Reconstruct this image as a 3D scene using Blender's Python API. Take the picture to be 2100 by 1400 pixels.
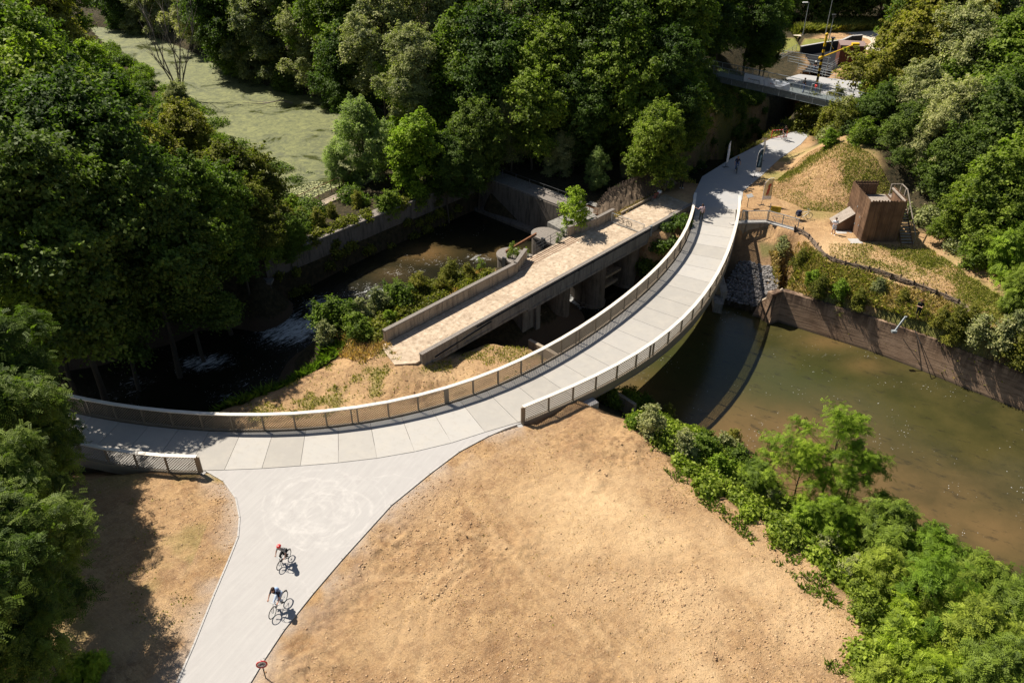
import bpy, math, random
import numpy as np
from mathutils import Vector, Matrix
R = math.radians
scene = bpy.context.scene
for o in list(bpy.data.objects):
    bpy.data.objects.remove(o)

# ------------------------------------------------------------------ camera
CAM_H, PITCH, FPX = 35.0, 33.9, 1680.0
cd = bpy.data.cameras.new('camera'); cam = bpy.data.objects.new('camera', cd)
scene.collection.objects.link(cam); scene.camera = cam
cd.sensor_width = 36; cd.lens = 36 * FPX / 2100; cd.clip_end = 4000; cd.clip_start = 0.5
cam.location = (0, 0, CAM_H); cam.rotation_euler = (R(90 - PITCH), 0, 0)

# ------------------------------------------------------------------ daylight
SUN_EL = 54.0
to_sun = Vector((-0.82 * math.cos(R(SUN_EL)), 0.573 * math.cos(R(SUN_EL)), math.sin(R(SUN_EL))))
world = bpy.data.worlds.new('World'); scene.world = world; world.use_nodes = True
wn = world.node_tree.nodes; wl = world.node_tree.links
sky = wn.new('ShaderNodeTexSky'); sky.sky_type = 'NISHITA'; sky.sun_disc = False
sky.sun_elevation = R(SUN_EL); sky.sun_rotation = math.atan2(to_sun.x, to_sun.y)
wl.new(sky.outputs[0], wn['Background'].inputs['Color']); wn['Background'].inputs['Strength'].default_value = 0.05
sl = bpy.data.lights.new('sun', 'SUN'); sl.energy = 5.0; sl.angle = R(0.5); sl.color = (1.0, 0.93, 0.83)
sun = bpy.data.objects.new('sun', sl); scene.collection.objects.link(sun)
sun.rotation_euler = to_sun.to_track_quat('Z', 'Y').to_euler(); sun.location = (-60, 40, 90)
vs = scene.view_settings
vs.view_transform = 'Standard'; vs.look = 'None'; vs.exposure = 0.72; vs.gamma = 1
scene.cycles.max_bounces = 5; scene.cycles.diffuse_bounces = 2; scene.cycles.transmission_bounces = 3
scene.cycles.use_denoising = True

# ------------------------------------------------------------------ helpers
TH = R(PITCH)
def P(px, py, z=0.0):
    """where the ray seen at a photograph pixel meets height z (layout only)"""
    a = (px - 1050) / FPX; b = (700 - py) / FPX
    dy = math.cos(TH) + b * math.sin(TH); dz = -math.sin(TH) + b * math.cos(TH)
    t = (CAM_H - z) / -dz
    return Vector((a * t, dy * t, z))
def P2(px, py, z=0.0):
    p = P(px, py, z); return (p.x, p.y)

# local frame of the old bridge
OA = Vector((-6.81, 49.5, 0)); OU = Vector((0.6838, 0.7297, 0)); ON = Vector((-0.7297, 0.6838, 0))
def W(s, t, z=0.0):
    p = OA + OU * s + ON * t; return Vector((p.x, p.y, z))
def W2(s, t):
    p = W(s, t); return (p.x, p.y)

COL = scene.collection
def tag(o, label=None, cat=None, group=None, kind=None):
    if label: o['label'] = label
    if cat: o['category'] = cat
    if group: o['group'] = group
    if kind: o['kind'] = kind
    return o
def empty(name, loc=(0, 0, 0), rz=0.0, label=None, cat=None, group=None):
    o = bpy.data.objects.new(name, None); COL.objects.link(o)
    o.location = loc; o.rotation_euler = (0, 0, rz); o.empty_display_size = 0.3
    return tag(o, label, cat, group)
def copy_tree(o, parent=None):
    c = o.copy(); COL.objects.link(c)
    if parent: c.parent = parent
    for ch in list(o.children): copy_tree(ch, c)
    return c

class MB:
    def __init__(s): s.v = []; s.f = []; s.m = []; s.mi = 0
    def face(s, pts):
        b = len(s.v); s.v += [tuple(p) for p in pts]; s.f.append(tuple(range(b, b + len(pts)))); s.m.append(s.mi)
    def _add(s, vs, fs):
        b = len(s.v); s.v += [tuple(p) for p in vs]
        for f in fs: s.f.append(tuple(b + i for i in f)); s.m.append(s.mi)
    def obox(s, c, ax, ay, az):
        c, ax, ay, az = map(Vector, (c, ax, ay, az)); vs = []
        for k in (-1, 1):
            for j in (-1, 1):
                for i in (-1, 1): vs.append(c + ax * i + ay * j + az * k)
        s._add(vs, [(0, 2, 3, 1), (4, 5, 7, 6), (0, 1, 5, 4), (2, 6, 7, 3), (0, 4, 6, 2), (1, 3, 7, 5)])
    def box(s, x0, x1, y0, y1, z0, z1):
        s.obox(((x0 + x1) / 2, (y0 + y1) / 2, (z0 + z1) / 2), ((x1 - x0) / 2, 0, 0), (0, (y1 - y0) / 2, 0), (0, 0, (z1 - z0) / 2))
    def beam(s, a, b, w, h, up=(0, 0, 1)):
        a, b = Vector(a), Vector(b); d = b - a; L = d.length
        if L < 1e-6: return
        d /= L; sd = d.cross(Vector(up))
        if sd.length < 1e-4: sd = d.cross(Vector((1, 0, 0)))
        sd.normalize(); u = sd.cross(d)
        s.obox((a + b) / 2, d * L / 2, sd * w / 2, u * h / 2)
    def prism(s, poly, z0, z1):
        n = len(poly)
        ar = sum(poly[i][0] * poly[(i + 1) % n][1] - poly[(i + 1) % n][0] * poly[i][1] for i in range(n))
        if ar < 0: poly = list(reversed(poly))
        z0s = z0 if isinstance(z0, (list, tuple)) else [z0] * n; z1s = z1 if isinstance(z1, (list, tuple)) else [z1] * n
        if ar < 0 and isinstance(z0, (list, tuple)): z0s = list(reversed(z0s))
        if ar < 0 and isinstance(z1, (list, tuple)): z1s = list(reversed(z1s))
        vs = [(p[0], p[1], z0s[i]) for i, p in enumerate(poly)] + [(p[0], p[1], z1s[i]) for i, p in enumerate(poly)]
        fs = [tuple(reversed(range(n))), tuple(range(n, 2 * n))] + [(i, (i + 1) % n, n + (i + 1) % n, n + i) for i in range(n)]
        s._add(vs, fs)
    def tube(s, pts, r, n=8, cap=True, closed=False):
        pts = [Vector(p) for p in pts]; k = len(pts)
        rs = r if isinstance(r, (list, tuple)) else [r] * k
        vs = []; prev = None
        for i, p in enumerate(pts):
            if closed: d = pts[(i + 1) % k] - pts[i - 1]
            else: d = pts[min(i + 1, k - 1)] - pts[max(i - 1, 0)]
            if d.length < 1e-9: d = Vector((0, 0, 1))
            d.normalize()
            if prev is None:
                a = Vector((0, 0, 1)) if abs(d.z) < 0.9 else Vector((1, 0, 0)); x = d.cross(a).normalized()
            else:
                x = prev - d * prev.dot(d)
                x = x.normalized() if x.length > 1e-6 else d.orthogonal().normalized()
            prev = x; y = d.cross(x)
            for j in range(n):
                t = 2 * math.pi * j / n
                vs.append(p + (x * math.cos(t) + y * math.sin(t)) * rs[i])
        fs = []
        for i in range(k if closed else k - 1):
            for j in range(n):
                a = i * n + j; b = i * n + (j + 1) % n; i2 = (i + 1) % k
                fs.append((a, b, i2 * n + (j + 1) % n, i2 * n + j))
        if cap and not closed: fs.append(tuple(reversed(range(n)))); fs.append(tuple(range((k - 1) * n, k * n)))
        s._add(vs, fs)
    def ball(s, c, r, nu=12, nv=8):
        c = Vector(c); rr = r if isinstance(r, (list, tuple)) else (r, r, r); vs = []; fs = []
        for i in range(nv + 1):
            t = math.pi * i / nv
            for j in range(nu):
                u = 2 * math.pi * j / nu
                vs.append((c.x + rr[0] * math.sin(t) * math.cos(u), c.y + rr[1] * math.sin(t) * math.sin(u), c.z + rr[2] * math.cos(t)))
        for i in range(nv):
            for j in range(nu):
                fs.append((i * nu + j, (i + 1) * nu + j, (i + 1) * nu + (j + 1) % nu, i * nu + (j + 1) % nu))
        s._add(vs, fs)
    def build(s, name, mats, parent=None, smooth=False, bevel=0.0):
        me = bpy.data.meshes.new(name); me.from_pydata(s.v, [], s.f)
        if not isinstance(mats, (list, tuple)): mats = [mats]
        for m in mats: me.materials.append(m)
        if len(mats) > 1: me.polygons.foreach_set('material_index', s.m)
        if smooth: me.polygons.foreach_set('use_smooth', [True] * len(s.f))
        me.update()
        o = bpy.data.objects.new(name, me); COL.objects.link(o)
        if bevel:
            b = o.modifiers.new('bevel', 'BEVEL'); b.width = bevel; b.segments = 2; b.limit_method = 'ANGLE'
        if parent: o.parent = parent
        return o

def np_mesh(name, verts, quads, mats, parent=None, smooth=False, face_attr=None):
    """fast mesh from numpy arrays: verts (N,3), quads (M,4)"""
    me = bpy.data.meshes.new(name); N = len(verts); M = len(quads); k = quads.shape[1]
    me.vertices.add(N); me.vertices.foreach_set('co', np.ascontiguousarray(verts, dtype=np.float32).ravel())
    me.loops.add(M * k); me.loops.foreach_set('vertex_index', np.ascontiguousarray(quads, dtype=np.int32).ravel())
    me.polygons.add(M); me.polygons.foreach_set('loop_start', np.arange(0, M * k, k, dtype=np.int32))
    if smooth: me.polygons.foreach_set('use_smooth', np.ones(M, dtype=bool))
    if face_attr is not None:
        a = me.attributes.new('tint', 'FLOAT', 'FACE'); a.data.foreach_set('value', face_attr.astype(np.float32))
    for m in (mats if isinstance(mats, (list, tuple)) else [mats]): me.materials.append(m)
    me.update(calc_edges=True); me.validate()
    o = bpy.data.objects.new(name, me); COL.objects.link(o)
    if parent: o.parent = parent
    return o

# ------------------------------------------------------------------ materials
class NM:
    def __init__(s, name, rough=0.8, spec=0.3):
        s.mat = bpy.data.materials.new(name); s.mat.use_nodes = True
        s.t = s.mat.node_tree; s.n = s.t.nodes; s.l = s.t.links
        s.b = s.n['Principled BSDF']; s.out = s.n['Material Output']
        s.b.inputs['Roughness'].default_value = rough
        s.b.inputs['Specular IOR Level'].default_value = spec
        s.tc = s.n.new('ShaderNodeTexCoord'); s.co = s.tc.outputs['Object']
    def set(s, sock, v):
        if isinstance(v, bpy.types.NodeSocket): s.l.new(v, sock)
        elif isinstance(v, (tuple, list)): sock.default_value = (*v, 1.0) if len(v) == 3 and sock.type == 'RGBA' else v
        else: sock.default_value = v
    def scale(s, v, co=None):
        m = s.n.new('ShaderNodeMapping'); s.l.new(co or s.co, m.inputs['Vector']); m.inputs['Scale'].default_value = v; return m.outputs[0]
    def rot(s, rz, sc=(1, 1, 1), co=None):
        m = s.n.new('ShaderNodeMapping'); s.l.new(co or s.co, m.inputs['Vector']); m.inputs['Rotation'].default_value = (0, 0, rz)
        return s.scale(sc, m.outputs[0])
    def noise(s, sc, det=4, rough=0.55, co=None, dist=0.0):
        m = s.n.new('ShaderNodeTexNoise'); s.l.new(co or s.co, m.inputs['Vector'])
        m.inputs['Scale'].default_value = sc; m.inputs['Detail'].default_value = det; m.inputs['Roughness'].default_value = rough
        m.inputs['Distortion'].default_value = dist; return m.outputs['Fac']
    def voro(s, sc, feat='F1', co=None, out='Distance'):
        m = s.n.new('ShaderNodeTexVoronoi'); s.l.new(co or s.co, m.inputs['Vector']); m.feature = feat
        m.inputs['Scale'].default_value = sc; return m.outputs[out]
    def ramp(s, fac, lo, hi, a=0.0, b=1.0):
        m = s.n.new('ShaderNodeMapRange'); s.set(m.inputs['Value'], fac)
        m.inputs['From Min'].default_value = lo; m.inputs['From Max'].default_value = hi
        s.set(m.inputs['To Min'], a); s.set(m.inputs['To Max'], b); return m.outputs[0]
    def mix(s, fac, a, b, mode='MIX'):
        m = s.n.new('ShaderNodeMix'); m.data_type = 'RGBA'; m.blend_type = mode
        s.set(m.inputs[0], fac); s.set(m.inputs[6], a); s.set(m.inputs[7], b); return m.outputs[2]
    def math(s, op, a, b=0.0, clamp=False):
        m = s.n.new('ShaderNodeMath'); m.operation = op; m.use_clamp = clamp
        s.set(m.inputs[0], a); s.set(m.inputs[1], b); return m.outputs[0]
    def attr(s, name, out='Fac', t='GEOMETRY'):
        m = s.n.new('ShaderNodeAttribute'); m.attribute_name = name; m.attribute_type = t; return m.outputs[out]
    def sep(s, c):
        m = s.n.new('ShaderNodeSeparateColor'); s.l.new(c, m.inputs[0]); return m.outputs
    def color(s, c): s.set(s.b.inputs['Base Color'], c)
    def bump(s, h, strength=0.5, dist=0.05, extra=None):
        m = s.n.new('ShaderNodeBump'); s.set(m.inputs['Height'], h); s.set(m.inputs['Strength'], strength); m.inputs['Distance'].default_value = dist
        if extra: s.l.new(extra, m.inputs['Normal'])
        s.l.new(m.outputs[0], s.b.inputs['Normal']); return m.outputs[0]

def simple(name, c, rough=0.7, spec=0.3, var=0.15, sc=6.0, metal=0.0):
    m = NM(name, rough, spec); n = m.noise(sc, 3)
    lo = tuple(x * (1 - var) for x in c); hi = tuple(min(1, x * (1 + var)) for x in c)
    m.color(m.mix(m.ramp(n, 0.3, 0.7), lo, hi)); m.b.inputs['Metallic'].default_value = metal
    return m.mat

def concrete(name, c, stain=(0.05, 0.045, 0.04), amt=0.5, sc=1.5, streak=True, bump=0.3):
    m = NM(name, 0.85, 0.2)
    n1 = m.noise(sc, 6, 0.65); n2 = m.noise(sc * 9, 4, 0.7)
    st = m.noise(1.0, 5, 0.7, co=m.scale((3.0, 3.0, 0.35))) if streak else m.noise(sc * 2.3, 5, 0.7)
    col = m.mix(m.ramp(n2, 0.3, 0.7), tuple(x * 0.78 for x in c), tuple(x * 1.15 for x in c))
    col = m.mix(m.math('MULTIPLY', m.ramp(st, 0.48, 0.68), amt), col, stain)
    col = m.mix(m.math('MULTIPLY', m.ramp(n1, 0.5, 0.7), amt * 0.6), col, tuple(x * 0.5 for x in c))
    m.color(col); m.bump(m.math('ADD', n2, n1), bump, 0.03); return m.mat

def foliage(name, dark, light, trans=0.45, rough=0.6):
    dark = tuple(x * 0.75 for x in dark); light = tuple(x * k for x, k in zip(light, (1.95, 1.72, 1.25)))
    m = NM(name, rough, 0.22)
    t = m.attr('tint'); oi = m.n.new('ShaderNodeObjectInfo')
    c = m.mix(t, dark, light)
    v = m.ramp(oi.outputs['Random'], 0, 1, 0.72, 1.22)
    hs = m.n.new('ShaderNodeHueSaturation'); m.l.new(c, hs.inputs['Color']); m.l.new(v, hs.inputs['Value'])
    m.l.new(m.ramp(oi.outputs['Random'], 0, 1, 0.515, 0.485), hs.inputs['Hue'])
    m.color(hs.outputs[0])
    tr = m.n.new('ShaderNodeBsdfTranslucent'); m.l.new(m.mix(1.0, hs.outputs[0], (1.0, 1.25, 0.45), 'MULTIPLY'), tr.inputs['Color'])
    mx = m.n.new('ShaderNodeMixShader'); mx.inputs[0].default_value = trans
    m.l.new(m.b.outputs[0], mx.inputs[1]); m.l.new(tr.outputs[0], mx.inputs[2]); m.l.new(mx.outputs[0], m.out.inputs['Surface'])
    return m.mat

M = {}
M['leaf_green'] = foliage('leaf_green', (0.045, 0.085, 0.012), (0.15, 0.22, 0.035))
M['leaf_dark'] = foliage('leaf_dark', (0.03, 0.06, 0.014), (0.095, 0.15, 0.033))
M['leaf_olive'] = foliage('leaf_olive', (0.065, 0.085, 0.014), (0.19, 0.20, 0.04))
M['leaf_grey'] = foliage('leaf_grey', (0.08, 0.115, 0.045), (0.31, 0.34, 0.19), 0.35)
M['leaf_pale'] = foliage('leaf_pale', (0.11, 0.17, 0.06), (0.24, 0.32, 0.14), 0.5)
M['leaf_bright'] = foliage('leaf_bright', (0.08, 0.14, 0.012), (0.18, 0.28, 0.03), 0.42)
M['leaf_pinnate'] = foliage('leaf_pinnate', (0.075, 0.12, 0.016), (0.185, 0.26, 0.04), 0.4)
M['grass'] = foliage('grass', (0.10, 0.13, 0.025), (0.22, 0.23, 0.06), 0.3, 0.7)
M['straw'] = foliage('straw', (0.18, 0.13, 0.06), (0.42, 0.33, 0.17), 0.2, 0.8)
M['bark'] = concrete('bark', (0.10, 0.08, 0.055), (0.03, 0.025, 0.02), 0.5, 3.0)
M['dead_wood'] = concrete('dead_wood', (0.23, 0.19, 0.15), (0.08, 0.06, 0.05), 0.4, 3.0)
M['deck'] = None
def mk_deck():
    m = NM('slab_concrete', 0.75, 0.25); g = m.n.new('ShaderNodeNewGeometry')
    n = m.noise(0.9, 6, 0.65); f = m.noise(25, 3, 0.7)
    c = m.mix(g.outputs['Random Per Island'], (0.315, 0.295, 0.26), (0.405, 0.385, 0.35))
    c = m.mix(m.math('MULTIPLY', m.ramp(n, 0.45, 0.7), 0.35), c, (0.46, 0.42, 0.35))
    c = m.mix(m.math('MULTIPLY', m.ramp(m.noise(2.2, 5, 0.7), 0.52, 0.72), 0.4), c, (0.29, 0.26, 0.22))
    c = m.mix(m.math('MULTIPLY', m.ramp(m.noise(1.0, 5, 0.7, co=m.rot(R(25), (0.5, 6, 1))), 0.5, 0.72), 0.22), c, (0.32, 0.29, 0.25))
    c = m.mix(m.math('MULTIPLY', f, 0.25), c, (0.3, 0.28, 0.26)); m.color(c); m.bump(f, 0.15, 0.01); return m.mat
M['deck'] = mk_deck()
M['cream'] = simple('cream_painted_steel', (0.66, 0.60, 0.51), 0.5, 0.4, 0.06, 2)
M['taupe'] = simple('taupe_painted_steel', (0.235, 0.19, 0.135), 0.55, 0.35, 0.08, 2)
M['new_conc'] = concrete('new_concrete', (0.42, 0.40, 0.37), (0.15, 0.14, 0.13), 0.25, 1.0)
M['old_conc'] = concrete('old_concrete', (0.36, 0.29, 0.21), (0.07, 0.055, 0.045), 0.75, 1.2)
M['grey_conc'] = concrete('grey_weathered_concrete', (0.25, 0.235, 0.205), (0.05, 0.045, 0.04), 0.7, 1.2)
M['coping'] = concrete('lichen_coping', (0.24, 0.21, 0.18), (0.03, 0.028, 0.026), 0.85, 6.0, False)
M['wet_and_shade_conc'] = concrete('algae_wet_and_shade_masonry', (0.16, 0.135, 0.11), (0.025, 0.025, 0.022), 0.8, 0.8)  # wet masonry; its dark tone also paints tree shade on the lock wall
M['pink_wall'] = concrete('pinkish_quay_concrete', (0.33, 0.25, 0.19), (0.09, 0.065, 0.05), 0.7, 0.7)
M['black'] = simple('black_rubber', (0.012, 0.012, 0.013), 0.6)
M['dark_steel'] = simple('dark_steel', (0.05, 0.052, 0.055), 0.5, 0.5)
M['galv'] = simple('galvanised_steel', (0.30, 0.33, 0.34), 0.45, 0.5, 0.15, 4, 0.3)
M['galv_dark'] = simple('weathered_green_grey_steel', (0.15, 0.17, 0.165), 0.5, 0.4, 0.2, 4)
M['rust'] = concrete('rusty_steel', (0.22, 0.10, 0.05), (0.07, 0.03, 0.02), 0.6, 4.0)
M['corten'] = simple('corten_steel', (0.11, 0.045, 0.03), 0.8, 0.2, 0.3, 2)
M['yellow'] = simple('yellow_paint', (0.72, 0.45, 0.02), 0.5)
M['red'] = simple('red_paint', (0.62, 0.03, 0.025), 0.4, 0.5)
M['white'] = simple('white_paint', (0.78, 0.78, 0.76), 0.5)
M['skin'] = simple('skin', (0.42, 0.24, 0.17), 0.6)
M['navy'] = simple('navy_cloth', (0.02, 0.025, 0.05), 0.9)
M['blackcloth'] = simple('black_cloth', (0.015, 0.015, 0.017), 0.9)
M['whitecloth'] = simple('white_cloth', (0.75, 0.77, 0.8), 0.9)
M['pink'] = simple('pale_pink_cloth', (0.66, 0.48, 0.47), 0.9)
M['blue'] = simple('light_blue_cloth', (0.35, 0.48, 0.72), 0.9)
M['jeans'] = simple('jeans_cloth', (0.09, 0.14, 0.27), 0.9)
M['khaki'] = simple('dark_olive_cloth', (0.06, 0.06, 0.035), 0.9)
M['grey'] = simple('grey_cloth', (0.3, 0.29, 0.27), 0.9)
M['hair'] = simple('brown_hair', (0.045, 0.022, 0.012), 0.7)
M['blond'] = simple('blond_hair', (0.35, 0.24, 0.11), 0.7)
M['beige'] = simple('beige_print_cloth', (0.60, 0.52, 0.33), 0.8)
M['redprint'] = simple('red_print', (0.55, 0.12, 0.06), 0.8)
M['teal'] = simple('dark_teal_print', (0.02, 0.05, 0.08), 0.8)
def mk_wood():
    m = NM('weathered_larch_planks', 0.85, 0.2)
    g = m.n.new('ShaderNodeNewGeometry')
    st = m.noise(1.0, 5, 0.7, co=m.scale((14, 14, 0.5)))
    c = m.mix(g.outputs['Random Per Island'], (0.07, 0.036, 0.02), (0.22, 0.125, 0.068))
    c = m.mix(m.ramp(st, 0.35, 0.7), c, (0.23, 0.145, 0.09), 'MIX')
    c = m.mix(m.math('MULTIPLY', m.ramp(m.noise(0.8, 4), 0.45, 0.65), 0.6), c, (0.06, 0.036, 0.024))
    m.color(c); m.bump(st, 0.4, 0.02); return m.mat
M['wood'] = mk_wood()
M['grey_wood'] = concrete('silver_grey_wood', (0.33, 0.28, 0.23), (0.12, 0.1, 0.08), 0.5, 3.0)
M['dark_post'] = simple('tarred_post', (0.035, 0.025, 0.02), 0.9)
M['wattle'] = concrete('wattle_branches', (0.20, 0.15, 0.11), (0.06, 0.045, 0.035), 0.5, 5.0)

def cloth(name, c, tr=0.5):
    m = NM(name, 0.9, 0.1); m.color(c); t = m.n.new('ShaderNodeBsdfTranslucent'); t.inputs['Color'].default_value = (*c, 1)
    mx = m.n.new('ShaderNodeMixShader'); mx.inputs[0].default_value = tr; m.l.new(m.b.outputs[0], mx.inputs[1]); m.l.new(t.outputs[0], mx.inputs[2]); m.l.new(mx.outputs[0], m.out.inputs['Surface']); return m.mat
M['banner'] = cloth('white_banner_cloth', (0.80, 0.83, 0.88), .55); M['beige'] = cloth('beige_flag_cloth', (0.62, 0.54, 0.36), .5)
# ------------------------------------------------------------------ terrain
def vnoise(x, y, sc, seed=0):
    x = x / sc; y = y / sc; xi = np.floor(x).astype(np.int64); yi = np.floor(y).astype(np.int64)
    fx = x - xi; fy = y - yi; fx = fx * fx * (3 - 2 * fx); fy = fy * fy * (3 - 2 * fy)
    def h(a, b):
        n = (a * 374761393 + b * 668265263 + seed * 2246822519) & 0xffffffff
        n = ((n ^ (n >> 13)) * 1274126177) & 0xffffffff
        return ((n ^ (n >> 16)) & 0xffff) / 65535.0
    return (h(xi, yi) * (1 - fx) + h(xi + 1, yi) * fx) * (1 - fy) + (h(xi, yi + 1) * (1 - fx) + h(xi + 1, yi + 1) * fx) * fy
def fbm(x, y, sc, o=4, seed=0):
    r = 0; a = 1; t = 0
    for i in range(o):
        r = r + a * vnoise(x + 17 * i, y - 9 * i, sc / 2 ** i, seed + i); t += a; a *= 0.5
    return r / t
def sdist(x, y, poly):
    """signed distance, negative inside"""
    p = np.array(poly, dtype=float); n = len(p); d = np.full(x.shape, 1e9); ins = np.zeros(x.shape, bool)
    for i in range(n):
        a = p[i]; b = p[(i + 1) % n]; ex, ey = b - a; L = ex * ex + ey * ey + 1e-12
        t = np.clip(((x - a[0]) * ex + (y - a[1]) * ey) / L, 0, 1)
        d = np.minimum(d, (x - a[0] - t * ex) ** 2 + (y - a[1] - t * ey) ** 2)
        c = (a[1] > y) != (b[1] > y)
        ins ^= c & (x < (b[0] - a[0]) * (y - a[1]) / (b[1] - a[1] + 1e-12) + a[0])
    d = np.sqrt(d); return np.where(ins, -d, d)
def pdist(x, y, line):
    d = np.full(x.shape, 1e9)
    for (a, b) in zip(line[:-1], line[1:]):
        ex, ey = b[0] - a[0], b[1] - a[1]; L = ex * ex + ey * ey + 1e-12
        t = np.clip(((x - a[0]) * ex + (y - a[1]) * ey) / L, 0, 1)
        d = np.minimum(d, (x - a[0] - t * ex) ** 2 + (y - a[1] - t * ey) ** 2)
    return np.sqrt(d)
def sst(a, b, x):
    t = np.clip((x - a) / (b - a), 0, 1); return t * t * (3 - 2 * t)

# land polygons: (top-of-bank outline, level, slope of the bank)
SOUTH = [(-60, -60), (-60, 22), (-34, 33), (-31, 36.5), (-24, 37.2), (-19, 38.6), (-18, 41.5), (-2, 45.8), (0.5, 47.5), (3.2, 46.0), (5.8, 43.4), (9.3, 41.7), (10.1, 38.4), (11.7, 35.8), (14.3, 33.4), (16.2, 31.2), (16.8, 28.9), (18.2, 27.0), (17.5, 22), (22, 10), (40, -60)]
ISLAND = [P2(*q, -0.9) for q in [(455, 846), (560, 806), (650, 756), (700, 735), (770, 715), (830, 745), (862, 770), (905, 745), (1000, 708), (1085, 715), (1130, 745), (1120, 760), (1000, 790), (760, 850), (500, 870)]]
ISLAND2 = [W2(-1, 3.7), W2(15.5, 3.7), W2(15.5, 6.5), W2(12, 9.0), W2(5, 10.5), W2(-1.5, 9)]
NE0 = [W2(28.8, -0.2), W2(28.8, 5.0), W2(29.5, 8.0), W2(27.6, 19.3), (-2, 92), (4, 100), (12, 92), (20.3, 82), (30, 96), (36, 104), (41, 114), (48, 124), (50, 150), (70, 160), (200, 160), (200, 40), (60, 42), P2(2100, 690), P2(1990, 650), P2(1930, 608), P2(1850, 580), P2(1760, 552), P2(1690, 530), P2(1640, 480), P2(1520, 452), P2(1505, 470)]
NE_LOW = [P2(1605, 595, -2.2), P2(1700, 624, -2.2), P2(1800, 655, -2.2), P2(1900, 690, -2.2), P2(2000, 730, -2.2), P2(2130, 775, -2.2), (60, 38), (200, 10), (200, 90), (40, 80), P2(1650, 500, -2.2)]
NW = [W2(27.2, 21.6), W2(0, 21.6), W2(-4, 22), (-33, 62), (-44, 60), (-80, 62), (-250, 60), (-300, 900), (900, 900), (900, 160), (50, 160), (46, 128), (36, 112), (26, 101), (16, 88), (8, 92), (2, 96), W2(28.5, 22)]
POND = [P2(*q, -1.0) for q in [(185, 55), (290, 68), (400, 112), (480, 158), (560, 182), (640, 200), (715, 238), (750, 330), (700, 385), (612, 425), (560, 420), (480, 330), (400, 230), (250, 120)]]
HILL_L = [(12, 92), (20, 98.5), (25, 106), (28, 118), (36, 150), (30, 200), (-30, 260), (-400, 420), (-400, 1200), (900, 1200), (900, 190), (70, 190), (52, 170), (40, 150), (33, 118), (24, 100), (15, 88)]
HILL_L = [(14, 93), (19.5, 99), (24, 107), (30, 122), (40, 152), (52, 172), (70, 190), (900, 190), (900, 1200), (-400, 1200), (-400, 420), (-30, 260), (0, 180), (5, 120)]
HILL_R = [P2(1672, 235, 4.5), P2(1715, 262, 4.5), P2(1790, 305, 4.5), P2(1860, 370, 4.5), P2(1960, 450, 4.5), P2(2060, 540, 4.5), (70, 60), (200, 60), (200, 118), (62, 112), (52, 104), (46, 100)]
PATH_N = [P2(*q) for q in [(1421, 402), (1424, 430), (1512, 430), (1522, 408), (1524, 392), (1560, 362), (1600, 325), (1642, 296), (1672, 262), (1700, 210), (1790, 196), (1790, 172), (1640, 152), (1612, 160), (1648, 205), (1640, 240), (1634, 268), (1580, 285), (1500, 325), (1440, 362)]]
PLAZA = [P2(*q) for q in [(1068, 866), (1035, 878), (1000, 893), (940, 925), (880, 970), (800, 1035), (700, 1145), (640, 1215), (580, 1290), (540, 1350), (510, 1400)]] + [(-14.2, 18), (-17.6, 18)] + \
    [P2(*q) for q in [(365, 1400), (400, 1320), (440, 1220), (470, 1150), (490, 1100), (493, 1060), (485, 1020), (460, 985), (425, 965)]]
TRACKS = [[P2(1000, 1010), P2(1120, 1150), P2(1260, 1290), P2(1330, 1390)], [P2(960, 1030), P2(1080, 1180), P2(1200, 1310)],
          [P2(790, 1390), P2(840, 1240), P2(930, 1150), P2(960, 1120)], [P2(860, 1390), P2(880, 1250), P2(960, 1165)],
          [P2(760, 1180), P2(860, 1185), P2(950, 1160)], [P2(1430, 1080), P2(1560, 1210), P2(1680, 1350)], [P2(1400, 1110), P2(1530, 1240), P2(1640, 1390)],
          [P2(880, 1060), P2(1010, 1120), P2(1180, 1230), P2(1300, 1400)]]

FLAT_E = [P2(1530, 400), P2(1600, 405), P2(1690, 440), P2(1735, 440), (31.5, 74.5), (38.2, 74.5), (39.5, 70), P2(1990, 560), P2(2080, 640), (60, 52), (60, 40), P2(1990, 650), P2(1690, 530), P2(1520, 460)]
FLAT_N = [P2(1655, 240), P2(1590, 160), P2(1585, 112), P2(1625, 80), P2(1625, 42), P2(1850, 40), P2(1850, 100), P2(1790, 140), P2(1740, 185), P2(1700, 240)]
UNDER_DECK2 = [P2(*q) for q in [(1270, 680), (1340, 615), (1385, 560), (1418, 490), (1428, 440), (1432, 402), (1513, 409), (1512, 460), (1500, 500), (1480, 560), (1440, 620), (1340, 720)]]
UNDER_DECK = [P2(*q) for q in [(-20, 830), (133, 850), (217, 870), (323, 882), (443, 888), (567, 885), (700, 874), (800, 862), (900, 842), (1008, 812), (1133, 745), (1300, 655), (1330, 720), (1100, 862), (1060, 868), (960, 897), (800, 935), (630, 953), (415, 963), (267, 960), (100, 925), (-20, 880)]]
RIP = [(14.5, 72.3), (16.5, 68.8), (19.6, 66.3), (22.7, 64.4), (24.2, 63.5), (24.7, 66), (25.4, 69.2), (25.6, 72.4), (21, 73.5)]
def riprap_zone(x, y): return sdist(x, y, RIP)
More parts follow.
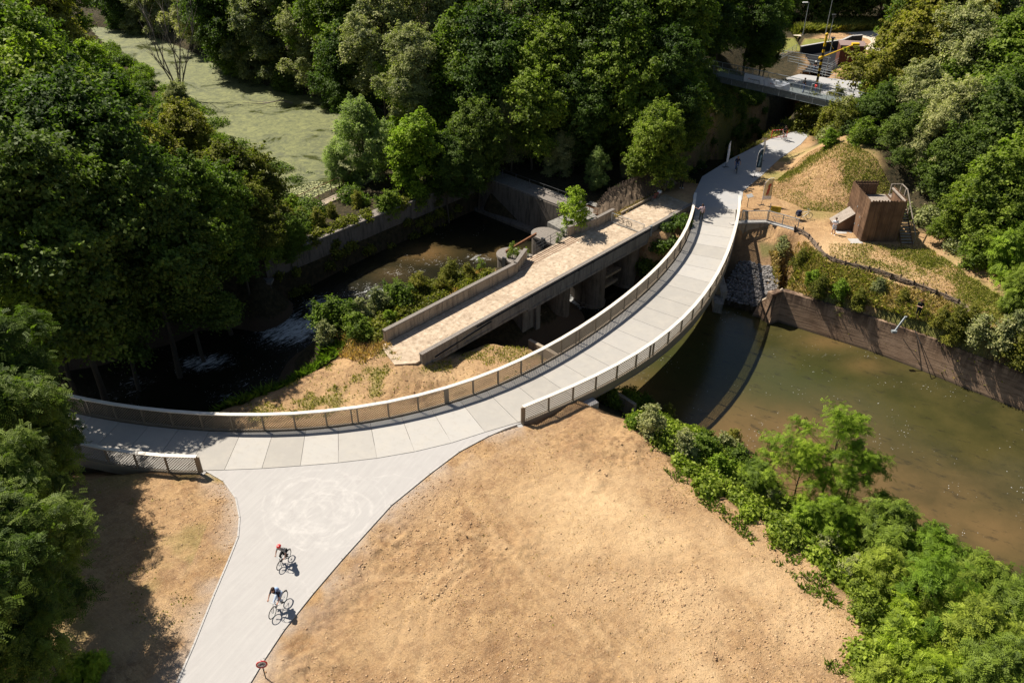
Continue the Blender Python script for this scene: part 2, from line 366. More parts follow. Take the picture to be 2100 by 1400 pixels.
def height(x, y, fine=True):
    x = np.asarray(x, float); y = np.asarray(y, float)
    h = np.full(x.shape, -6.6)
    wob = (fbm(x, y, 5, 3, 5) - 0.5) * 1.6
    def add(h, poly, lev, slope, w=1.0):
        d = np.maximum(sdist(x, y, poly) + wob * w, 0)
        return np.maximum(h, lev - d * slope)
    h = add(h, SOUTH, 0.0, 0.72, 0.4)
    h = add(h, ISLAND, -0.9, 0.9, 0.7)
    h = add(h, ISLAND2, -0.8, 0.8, 0.5)
    dlow = sdist(x, y, NE_LOW)
    dne = sdist(x, y, NE0); bankz = (dlow < -0.25) & (x > 22)
    h = np.maximum(h, np.where(bankz, -np.maximum(dne, 0) * 0.42, -np.maximum(dne, 0) * 3.0))
    h = np.maximum(h, np.where(dlow < -0.25, -2.25, -2.25 - (dlow + 0.25) * 14.0))
    d = sdist(x, y, NW); h = np.maximum(h, np.where(d < 0, 0.2, 0.2 - d * 6.0))
    # the riverbank under the left trees is a natural slope
    h = np.maximum(h, add(np.full(x.shape, -6.6), [(-250, 50), (-60, 53), (-46, 55), (-40, 57.5), (-34, 60.5), (-27.5, 64), W2(-1, 20.5), W2(-1, 40), (-250, 90)], 0.2, 1.7, 1.0))
    rz = riprap_zone(x, y); plane = -4.3 + 0.292 * (x - 22.8) + 0.337 * (y - 64.8)
    front = (y < np.interp(x, [13, 21.3, 22.4, 24.9, 27.3, 28], [72.3, 72.2, 72.6, 72.7, 70.8, 69]) - 0.1) & (x < 29) & (x > 14) & (y > 62.5)
    bank_c = np.where(dlow < -0.2, plane + np.maximum(rz, 0) * 0.85, h)
    h = np.where(front & (rz < 0), plane, np.where(front & (rz < 4), np.minimum(h, bank_c), h))
    # channel under the new bridge stays open in front of the riprap
    # pond
    dp = sdist(x, y, POND); h = np.where(dp < 0, -1.9, h); h = np.where((dp >= 0) & (dp < 4), np.minimum(h, -1.5 + dp * 1.1), h)
    # hills
    h0 = h
    ff = sst(0.0, 7.0, sdist(x, y, FLAT_E)) * sst(-0.5, 5.0, sdist(x, y, FLAT_N)) * sst(0.2, 7.0, sdist(x, y, PATH_N))
    dl = sdist(x, y, HILL_L); h = h + np.where(dl < 9, 4.6 * (1 - sst(-1, 8.5, dl)), 0) + np.where(dl < 0, np.minimum(-dl * 0.06, 8), 0)
    dr = sdist(x, y, HILL_R); h = h + np.where(dr < 13, 4.1 * (1 - sst(-2, 12.5, dr)), 0) * (h > -1)
    h = h0 + (h - h0) * ff
    # the soil rises to meet the foot of the old bridge
    rs, rt_ = (x - OA.x) * OU.x + (y - OA.y) * OU.y, (x - OA.x) * ON.x + (y - OA.y) * ON.y
    dr_ = np.sqrt(np.maximum(0, np.abs(rs + 1.2) - 0.9) ** 2 + np.maximum(0, np.abs(rt_ - 1.7) - 1.4) ** 2)
    h = np.maximum(h, np.where(h > -2, 0.0 - dr_ * 0.30, h))
    # keep paths and plaza level
    pn = np.minimum(sdist(x, y, PATH_N), sdist(x, y, PLAZA))
    # south-west dirt dips off the plaza
    dirt = (1 - sst(-0.2, 0.5, -pn)) * (h > -0.6)
    u = fbm(x, y, 9, 3, 11) - 0.5
    h = h + np.where((h > -4), u * 0.30 * sst(0.1, 2.5, pn), 0)
    if fine:
        near = (1 - sst(60, 75, y)) * sst(0.0, 0.8, pn)
        c = fbm(x, y, 1.3, 3, 21); r2 = np.abs(fbm(x + 0.6 * y, y - 0.3 * x, 0.75, 3, 31) - 0.5) * 2
        lump = sst(0.45, 0.8, fbm(x, y, 4.5, 2, 41))
        h = h + near * 1.7 * ((c - 0.5) * 0.15 * (0.5 + lump) + 0.05 * (np.abs(fbm(x * .5 + y * .9, y * .5 - x * .9, .9, 3, 55) - .5) * 2) * lump - (1 - sst(0, 0.16, r2)) * 0.055 * (0.35 + lump) + (vnoise(x, y, 0.3, 61) - 0.5) * 0.05 * (0.5 + lump))
        for i, tr in enumerate(TRACKS):
            dd = pdist(x, y, tr) + (vnoise(x, y, 0.8, 71) - 0.5) * 0.1
            h = h - 0.035 * (1 - sst(0.10, 0.20, dd)) * sst(.3, .6, vnoise(x, y, 2.0, 90 + i)) + 0.02 * np.exp(-((dd - 0.25) / 0.06) ** 2)
    edge = (1 - sst(0.0, 1.2, pn))
    h = np.where(h > -0.7, h * (1 - edge) + (-0.03) * edge, h)
    h = np.where(pn < 0.02, np.minimum(h, -0.05), h)
    ld_ = sdist(x, y, [W2(28, 0.02), W2(37.6, 0.02), W2(37.6, 4.0), W2(28, 4.2)]); h = np.where(ld_ < 0.0, np.minimum(h, -0.03), h)
    dk_ = np.minimum(sdist(x, y, UNDER_DECK), sdist(x, y, UNDER_DECK2)); h = np.where(dk_ < 0.3, np.minimum(h, -0.42), h)
    # bare soil sinks below the bridge deck ribbon
    return h
def ground(x, y):
    return float(height(np.array([x]), np.array([y]), False)[0])

def axis(segs):
    out = [segs[0][0]]
    for a, b, st in segs:
        n = max(1, int(round((b - a) / st))); out += list(np.linspace(a, b, n + 1)[1:])
    return np.array(out)
gx = axis([(-1500, -300, 300), (-300, -90, 15), (-90, -45, 1.5), (-45, -30, 0.5), (-30, 20, 0.13), (20, 62, 0.3), (62, 70, 0.8), (70, 130, 3), (130, 340, 15), (340, 1500, 290)])
gy = axis([(-200, 5, 20), (5, 21, 1.5), (21, 47, 0.13), (47, 72, 0.28), (72, 105, 0.5), (105, 160, 1.2), (160, 260, 5), (260, 500, 30), (500, 2000, 300)])
GX, GY = np.meshgrid(gx, gy); HZ = height(GX, GY)
nx, ny = len(gx), len(gy)
idx = np.arange(nx * ny).reshape(ny, nx)
quads = np.stack([idx[:-1, :-1].ravel(), idx[:-1, 1:].ravel(), idx[1:, 1:].ravel(), idx[1:, :-1].ravel()], 1)
verts = np.stack([GX.ravel(), GY.ravel(), HZ.ravel()], 1)

def blobs(x, y, lst):
    r = np.zeros(x.shape)
    for (px, py, rx, w) in lst:
        c = P2(px, py); r = np.maximum(r, w * np.exp(-(((x - c[0]) / rx) ** 2 + ((y - c[1]) / (rx * 0.8)) ** 2)))
    return r
def mk_ground():
    m = NM('bare_soil_and_turf', 0.95, 0.1)
    z = m.sep(m.attr('zone', 'Color')); z2 = m.sep(m.attr('zone_b', 'Color'))
    n1 = m.noise(0.35, 6, 0.65); n2 = m.noise(2.4, 6, 0.7); n3 = m.noise(11, 5, 0.75); n4 = m.noise(32, 3, 0.7)
    c = m.mix(m.ramp(n1, 0.32, 0.68), (0.37, 0.218, 0.105), (0.55, 0.355, 0.175))
    c = m.mix(m.math('MULTIPLY', m.ramp(m.noise(0.9, 7, 0.78), 0.49, 0.60), 0.75), c, (0.285, 0.162, 0.08))
    c = m.mix(m.math('MULTIPLY', m.ramp(n2, 0.5, 0.7), 0.6), c, (0.22, 0.13, 0.07))
    c = m.mix(m.math('MULTIPLY', m.ramp(n3, 0.54, 0.66), 0.6), c, (0.64, 0.46, 0.27))
    c = m.mix(m.math('MULTIPLY', m.ramp(n4, 0.60, 0.72), 0.55), c, (0.15, 0.095, 0.06))
    sa1 = m.noise(1.0, 5, 0.75, co=m.rot(R(35), (1.2, 9, 1))); sa2 = m.noise(1.0, 5, 0.75, co=m.rot(R(-40), (1.0, 8, 1)))
    c = m.mix(m.math('MULTIPLY', m.ramp(sa1, 0.5, 0.66), 0.55), c, (0.24, 0.148, 0.085))
    c = m.mix(m.math('MULTIPLY', m.ramp(sa2, 0.5, 0.75), 0.45), c, (0.62, 0.44, 0.25))
    c = m.mix(m.math('MULTIPLY', m.ramp(m.noise(6.0, 6, 0.8), 0.60, 0.68), 0.6), c, (0.17, 0.105, 0.065))
    c = m.mix(m.math('MULTIPLY', z[1], m.ramp(n2, 0.25, 0.7, 0.35, 0.95)), c, (0.78, 0.55, 0.305))   # pale dry sand
    c = m.mix(m.math('MULTIPLY', z2[0], 0.7), c, (0.52, 0.46, 0.40))                                # spilled gravel dust
    gcol = m.mix(m.ramp(n3, 0.35, 0.65), (0.13, 0.16, 0.033), (0.29, 0.275, 0.08))
    gm = m.math('MULTIPLY', z[0], m.ramp(n2, 0.2, 0.5, 0.55, 1.0))
    c = m.mix(gm, c, gcol)
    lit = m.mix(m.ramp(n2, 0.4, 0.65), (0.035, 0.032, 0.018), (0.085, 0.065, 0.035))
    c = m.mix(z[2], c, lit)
    c = m.mix(z2[1], c, (0.10, 0.07, 0.045))
    m.color(c)
    hh = m.math('ADD', m.math('MULTIPLY', n3, 0.7), m.math('MULTIPLY', n4, 0.35)); hh = m.math('ADD', hh, m.math('ADD', n2, m.math('MULTIPLY', sa1, 0.8)))
    m.bump(hh, 1.0, 0.13); return m.mat
M['ground'] = mk_ground()
terrain = np_mesh('ground', verts, quads, M['ground'], smooth=True); tag(terrain, kind='structure')
terrain['label'] = 'bare sandy soil, banks and woodland floor'
X, Y = GX.ravel(), GY.ravel(); H_ = HZ.ravel()
nz = fbm(X, Y, 3, 4, 91)
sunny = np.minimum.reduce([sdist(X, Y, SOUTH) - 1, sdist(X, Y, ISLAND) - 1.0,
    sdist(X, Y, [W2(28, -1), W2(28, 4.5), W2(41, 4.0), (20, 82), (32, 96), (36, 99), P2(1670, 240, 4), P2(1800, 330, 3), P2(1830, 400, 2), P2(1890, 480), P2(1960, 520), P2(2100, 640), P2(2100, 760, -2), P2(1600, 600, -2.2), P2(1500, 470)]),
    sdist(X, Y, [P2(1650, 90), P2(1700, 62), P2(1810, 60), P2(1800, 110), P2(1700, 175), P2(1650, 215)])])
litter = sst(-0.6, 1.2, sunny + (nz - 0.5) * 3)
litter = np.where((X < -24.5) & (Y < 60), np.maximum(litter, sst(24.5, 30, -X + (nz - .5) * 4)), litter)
green = np.zeros(X.shape)
G1 = [(1710, 400, 3.0, .9), (1790, 370, 3.5, .8), (1800, 440, 3, .7), (1700, 330, 4, .7), (1930, 540, 4, .9), (2050, 610, 4, .9), (1990, 560, 3, .8), (1640, 350, 3, .6), (1600, 360, 2.5, .8), (1900, 500, 3, .5), (1680, 440, 2, .5), (1620, 330, 3, .9), (1750, 410, 3, .8), (1820, 530, 3, .5), (2080, 660, 3, .9)]
green = np.maximum(green, blobs(X, Y, G1) * sst(0.36, 0.6, nz))
bank = sdist(X, Y, NE0); bankm = sst(0.2, 1.0, bank) * (1 - sst(11, 13, bank)) * (X > 24) * (Y > 45) * (Y < 74)
green = np.maximum(green, bankm * sst(0.3, 0.55, nz) * 0.95)
isl = (1 - sst(-0.5, 0.5, sdist(X, Y, ISLAND))) * (X < 4)
green = np.maximum(green, isl * sst(0.5, 0.72, fbm(X, Y, 1.6, 3, 17)) * 0.6 * (1 - sst(-9, -2, X) * .7))
green = np.maximum(green, sst(0.3, 1.5, sdist(X, Y, ISLAND)) * (sdist(X, Y, ISLAND) < 9) * (X < -3) * (X > -30) * (Y > 43.5) * (sdist(X, Y, SOUTH) > 0.3) * 0.8)
wl_ = (X < -17.5) & (Y < 40) & (Y > 22); green = np.where(wl_, np.maximum(green, sst(0.55, 0.75, fbm(X, Y, 2.2, 3, 27)) * 0.35), green)
hl = sdist(X, Y, HILL_L); slopeL = (hl > -1) & (hl < 9) & (Y < 112) & (X > 12)
green = np.where(slopeL, sst(0.35, 0.55, nz) * 0.9, green); litter = np.where(slopeL, litter * 0.25, litter)
lawn = sdist(X, Y, [P2(*q) for q in [(1595, 80), (1690, 80), (1740, 85), (1722, 96), (1640, 108), (1585, 112)]]); green = np.where(lawn < 0, 1.0, green); litter = np.where(lawn < 0, 0, litter)
mead = sdist(X, Y, [P2(*q) for q in [(1620, 71), (1700, 68), (1830, 62), (1830, 45), (1640, 48)]]); green = np.where(mead < 0, 1.0, green); litter = np.where(mead < 0, 0, litter)
sand = blobs(X, Y, [(1220, 1030, 4.0, .95), (1130, 1020, 2.5, .7), (1330, 1100, 3.2, .8), (1180, 1110, 3, .7), (1400, 1230, 3.5, .7), (1480, 1100, 2.5, .6), (1560, 1200, 3, .7), (1650, 1280, 2.6, .8), (1240, 1210, 2.5, .5), (1450, 1370, 3, .8),
    (1720, 510, 3.0, .8), (1780, 540, 3, .8), (1850, 560, 3, .6), (1350, 420, 4, .8), (1700, 310, 3, .8), (1640, 330, 2.5, .5), (230, 1310, 3, .4), (920, 750, 3, .5), (700, 800, 3, .4), (1960, 640, 3, .6), (1900, 530, 3, .6), (820, 1290, 2.2, .4)])
sand = sand * sst(0.3, 0.55, nz + 0.1)
trk = np.zeros(X.shape)
for tr in TRACKS:
    trk = np.maximum(trk, 1 - sst(0.10, 0.30, pdist(X, Y, tr) + (vnoise(X, Y, 0.7, 3) - 0.5) * 0.15))
sand = np.maximum(sand, trk * 0.32)
pz = sdist(X, Y, PLAZA); dust = np.exp(-np.maximum(pz, 0) / 0.9) * sst(0.35, 0.6, fbm(X, Y, 1.8, 3, 47))
mud = ((H_ < -3.6) & (Y > 40) & (Y < 100)).astype(float)
rz = riprap_zone(X, Y); mud = np.where((rz < 0.3) & (H_ < -1.4), 0.5, mud)
def vcol(me, name, r, g, b):
    a = me.color_attributes.new(name, 'FLOAT_COLOR', 'POINT')
    arr = np.stack([r, g, b, np.ones_like(r)], 1).astype(np.float32); a.data.foreach_set('color', arr.ravel())
vcol(terrain.data, 'zone', np.clip(green, 0, 1), np.clip(sand, 0, 1), np.clip(litter, 0, 1))
vcol(terrain.data, 'zone_b', np.clip(dust, 0, 1), np.clip(mud, 0, 1), np.zeros_like(mud))

# ------------------------------------------------------------------ gravel plaza, paths
def sheet(name, poly, z, mat, step=None):
    mb = MB(); mb.face([(p[0], p[1], z) for p in poly]); o = mb.build(name, mat)
    if o.data.polygons[0].normal.z < 0: o.data.flip_normals()
    return tag(o, kind='structure')
def mk_gravel():
    m = NM('rolled_pale_gravel', 0.95, 0.1)
    n = m.noise(1.2, 6, 0.7); f = m.noise(38, 3, 0.75); s = m.noise(1.0, 5, 0.65, co=m.rot(R(-62), (0.35, 5.0, 1)))
    c = m.mix(f, (0.28, 0.265, 0.25), (0.46, 0.44, 0.415))
    c = m.mix(m.math('MULTIPLY', m.ramp(s, 0.45, 0.65), 0.3), c, (0.47, 0.445, 0.415))
    c = m.mix(m.math('MULTIPLY', m.ramp(n, 0.5, 0.7), 0.35), c, (0.31, 0.29, 0.275))
    # loops of light dust left by bicycle tyres
    loops = None
    wob = m.math('MULTIPLY', m.math('SUBTRACT', m.noise(0.45, 2), 0.5), 1.5)
    wob2 = m.math('MULTIPLY', m.math('SUBTRACT', m.noise(0.6, 2, co=m.rot(1.3)), 0.5), 1.3)
    rl = random.Random(9)
    for k in range(17):
        px, py, r = 655 + rl.gauss(0, 38), 1045 + rl.gauss(0, 26), rl.uniform(0.8, 3.0)
        if k == 16: px, py, r = 780, 1100, 5.0
        g = P(px, py); vm = m.n.new('ShaderNodeVectorMath'); vm.operation = 'DISTANCE'
        m.l.new(m.co, vm.inputs[0]); vm.inputs[1].default_value = (g.x, g.y, 0.0)
        d = m.math('ADD', m.math('SUBTRACT', vm.outputs['Value'], r), wob if k % 2 else wob2)
        l = m.ramp(m.math('ABSOLUTE', d), 0.01, 0.10 + 0.10 * (k % 3 == 0), rl.uniform(.5, 1), 0)
        loops = l if loops is None else m.math('MAXIMUM', loops, l)
    fade = m.ramp(m.noise(1.3, 5, 0.7), 0.40, 0.62)
    c = m.mix(m.math('MULTIPLY', m.math('MULTIPLY', loops, fade), 0.42), c, (0.56, 0.53, 0.49))
    m.color(c); m.bump(f, 0.35, 0.012); return m.mat
M['gravel'] = mk_gravel()
pl = sheet('gravel_path', PLAZA, 0.0, M['gravel']); pl['label'] = 'pale gravel path widening to the curved bridge'
def mk_asph():
    m = NM('grey_chip_path', 0.95, 0.1); f = m.noise(20, 4, 0.75); n = m.noise(0.8, 4)
    c = m.mix(f, (0.26, 0.26, 0.255), (0.44, 0.43, 0.42)); c = m.mix(m.math('MULTIPLY', m.ramp(n, 0.5, 0.7), 0.3), c, (0.46, 0.42, 0.36))
    m.color(c); m.bump(f, 0.3, 0.015); return m.mat
M['chip'] = mk_asph()
pn_ = sheet('path', PATH_N, 0.0, M['chip']); pn_['label'] = 'grey path from the bridge head to the steel footbridge'
FARP = [P2(*q) for q in [(1615, 72), (1690, 80), (1735, 84), (1752, 96), (1800, 108), (1830, 100), (1830, 62), (1740, 67), (1690, 71)]]
# concrete edging strips
def ribbon(mb, pts, w0, w1, z0, z1):
    for a, b in zip(pts[:-1], pts[1:]):
        a = Vector((*a, 0)); b = Vector((*b, 0)); d = (b - a); L = d.length; d.normalize(); n = Vector((-d.y, d.x, 0))
        mb.obox((a + b) / 2 + n * (w0 + w1) / 2 + Vector((0, 0, (z0 + z1) / 2)), d * (L / 2 + 0.01), n * abs(w1 - w0) / 2, Vector((0, 0, (z1 - z0) / 2)))
def smooth(pts, n=6):
    out = []; k = len(pts)
    for i in range(k - 1):
        p0, p1, p2, p3 = [np.array(pts[max(0, min(k - 1, j))], float) for j in (i - 1, i, i + 1, i + 2)]
        for t in np.linspace(0, 1, n, endpoint=False):
            out.append(tuple(0.5 * ((2 * p1) + (-p0 + p2) * t + (2 * p0 - 5 * p1 + 4 * p2 - p3) * t * t + (-p0 + 3 * p1 - 3 * p2 + p3) * t ** 3)))
    out.append(tuple(pts[-1])); return out
mb = MB(); ribbon(mb, PLAZA[:12], 0.0, 0.09, -0.25, 0.035)
k1 = mb.build('kerb', M['new_conc']); tag(k1, kind='structure'); k1['label'] = 'thin concrete edging on the right of the gravel path'
mb = MB(); ribbon(mb, PLAZA[12:], 0.0, 0.09, -0.25, 0.035)
k2 = mb.build('kerb', M['new_conc']); tag(k2, kind='structure'); k2['label'] = 'thin concrete edging on the left of the gravel path'

# ------------------------------------------------------------------ river
def wz(x, y):
    s = (x - OA.x) * OU.x + (y - OA.y) * OU.y; t = (x - OA.x) * ON.x + (y - OA.y) * ON.y
    up = sst(1.5, 5.0, t) * sst(13.5, 16, s)             # pool above the weir
    left = np.where(t > 5, -5.2 + 1.8 * sst(-16, 14, s), -5.2)
    return np.where(up > 0, -5.2 + 1.8 * np.maximum(up, np.where(t > 5, sst(-16, 14, s), 0)), left)
wx = axis([(-260, -60, 10), (-60, 70, 0.35), (70, 300, 10)]); wy = axis([(8, 30, 1.0), (30, 98, 0.35)])
WX, WY = np.meshgrid(wx, wy); x_, y_ = WX.ravel(), WY.ravel()
s_ = (x_ - OA.x) * OU.x + (y_ - OA.y) * OU.y; t_ = (x_ - OA.x) * ON.x + (y_ - OA.y) * ON.y
def fb(lst, z):
    r = np.zeros(x_.shape)
    for (px, py, rx, ry, w) in lst:
        c = P2(px, py, z); r = np.maximum(r, w * np.exp(-(((x_ - c[0]) / rx) ** 2 + ((y_ - c[1]) / ry) ** 2)))
    return r
foam = fb([(600, 690, 3.4, 2.6, 1.15), (420, 745, 3.0, 1.5, .95), (460, 815, 1.6, 1.0, .6), (280, 780, 2, 1.2, .6), (260, 800, 2.4, 1.0, .5), (660, 650, 3, 2.5, .75), (500, 790, 3, 1.5, .45)], -5.0)
foam = np.maximum(foam, fb([(760, 600, 3.0, 1.6, .62), (830, 560, 2.6, 1.3, .5), (900, 540, 3, 1.3, .4), (985, 535, 1.8, 1.3, .6), (700, 620, 3, 1.6, .55)], -3.7))
foam = np.maximum(foam, fb([(1178, 615, 1.6, 1.3, 1.3), (1200, 632, 1.8, 0.8, .6), (1480, 640, 1.5, .5, .35), (1580, 690, 2.2, .7, .3), (1700, 730, 5, .7, .25), (1850, 790, 6, .7, .22)], -5.2))
rip = np.clip(foam * 1.2 + sst(2, 6, t_) * 0.6, 0.06, 1)
sandb = fb([(1560, 930, 9, 6, 1.0), (1450, 900, 5, 4, .8), (1700, 980, 8, 4, .9), (1850, 1060, 7, 4, .8), (1700, 640 + 60, 2.5, 1.3, .6), (1290, 800, 4, 3, .5), (1920, 1010, 5, 3, .6), (2040, 1090, 5, 3, .7), (1780, 750, 2, 1.2, .5)], -5.2)
sandb = np.maximum(sandb, fb([(870, 520, 3.5, 2.5, 1.0), (800, 560, 3, 2, .5), (1020, 520, 3, 2, .7), (960, 500, 3, 2, .4)], -3.5))
murk = fb([(1600, 800, 7, 5, 1.0), (1400, 740, 6, 5, .8), (1750, 850, 6, 4, .6), (1200, 640, 1.5, 1.2, 1.0)], -5.2)
wi = np.arange(len(wx) * len(wy)).reshape(len(wy), len(wx))
wq = np.stack([wi[:-1, :-1].ravel(), wi[:-1, 1:].ravel(), wi[1:, 1:].ravel(), wi[1:, :-1].ravel()], 1)
zz = wz(x_, y_) + (fbm(x_, y_, 0.9, 2, 81) - 0.5) * 0.22 * np.clip(foam, 0, 1)
def mk_water():
    m = NM('murky_river_water', 0.05, 0.55); m.b.inputs['IOR'].default_value = 1.33
    a = m.sep(m.attr('wcol', 'Color')); fo = a[0]; sa = a[1]; mu = a[2]
    n1 = m.noise(0.25, 5, 0.6); n2 = m.noise(1.4, 6, 0.7); n3 = m.noise(5.0, 4, 0.7)
    c = m.mix(m.ramp(n1, 0.35, 0.65), (0.034, 0.033, 0.011), (0.066, 0.055, 0.018))
    c = m.mix(mu, c, (0.040, 0.046, 0.014))
    c = m.mix(m.math('MULTIPLY', sa, m.ramp(n1, 0.3, 0.6, 0.5, 1.0)), c, (0.15, 0.09, 0.036))
    c = m.mix(m.math('MULTIPLY', m.ramp(m.noise(0.55, 6, 0.75, co=m.rot(R(30), (1, 2.2, 1))), 0.56, 0.66), 0.6), c, (0.022, 0.02, 0.012))
    c = m.mix(m.math('MULTIPLY', m.attr('dark'), 0.88), c, (0.008, 0.008, 0.006))  # tree shade and dark reflections put into the water colour
    ff = m.noise(1.6, 6, 0.78, dist=0.7, co=m.rot(R(-40), (0.7, 2.2, 1)))
    fm = m.ramp(m.math('ADD', m.math('MULTIPLY', fo, 0.32), ff), 0.70, 0.86)
    fm = m.math('MULTIPLY', fm, m.ramp(fo, 0.05, 0.3), clamp=True)
    # small floating flecks and blossom
    v = m.voro(4.2, co=m.scale((1, 1, 0))); fl = m.math('MULTIPLY', m.ramp(v, 0.10, 0.14, 1, 0), m.ramp(m.math('ADD', m.noise(0.35, 5, 0.7), m.math('MULTIPLY', fo, 0.35)), 0.56, 0.62))
    fm = m.math('MAXIMUM', fm, m.math('MULTIPLY', fl, 0.8))
    m.color(m.mix(fm, c, (0.62, 0.62, 0.6))); m.l.new(m.ramp(fm, 0, 1, 0.05, 0.6), m.b.inputs['Roughness'])
    w = m.noise(3.2, 5, 0.65, dist=0.4); w2 = m.noise(14, 3, 0.6)
    hh = m.math('ADD', w, m.math('MULTIPLY', w2, 0.25))
    m.bump(hh, m.ramp(a[3] if len(a) > 3 else m.attr('rip'), 0, 1, 0.10, 0.95), 0.10); return m.mat
M['water'] = mk_water()
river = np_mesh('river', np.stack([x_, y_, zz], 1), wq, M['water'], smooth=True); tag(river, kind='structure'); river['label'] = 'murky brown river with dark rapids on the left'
dk = sst(-4.5, -1.5, t_) * (s_ < 33) * sst(-52, -46, x_) * (1 - sst(-1, 3, x_ - 0.55 * (y_ - 50) - 9)) ; dk = np.maximum(dk, sst(2.5, 4, t_) * (s_ < 60)) * (1 - 0.75 * sandb * (t_ > 4))  # mask of painted shade and dark tree reflections, eased on the golden patches
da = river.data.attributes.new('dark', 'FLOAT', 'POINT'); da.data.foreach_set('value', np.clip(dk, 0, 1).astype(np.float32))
vcol(river.data, 'wcol', np.clip(foam, 0, 1), np.clip(sandb, 0, 1), np.clip(murk, 0, 1))
ra = river.data.attributes.new('rip', 'FLOAT', 'POINT'); ra.data.foreach_set('value', rip.astype(np.float32))

def mk_pond():
    m = NM('algae_covered_pond', 0.25, 0.5)
    n = m.noise(0.16, 7, 0.68, dist=0.8); n2 = m.noise(1.1, 6, 0.75, dist=1.2); n3 = m.noise(5, 4, 0.7)
    c = m.mix(m.ramp(n2, 0.35, 0.65), (0.055, 0.066, 0.016), (0.185, 0.19, 0.055))
    c = m.mix(m.ramp(m.math('ADD', m.math('MULTIPLY', n, 0.75), m.math('MULTIPLY', n3, 0.25)), 0.50, 0.60), c, (0.05, 0.058, 0.02))
    cr = m.voro(0.55, 'DISTANCE_TO_EDGE', co=m.scale((1, 1.4, 0)))
    crk = m.math('MULTIPLY', m.ramp(m.math('ADD', cr, m.math('MULTIPLY', n3, 0.06)), 0.03, 0.06, 1, 0), m.ramp(n, 0.45, 0.55))
    c = m.mix(m.math('MULTIPLY', crk, 0.6), c, (0.06, 0.065, 0.03)); m.color(c)
    m.l.new(m.ramp(n, 0.55, 0.62, 0.7, 0.15), m.b.inputs['Roughness']); m.bump(n3, 0.2, 0.02); return m.mat
M['pond'] = mk_pond()
big = [(p[0], p[1]) for p in POND]; cx = sum(p[0] for p in big) / len(big); cy = sum(p[1] for p in big) / len(big)
pond = sheet('pond', [(cx + (p[0] - cx) * 1.06, cy + (p[1] - cy) * 1.06) for p in big], -1.0, M['pond']); pond['label'] = 'algae covered pond at the upper left'
far = sheet('path', FARP, 0.012, simple('pale_gravel_far', (0.52, 0.45, 0.35), 0.95, 0.1, 0.2, 3)); far['label'] = 'pale gravel path beyond the steel footbridge'
# ------------------------------------------------------------------ new curved footbridge
CAPL = [(1427, 396), (1415, 441), (1404, 480), (1367, 527), (1333, 564), (1267, 617), (1200, 660), (1133, 700), (1067, 739), (1008, 769), (900, 802), (800, 822), (700, 835), (567, 845), (443, 849), (383, 847), (323, 842), (217, 827), (133, 808), (60, 788), (-10, 765)]
CAPR = [(1517, 402), (1516, 425), (1510, 456), (1502, 490), (1489, 524), (1472, 557), (1443, 604), (1415, 636), (1367, 680), (1300, 727), (1233, 764), (1167, 794), (1100, 822), (1073, 834)]
RH = 1.38
capL = [P2(*q, RH) for q in CAPL]; capR = [P2(*q, RH) for q in CAPR]
def fitpoly(pts, deg=5, n=160):
    p = np.array(pts); s = np.concatenate([[0], np.cumsum(np.hypot(*np.diff(p, axis=0).T))]); t = s / s[-1]
    cx = np.polyfit(t, p[:, 0], deg); cy = np.polyfit(t, p[:, 1], deg); tt = np.linspace(0, 1, n)
    return np.stack([np.polyval(cx, tt), np.polyval(cy, tt)], 1)
def resample(p, step=None, n=None):
    p = np.array(p); s = np.concatenate([[0], np.cumsum(np.hypot(*np.diff(p, axis=0).T))])
    k = n or max(2, int(round(s[-1] / step)) + 1); q = np.linspace(0, s[-1], k)
    return np.stack([np.interp(q, s, p[:, 0]), np.interp(q, s, p[:, 1])], 1)
curL = fitpoly(capL, 7); curR = fitpoly(capR, 5)
def offset(c, d):
    t = np.gradient(c, axis=0); t /= np.hypot(t[:, 0], t[:, 1])[:, None]; return c + np.stack([-t[:, 1], t[:, 0]], 1) * d
# travel order: from the far (north-east) end to the near-left end; left normal points to the river side of R
OFF_IN = 0.18
Lin = offset(curL, OFF_IN); Rin = offset(curR, -OFF_IN)
# check that the offsets go inwards
if np.hypot(*(Lin[60] - curR[60])) > np.hypot(*(curL[60] - curR[60])): Lin = offset(curL, -OFF_IN)
if np.hypot(*(Rin[60] - curL[60])) > np.hypot(*(curR[60] - curL[60])): Rin = offset(curR, OFF_IN)
LOWR = [P2(*q) for q in [(1000, 884), (960, 899), (880, 920), (800, 936), (700, 948), (630, 954), (500, 963), (415, 964)]]
LARM = [P2(*q, RH) for q in [(402, 936), (335, 933), (267, 927), (207, 918), (150, 905), (90, 888), (30, 866), (-30, 842)]]
curA = fitpoly(LARM, 3, 60)
Ain = offset(curA, OFF_IN)
if np.hypot(*(Ain[30] - np.array(capL[-3]))) > np.hypot(*(curA[30] - np.array(capL[-3]))): Ain = offset(curA, -OFF_IN)
right_edge = list(map(tuple, Rin)) + [tuple(p) for p in LOWR] + list(map(tuple, Ain))
left_edge = Lin[::1]
bridge = empty('curved_footbridge', (P(1470, 402).x, P(1470, 402).y, 0), 0,
    'long curved cream footbridge with lattice railings and pale concrete slab deck', 'footbridge')
def under(o, root):
    o.parent = root; o.matrix_parent_inverse = Matrix.Translation(-root.location) @ Matrix.Identity(4) if root.rotation_euler.z == 0 else root.matrix_basis.inverted(); return o
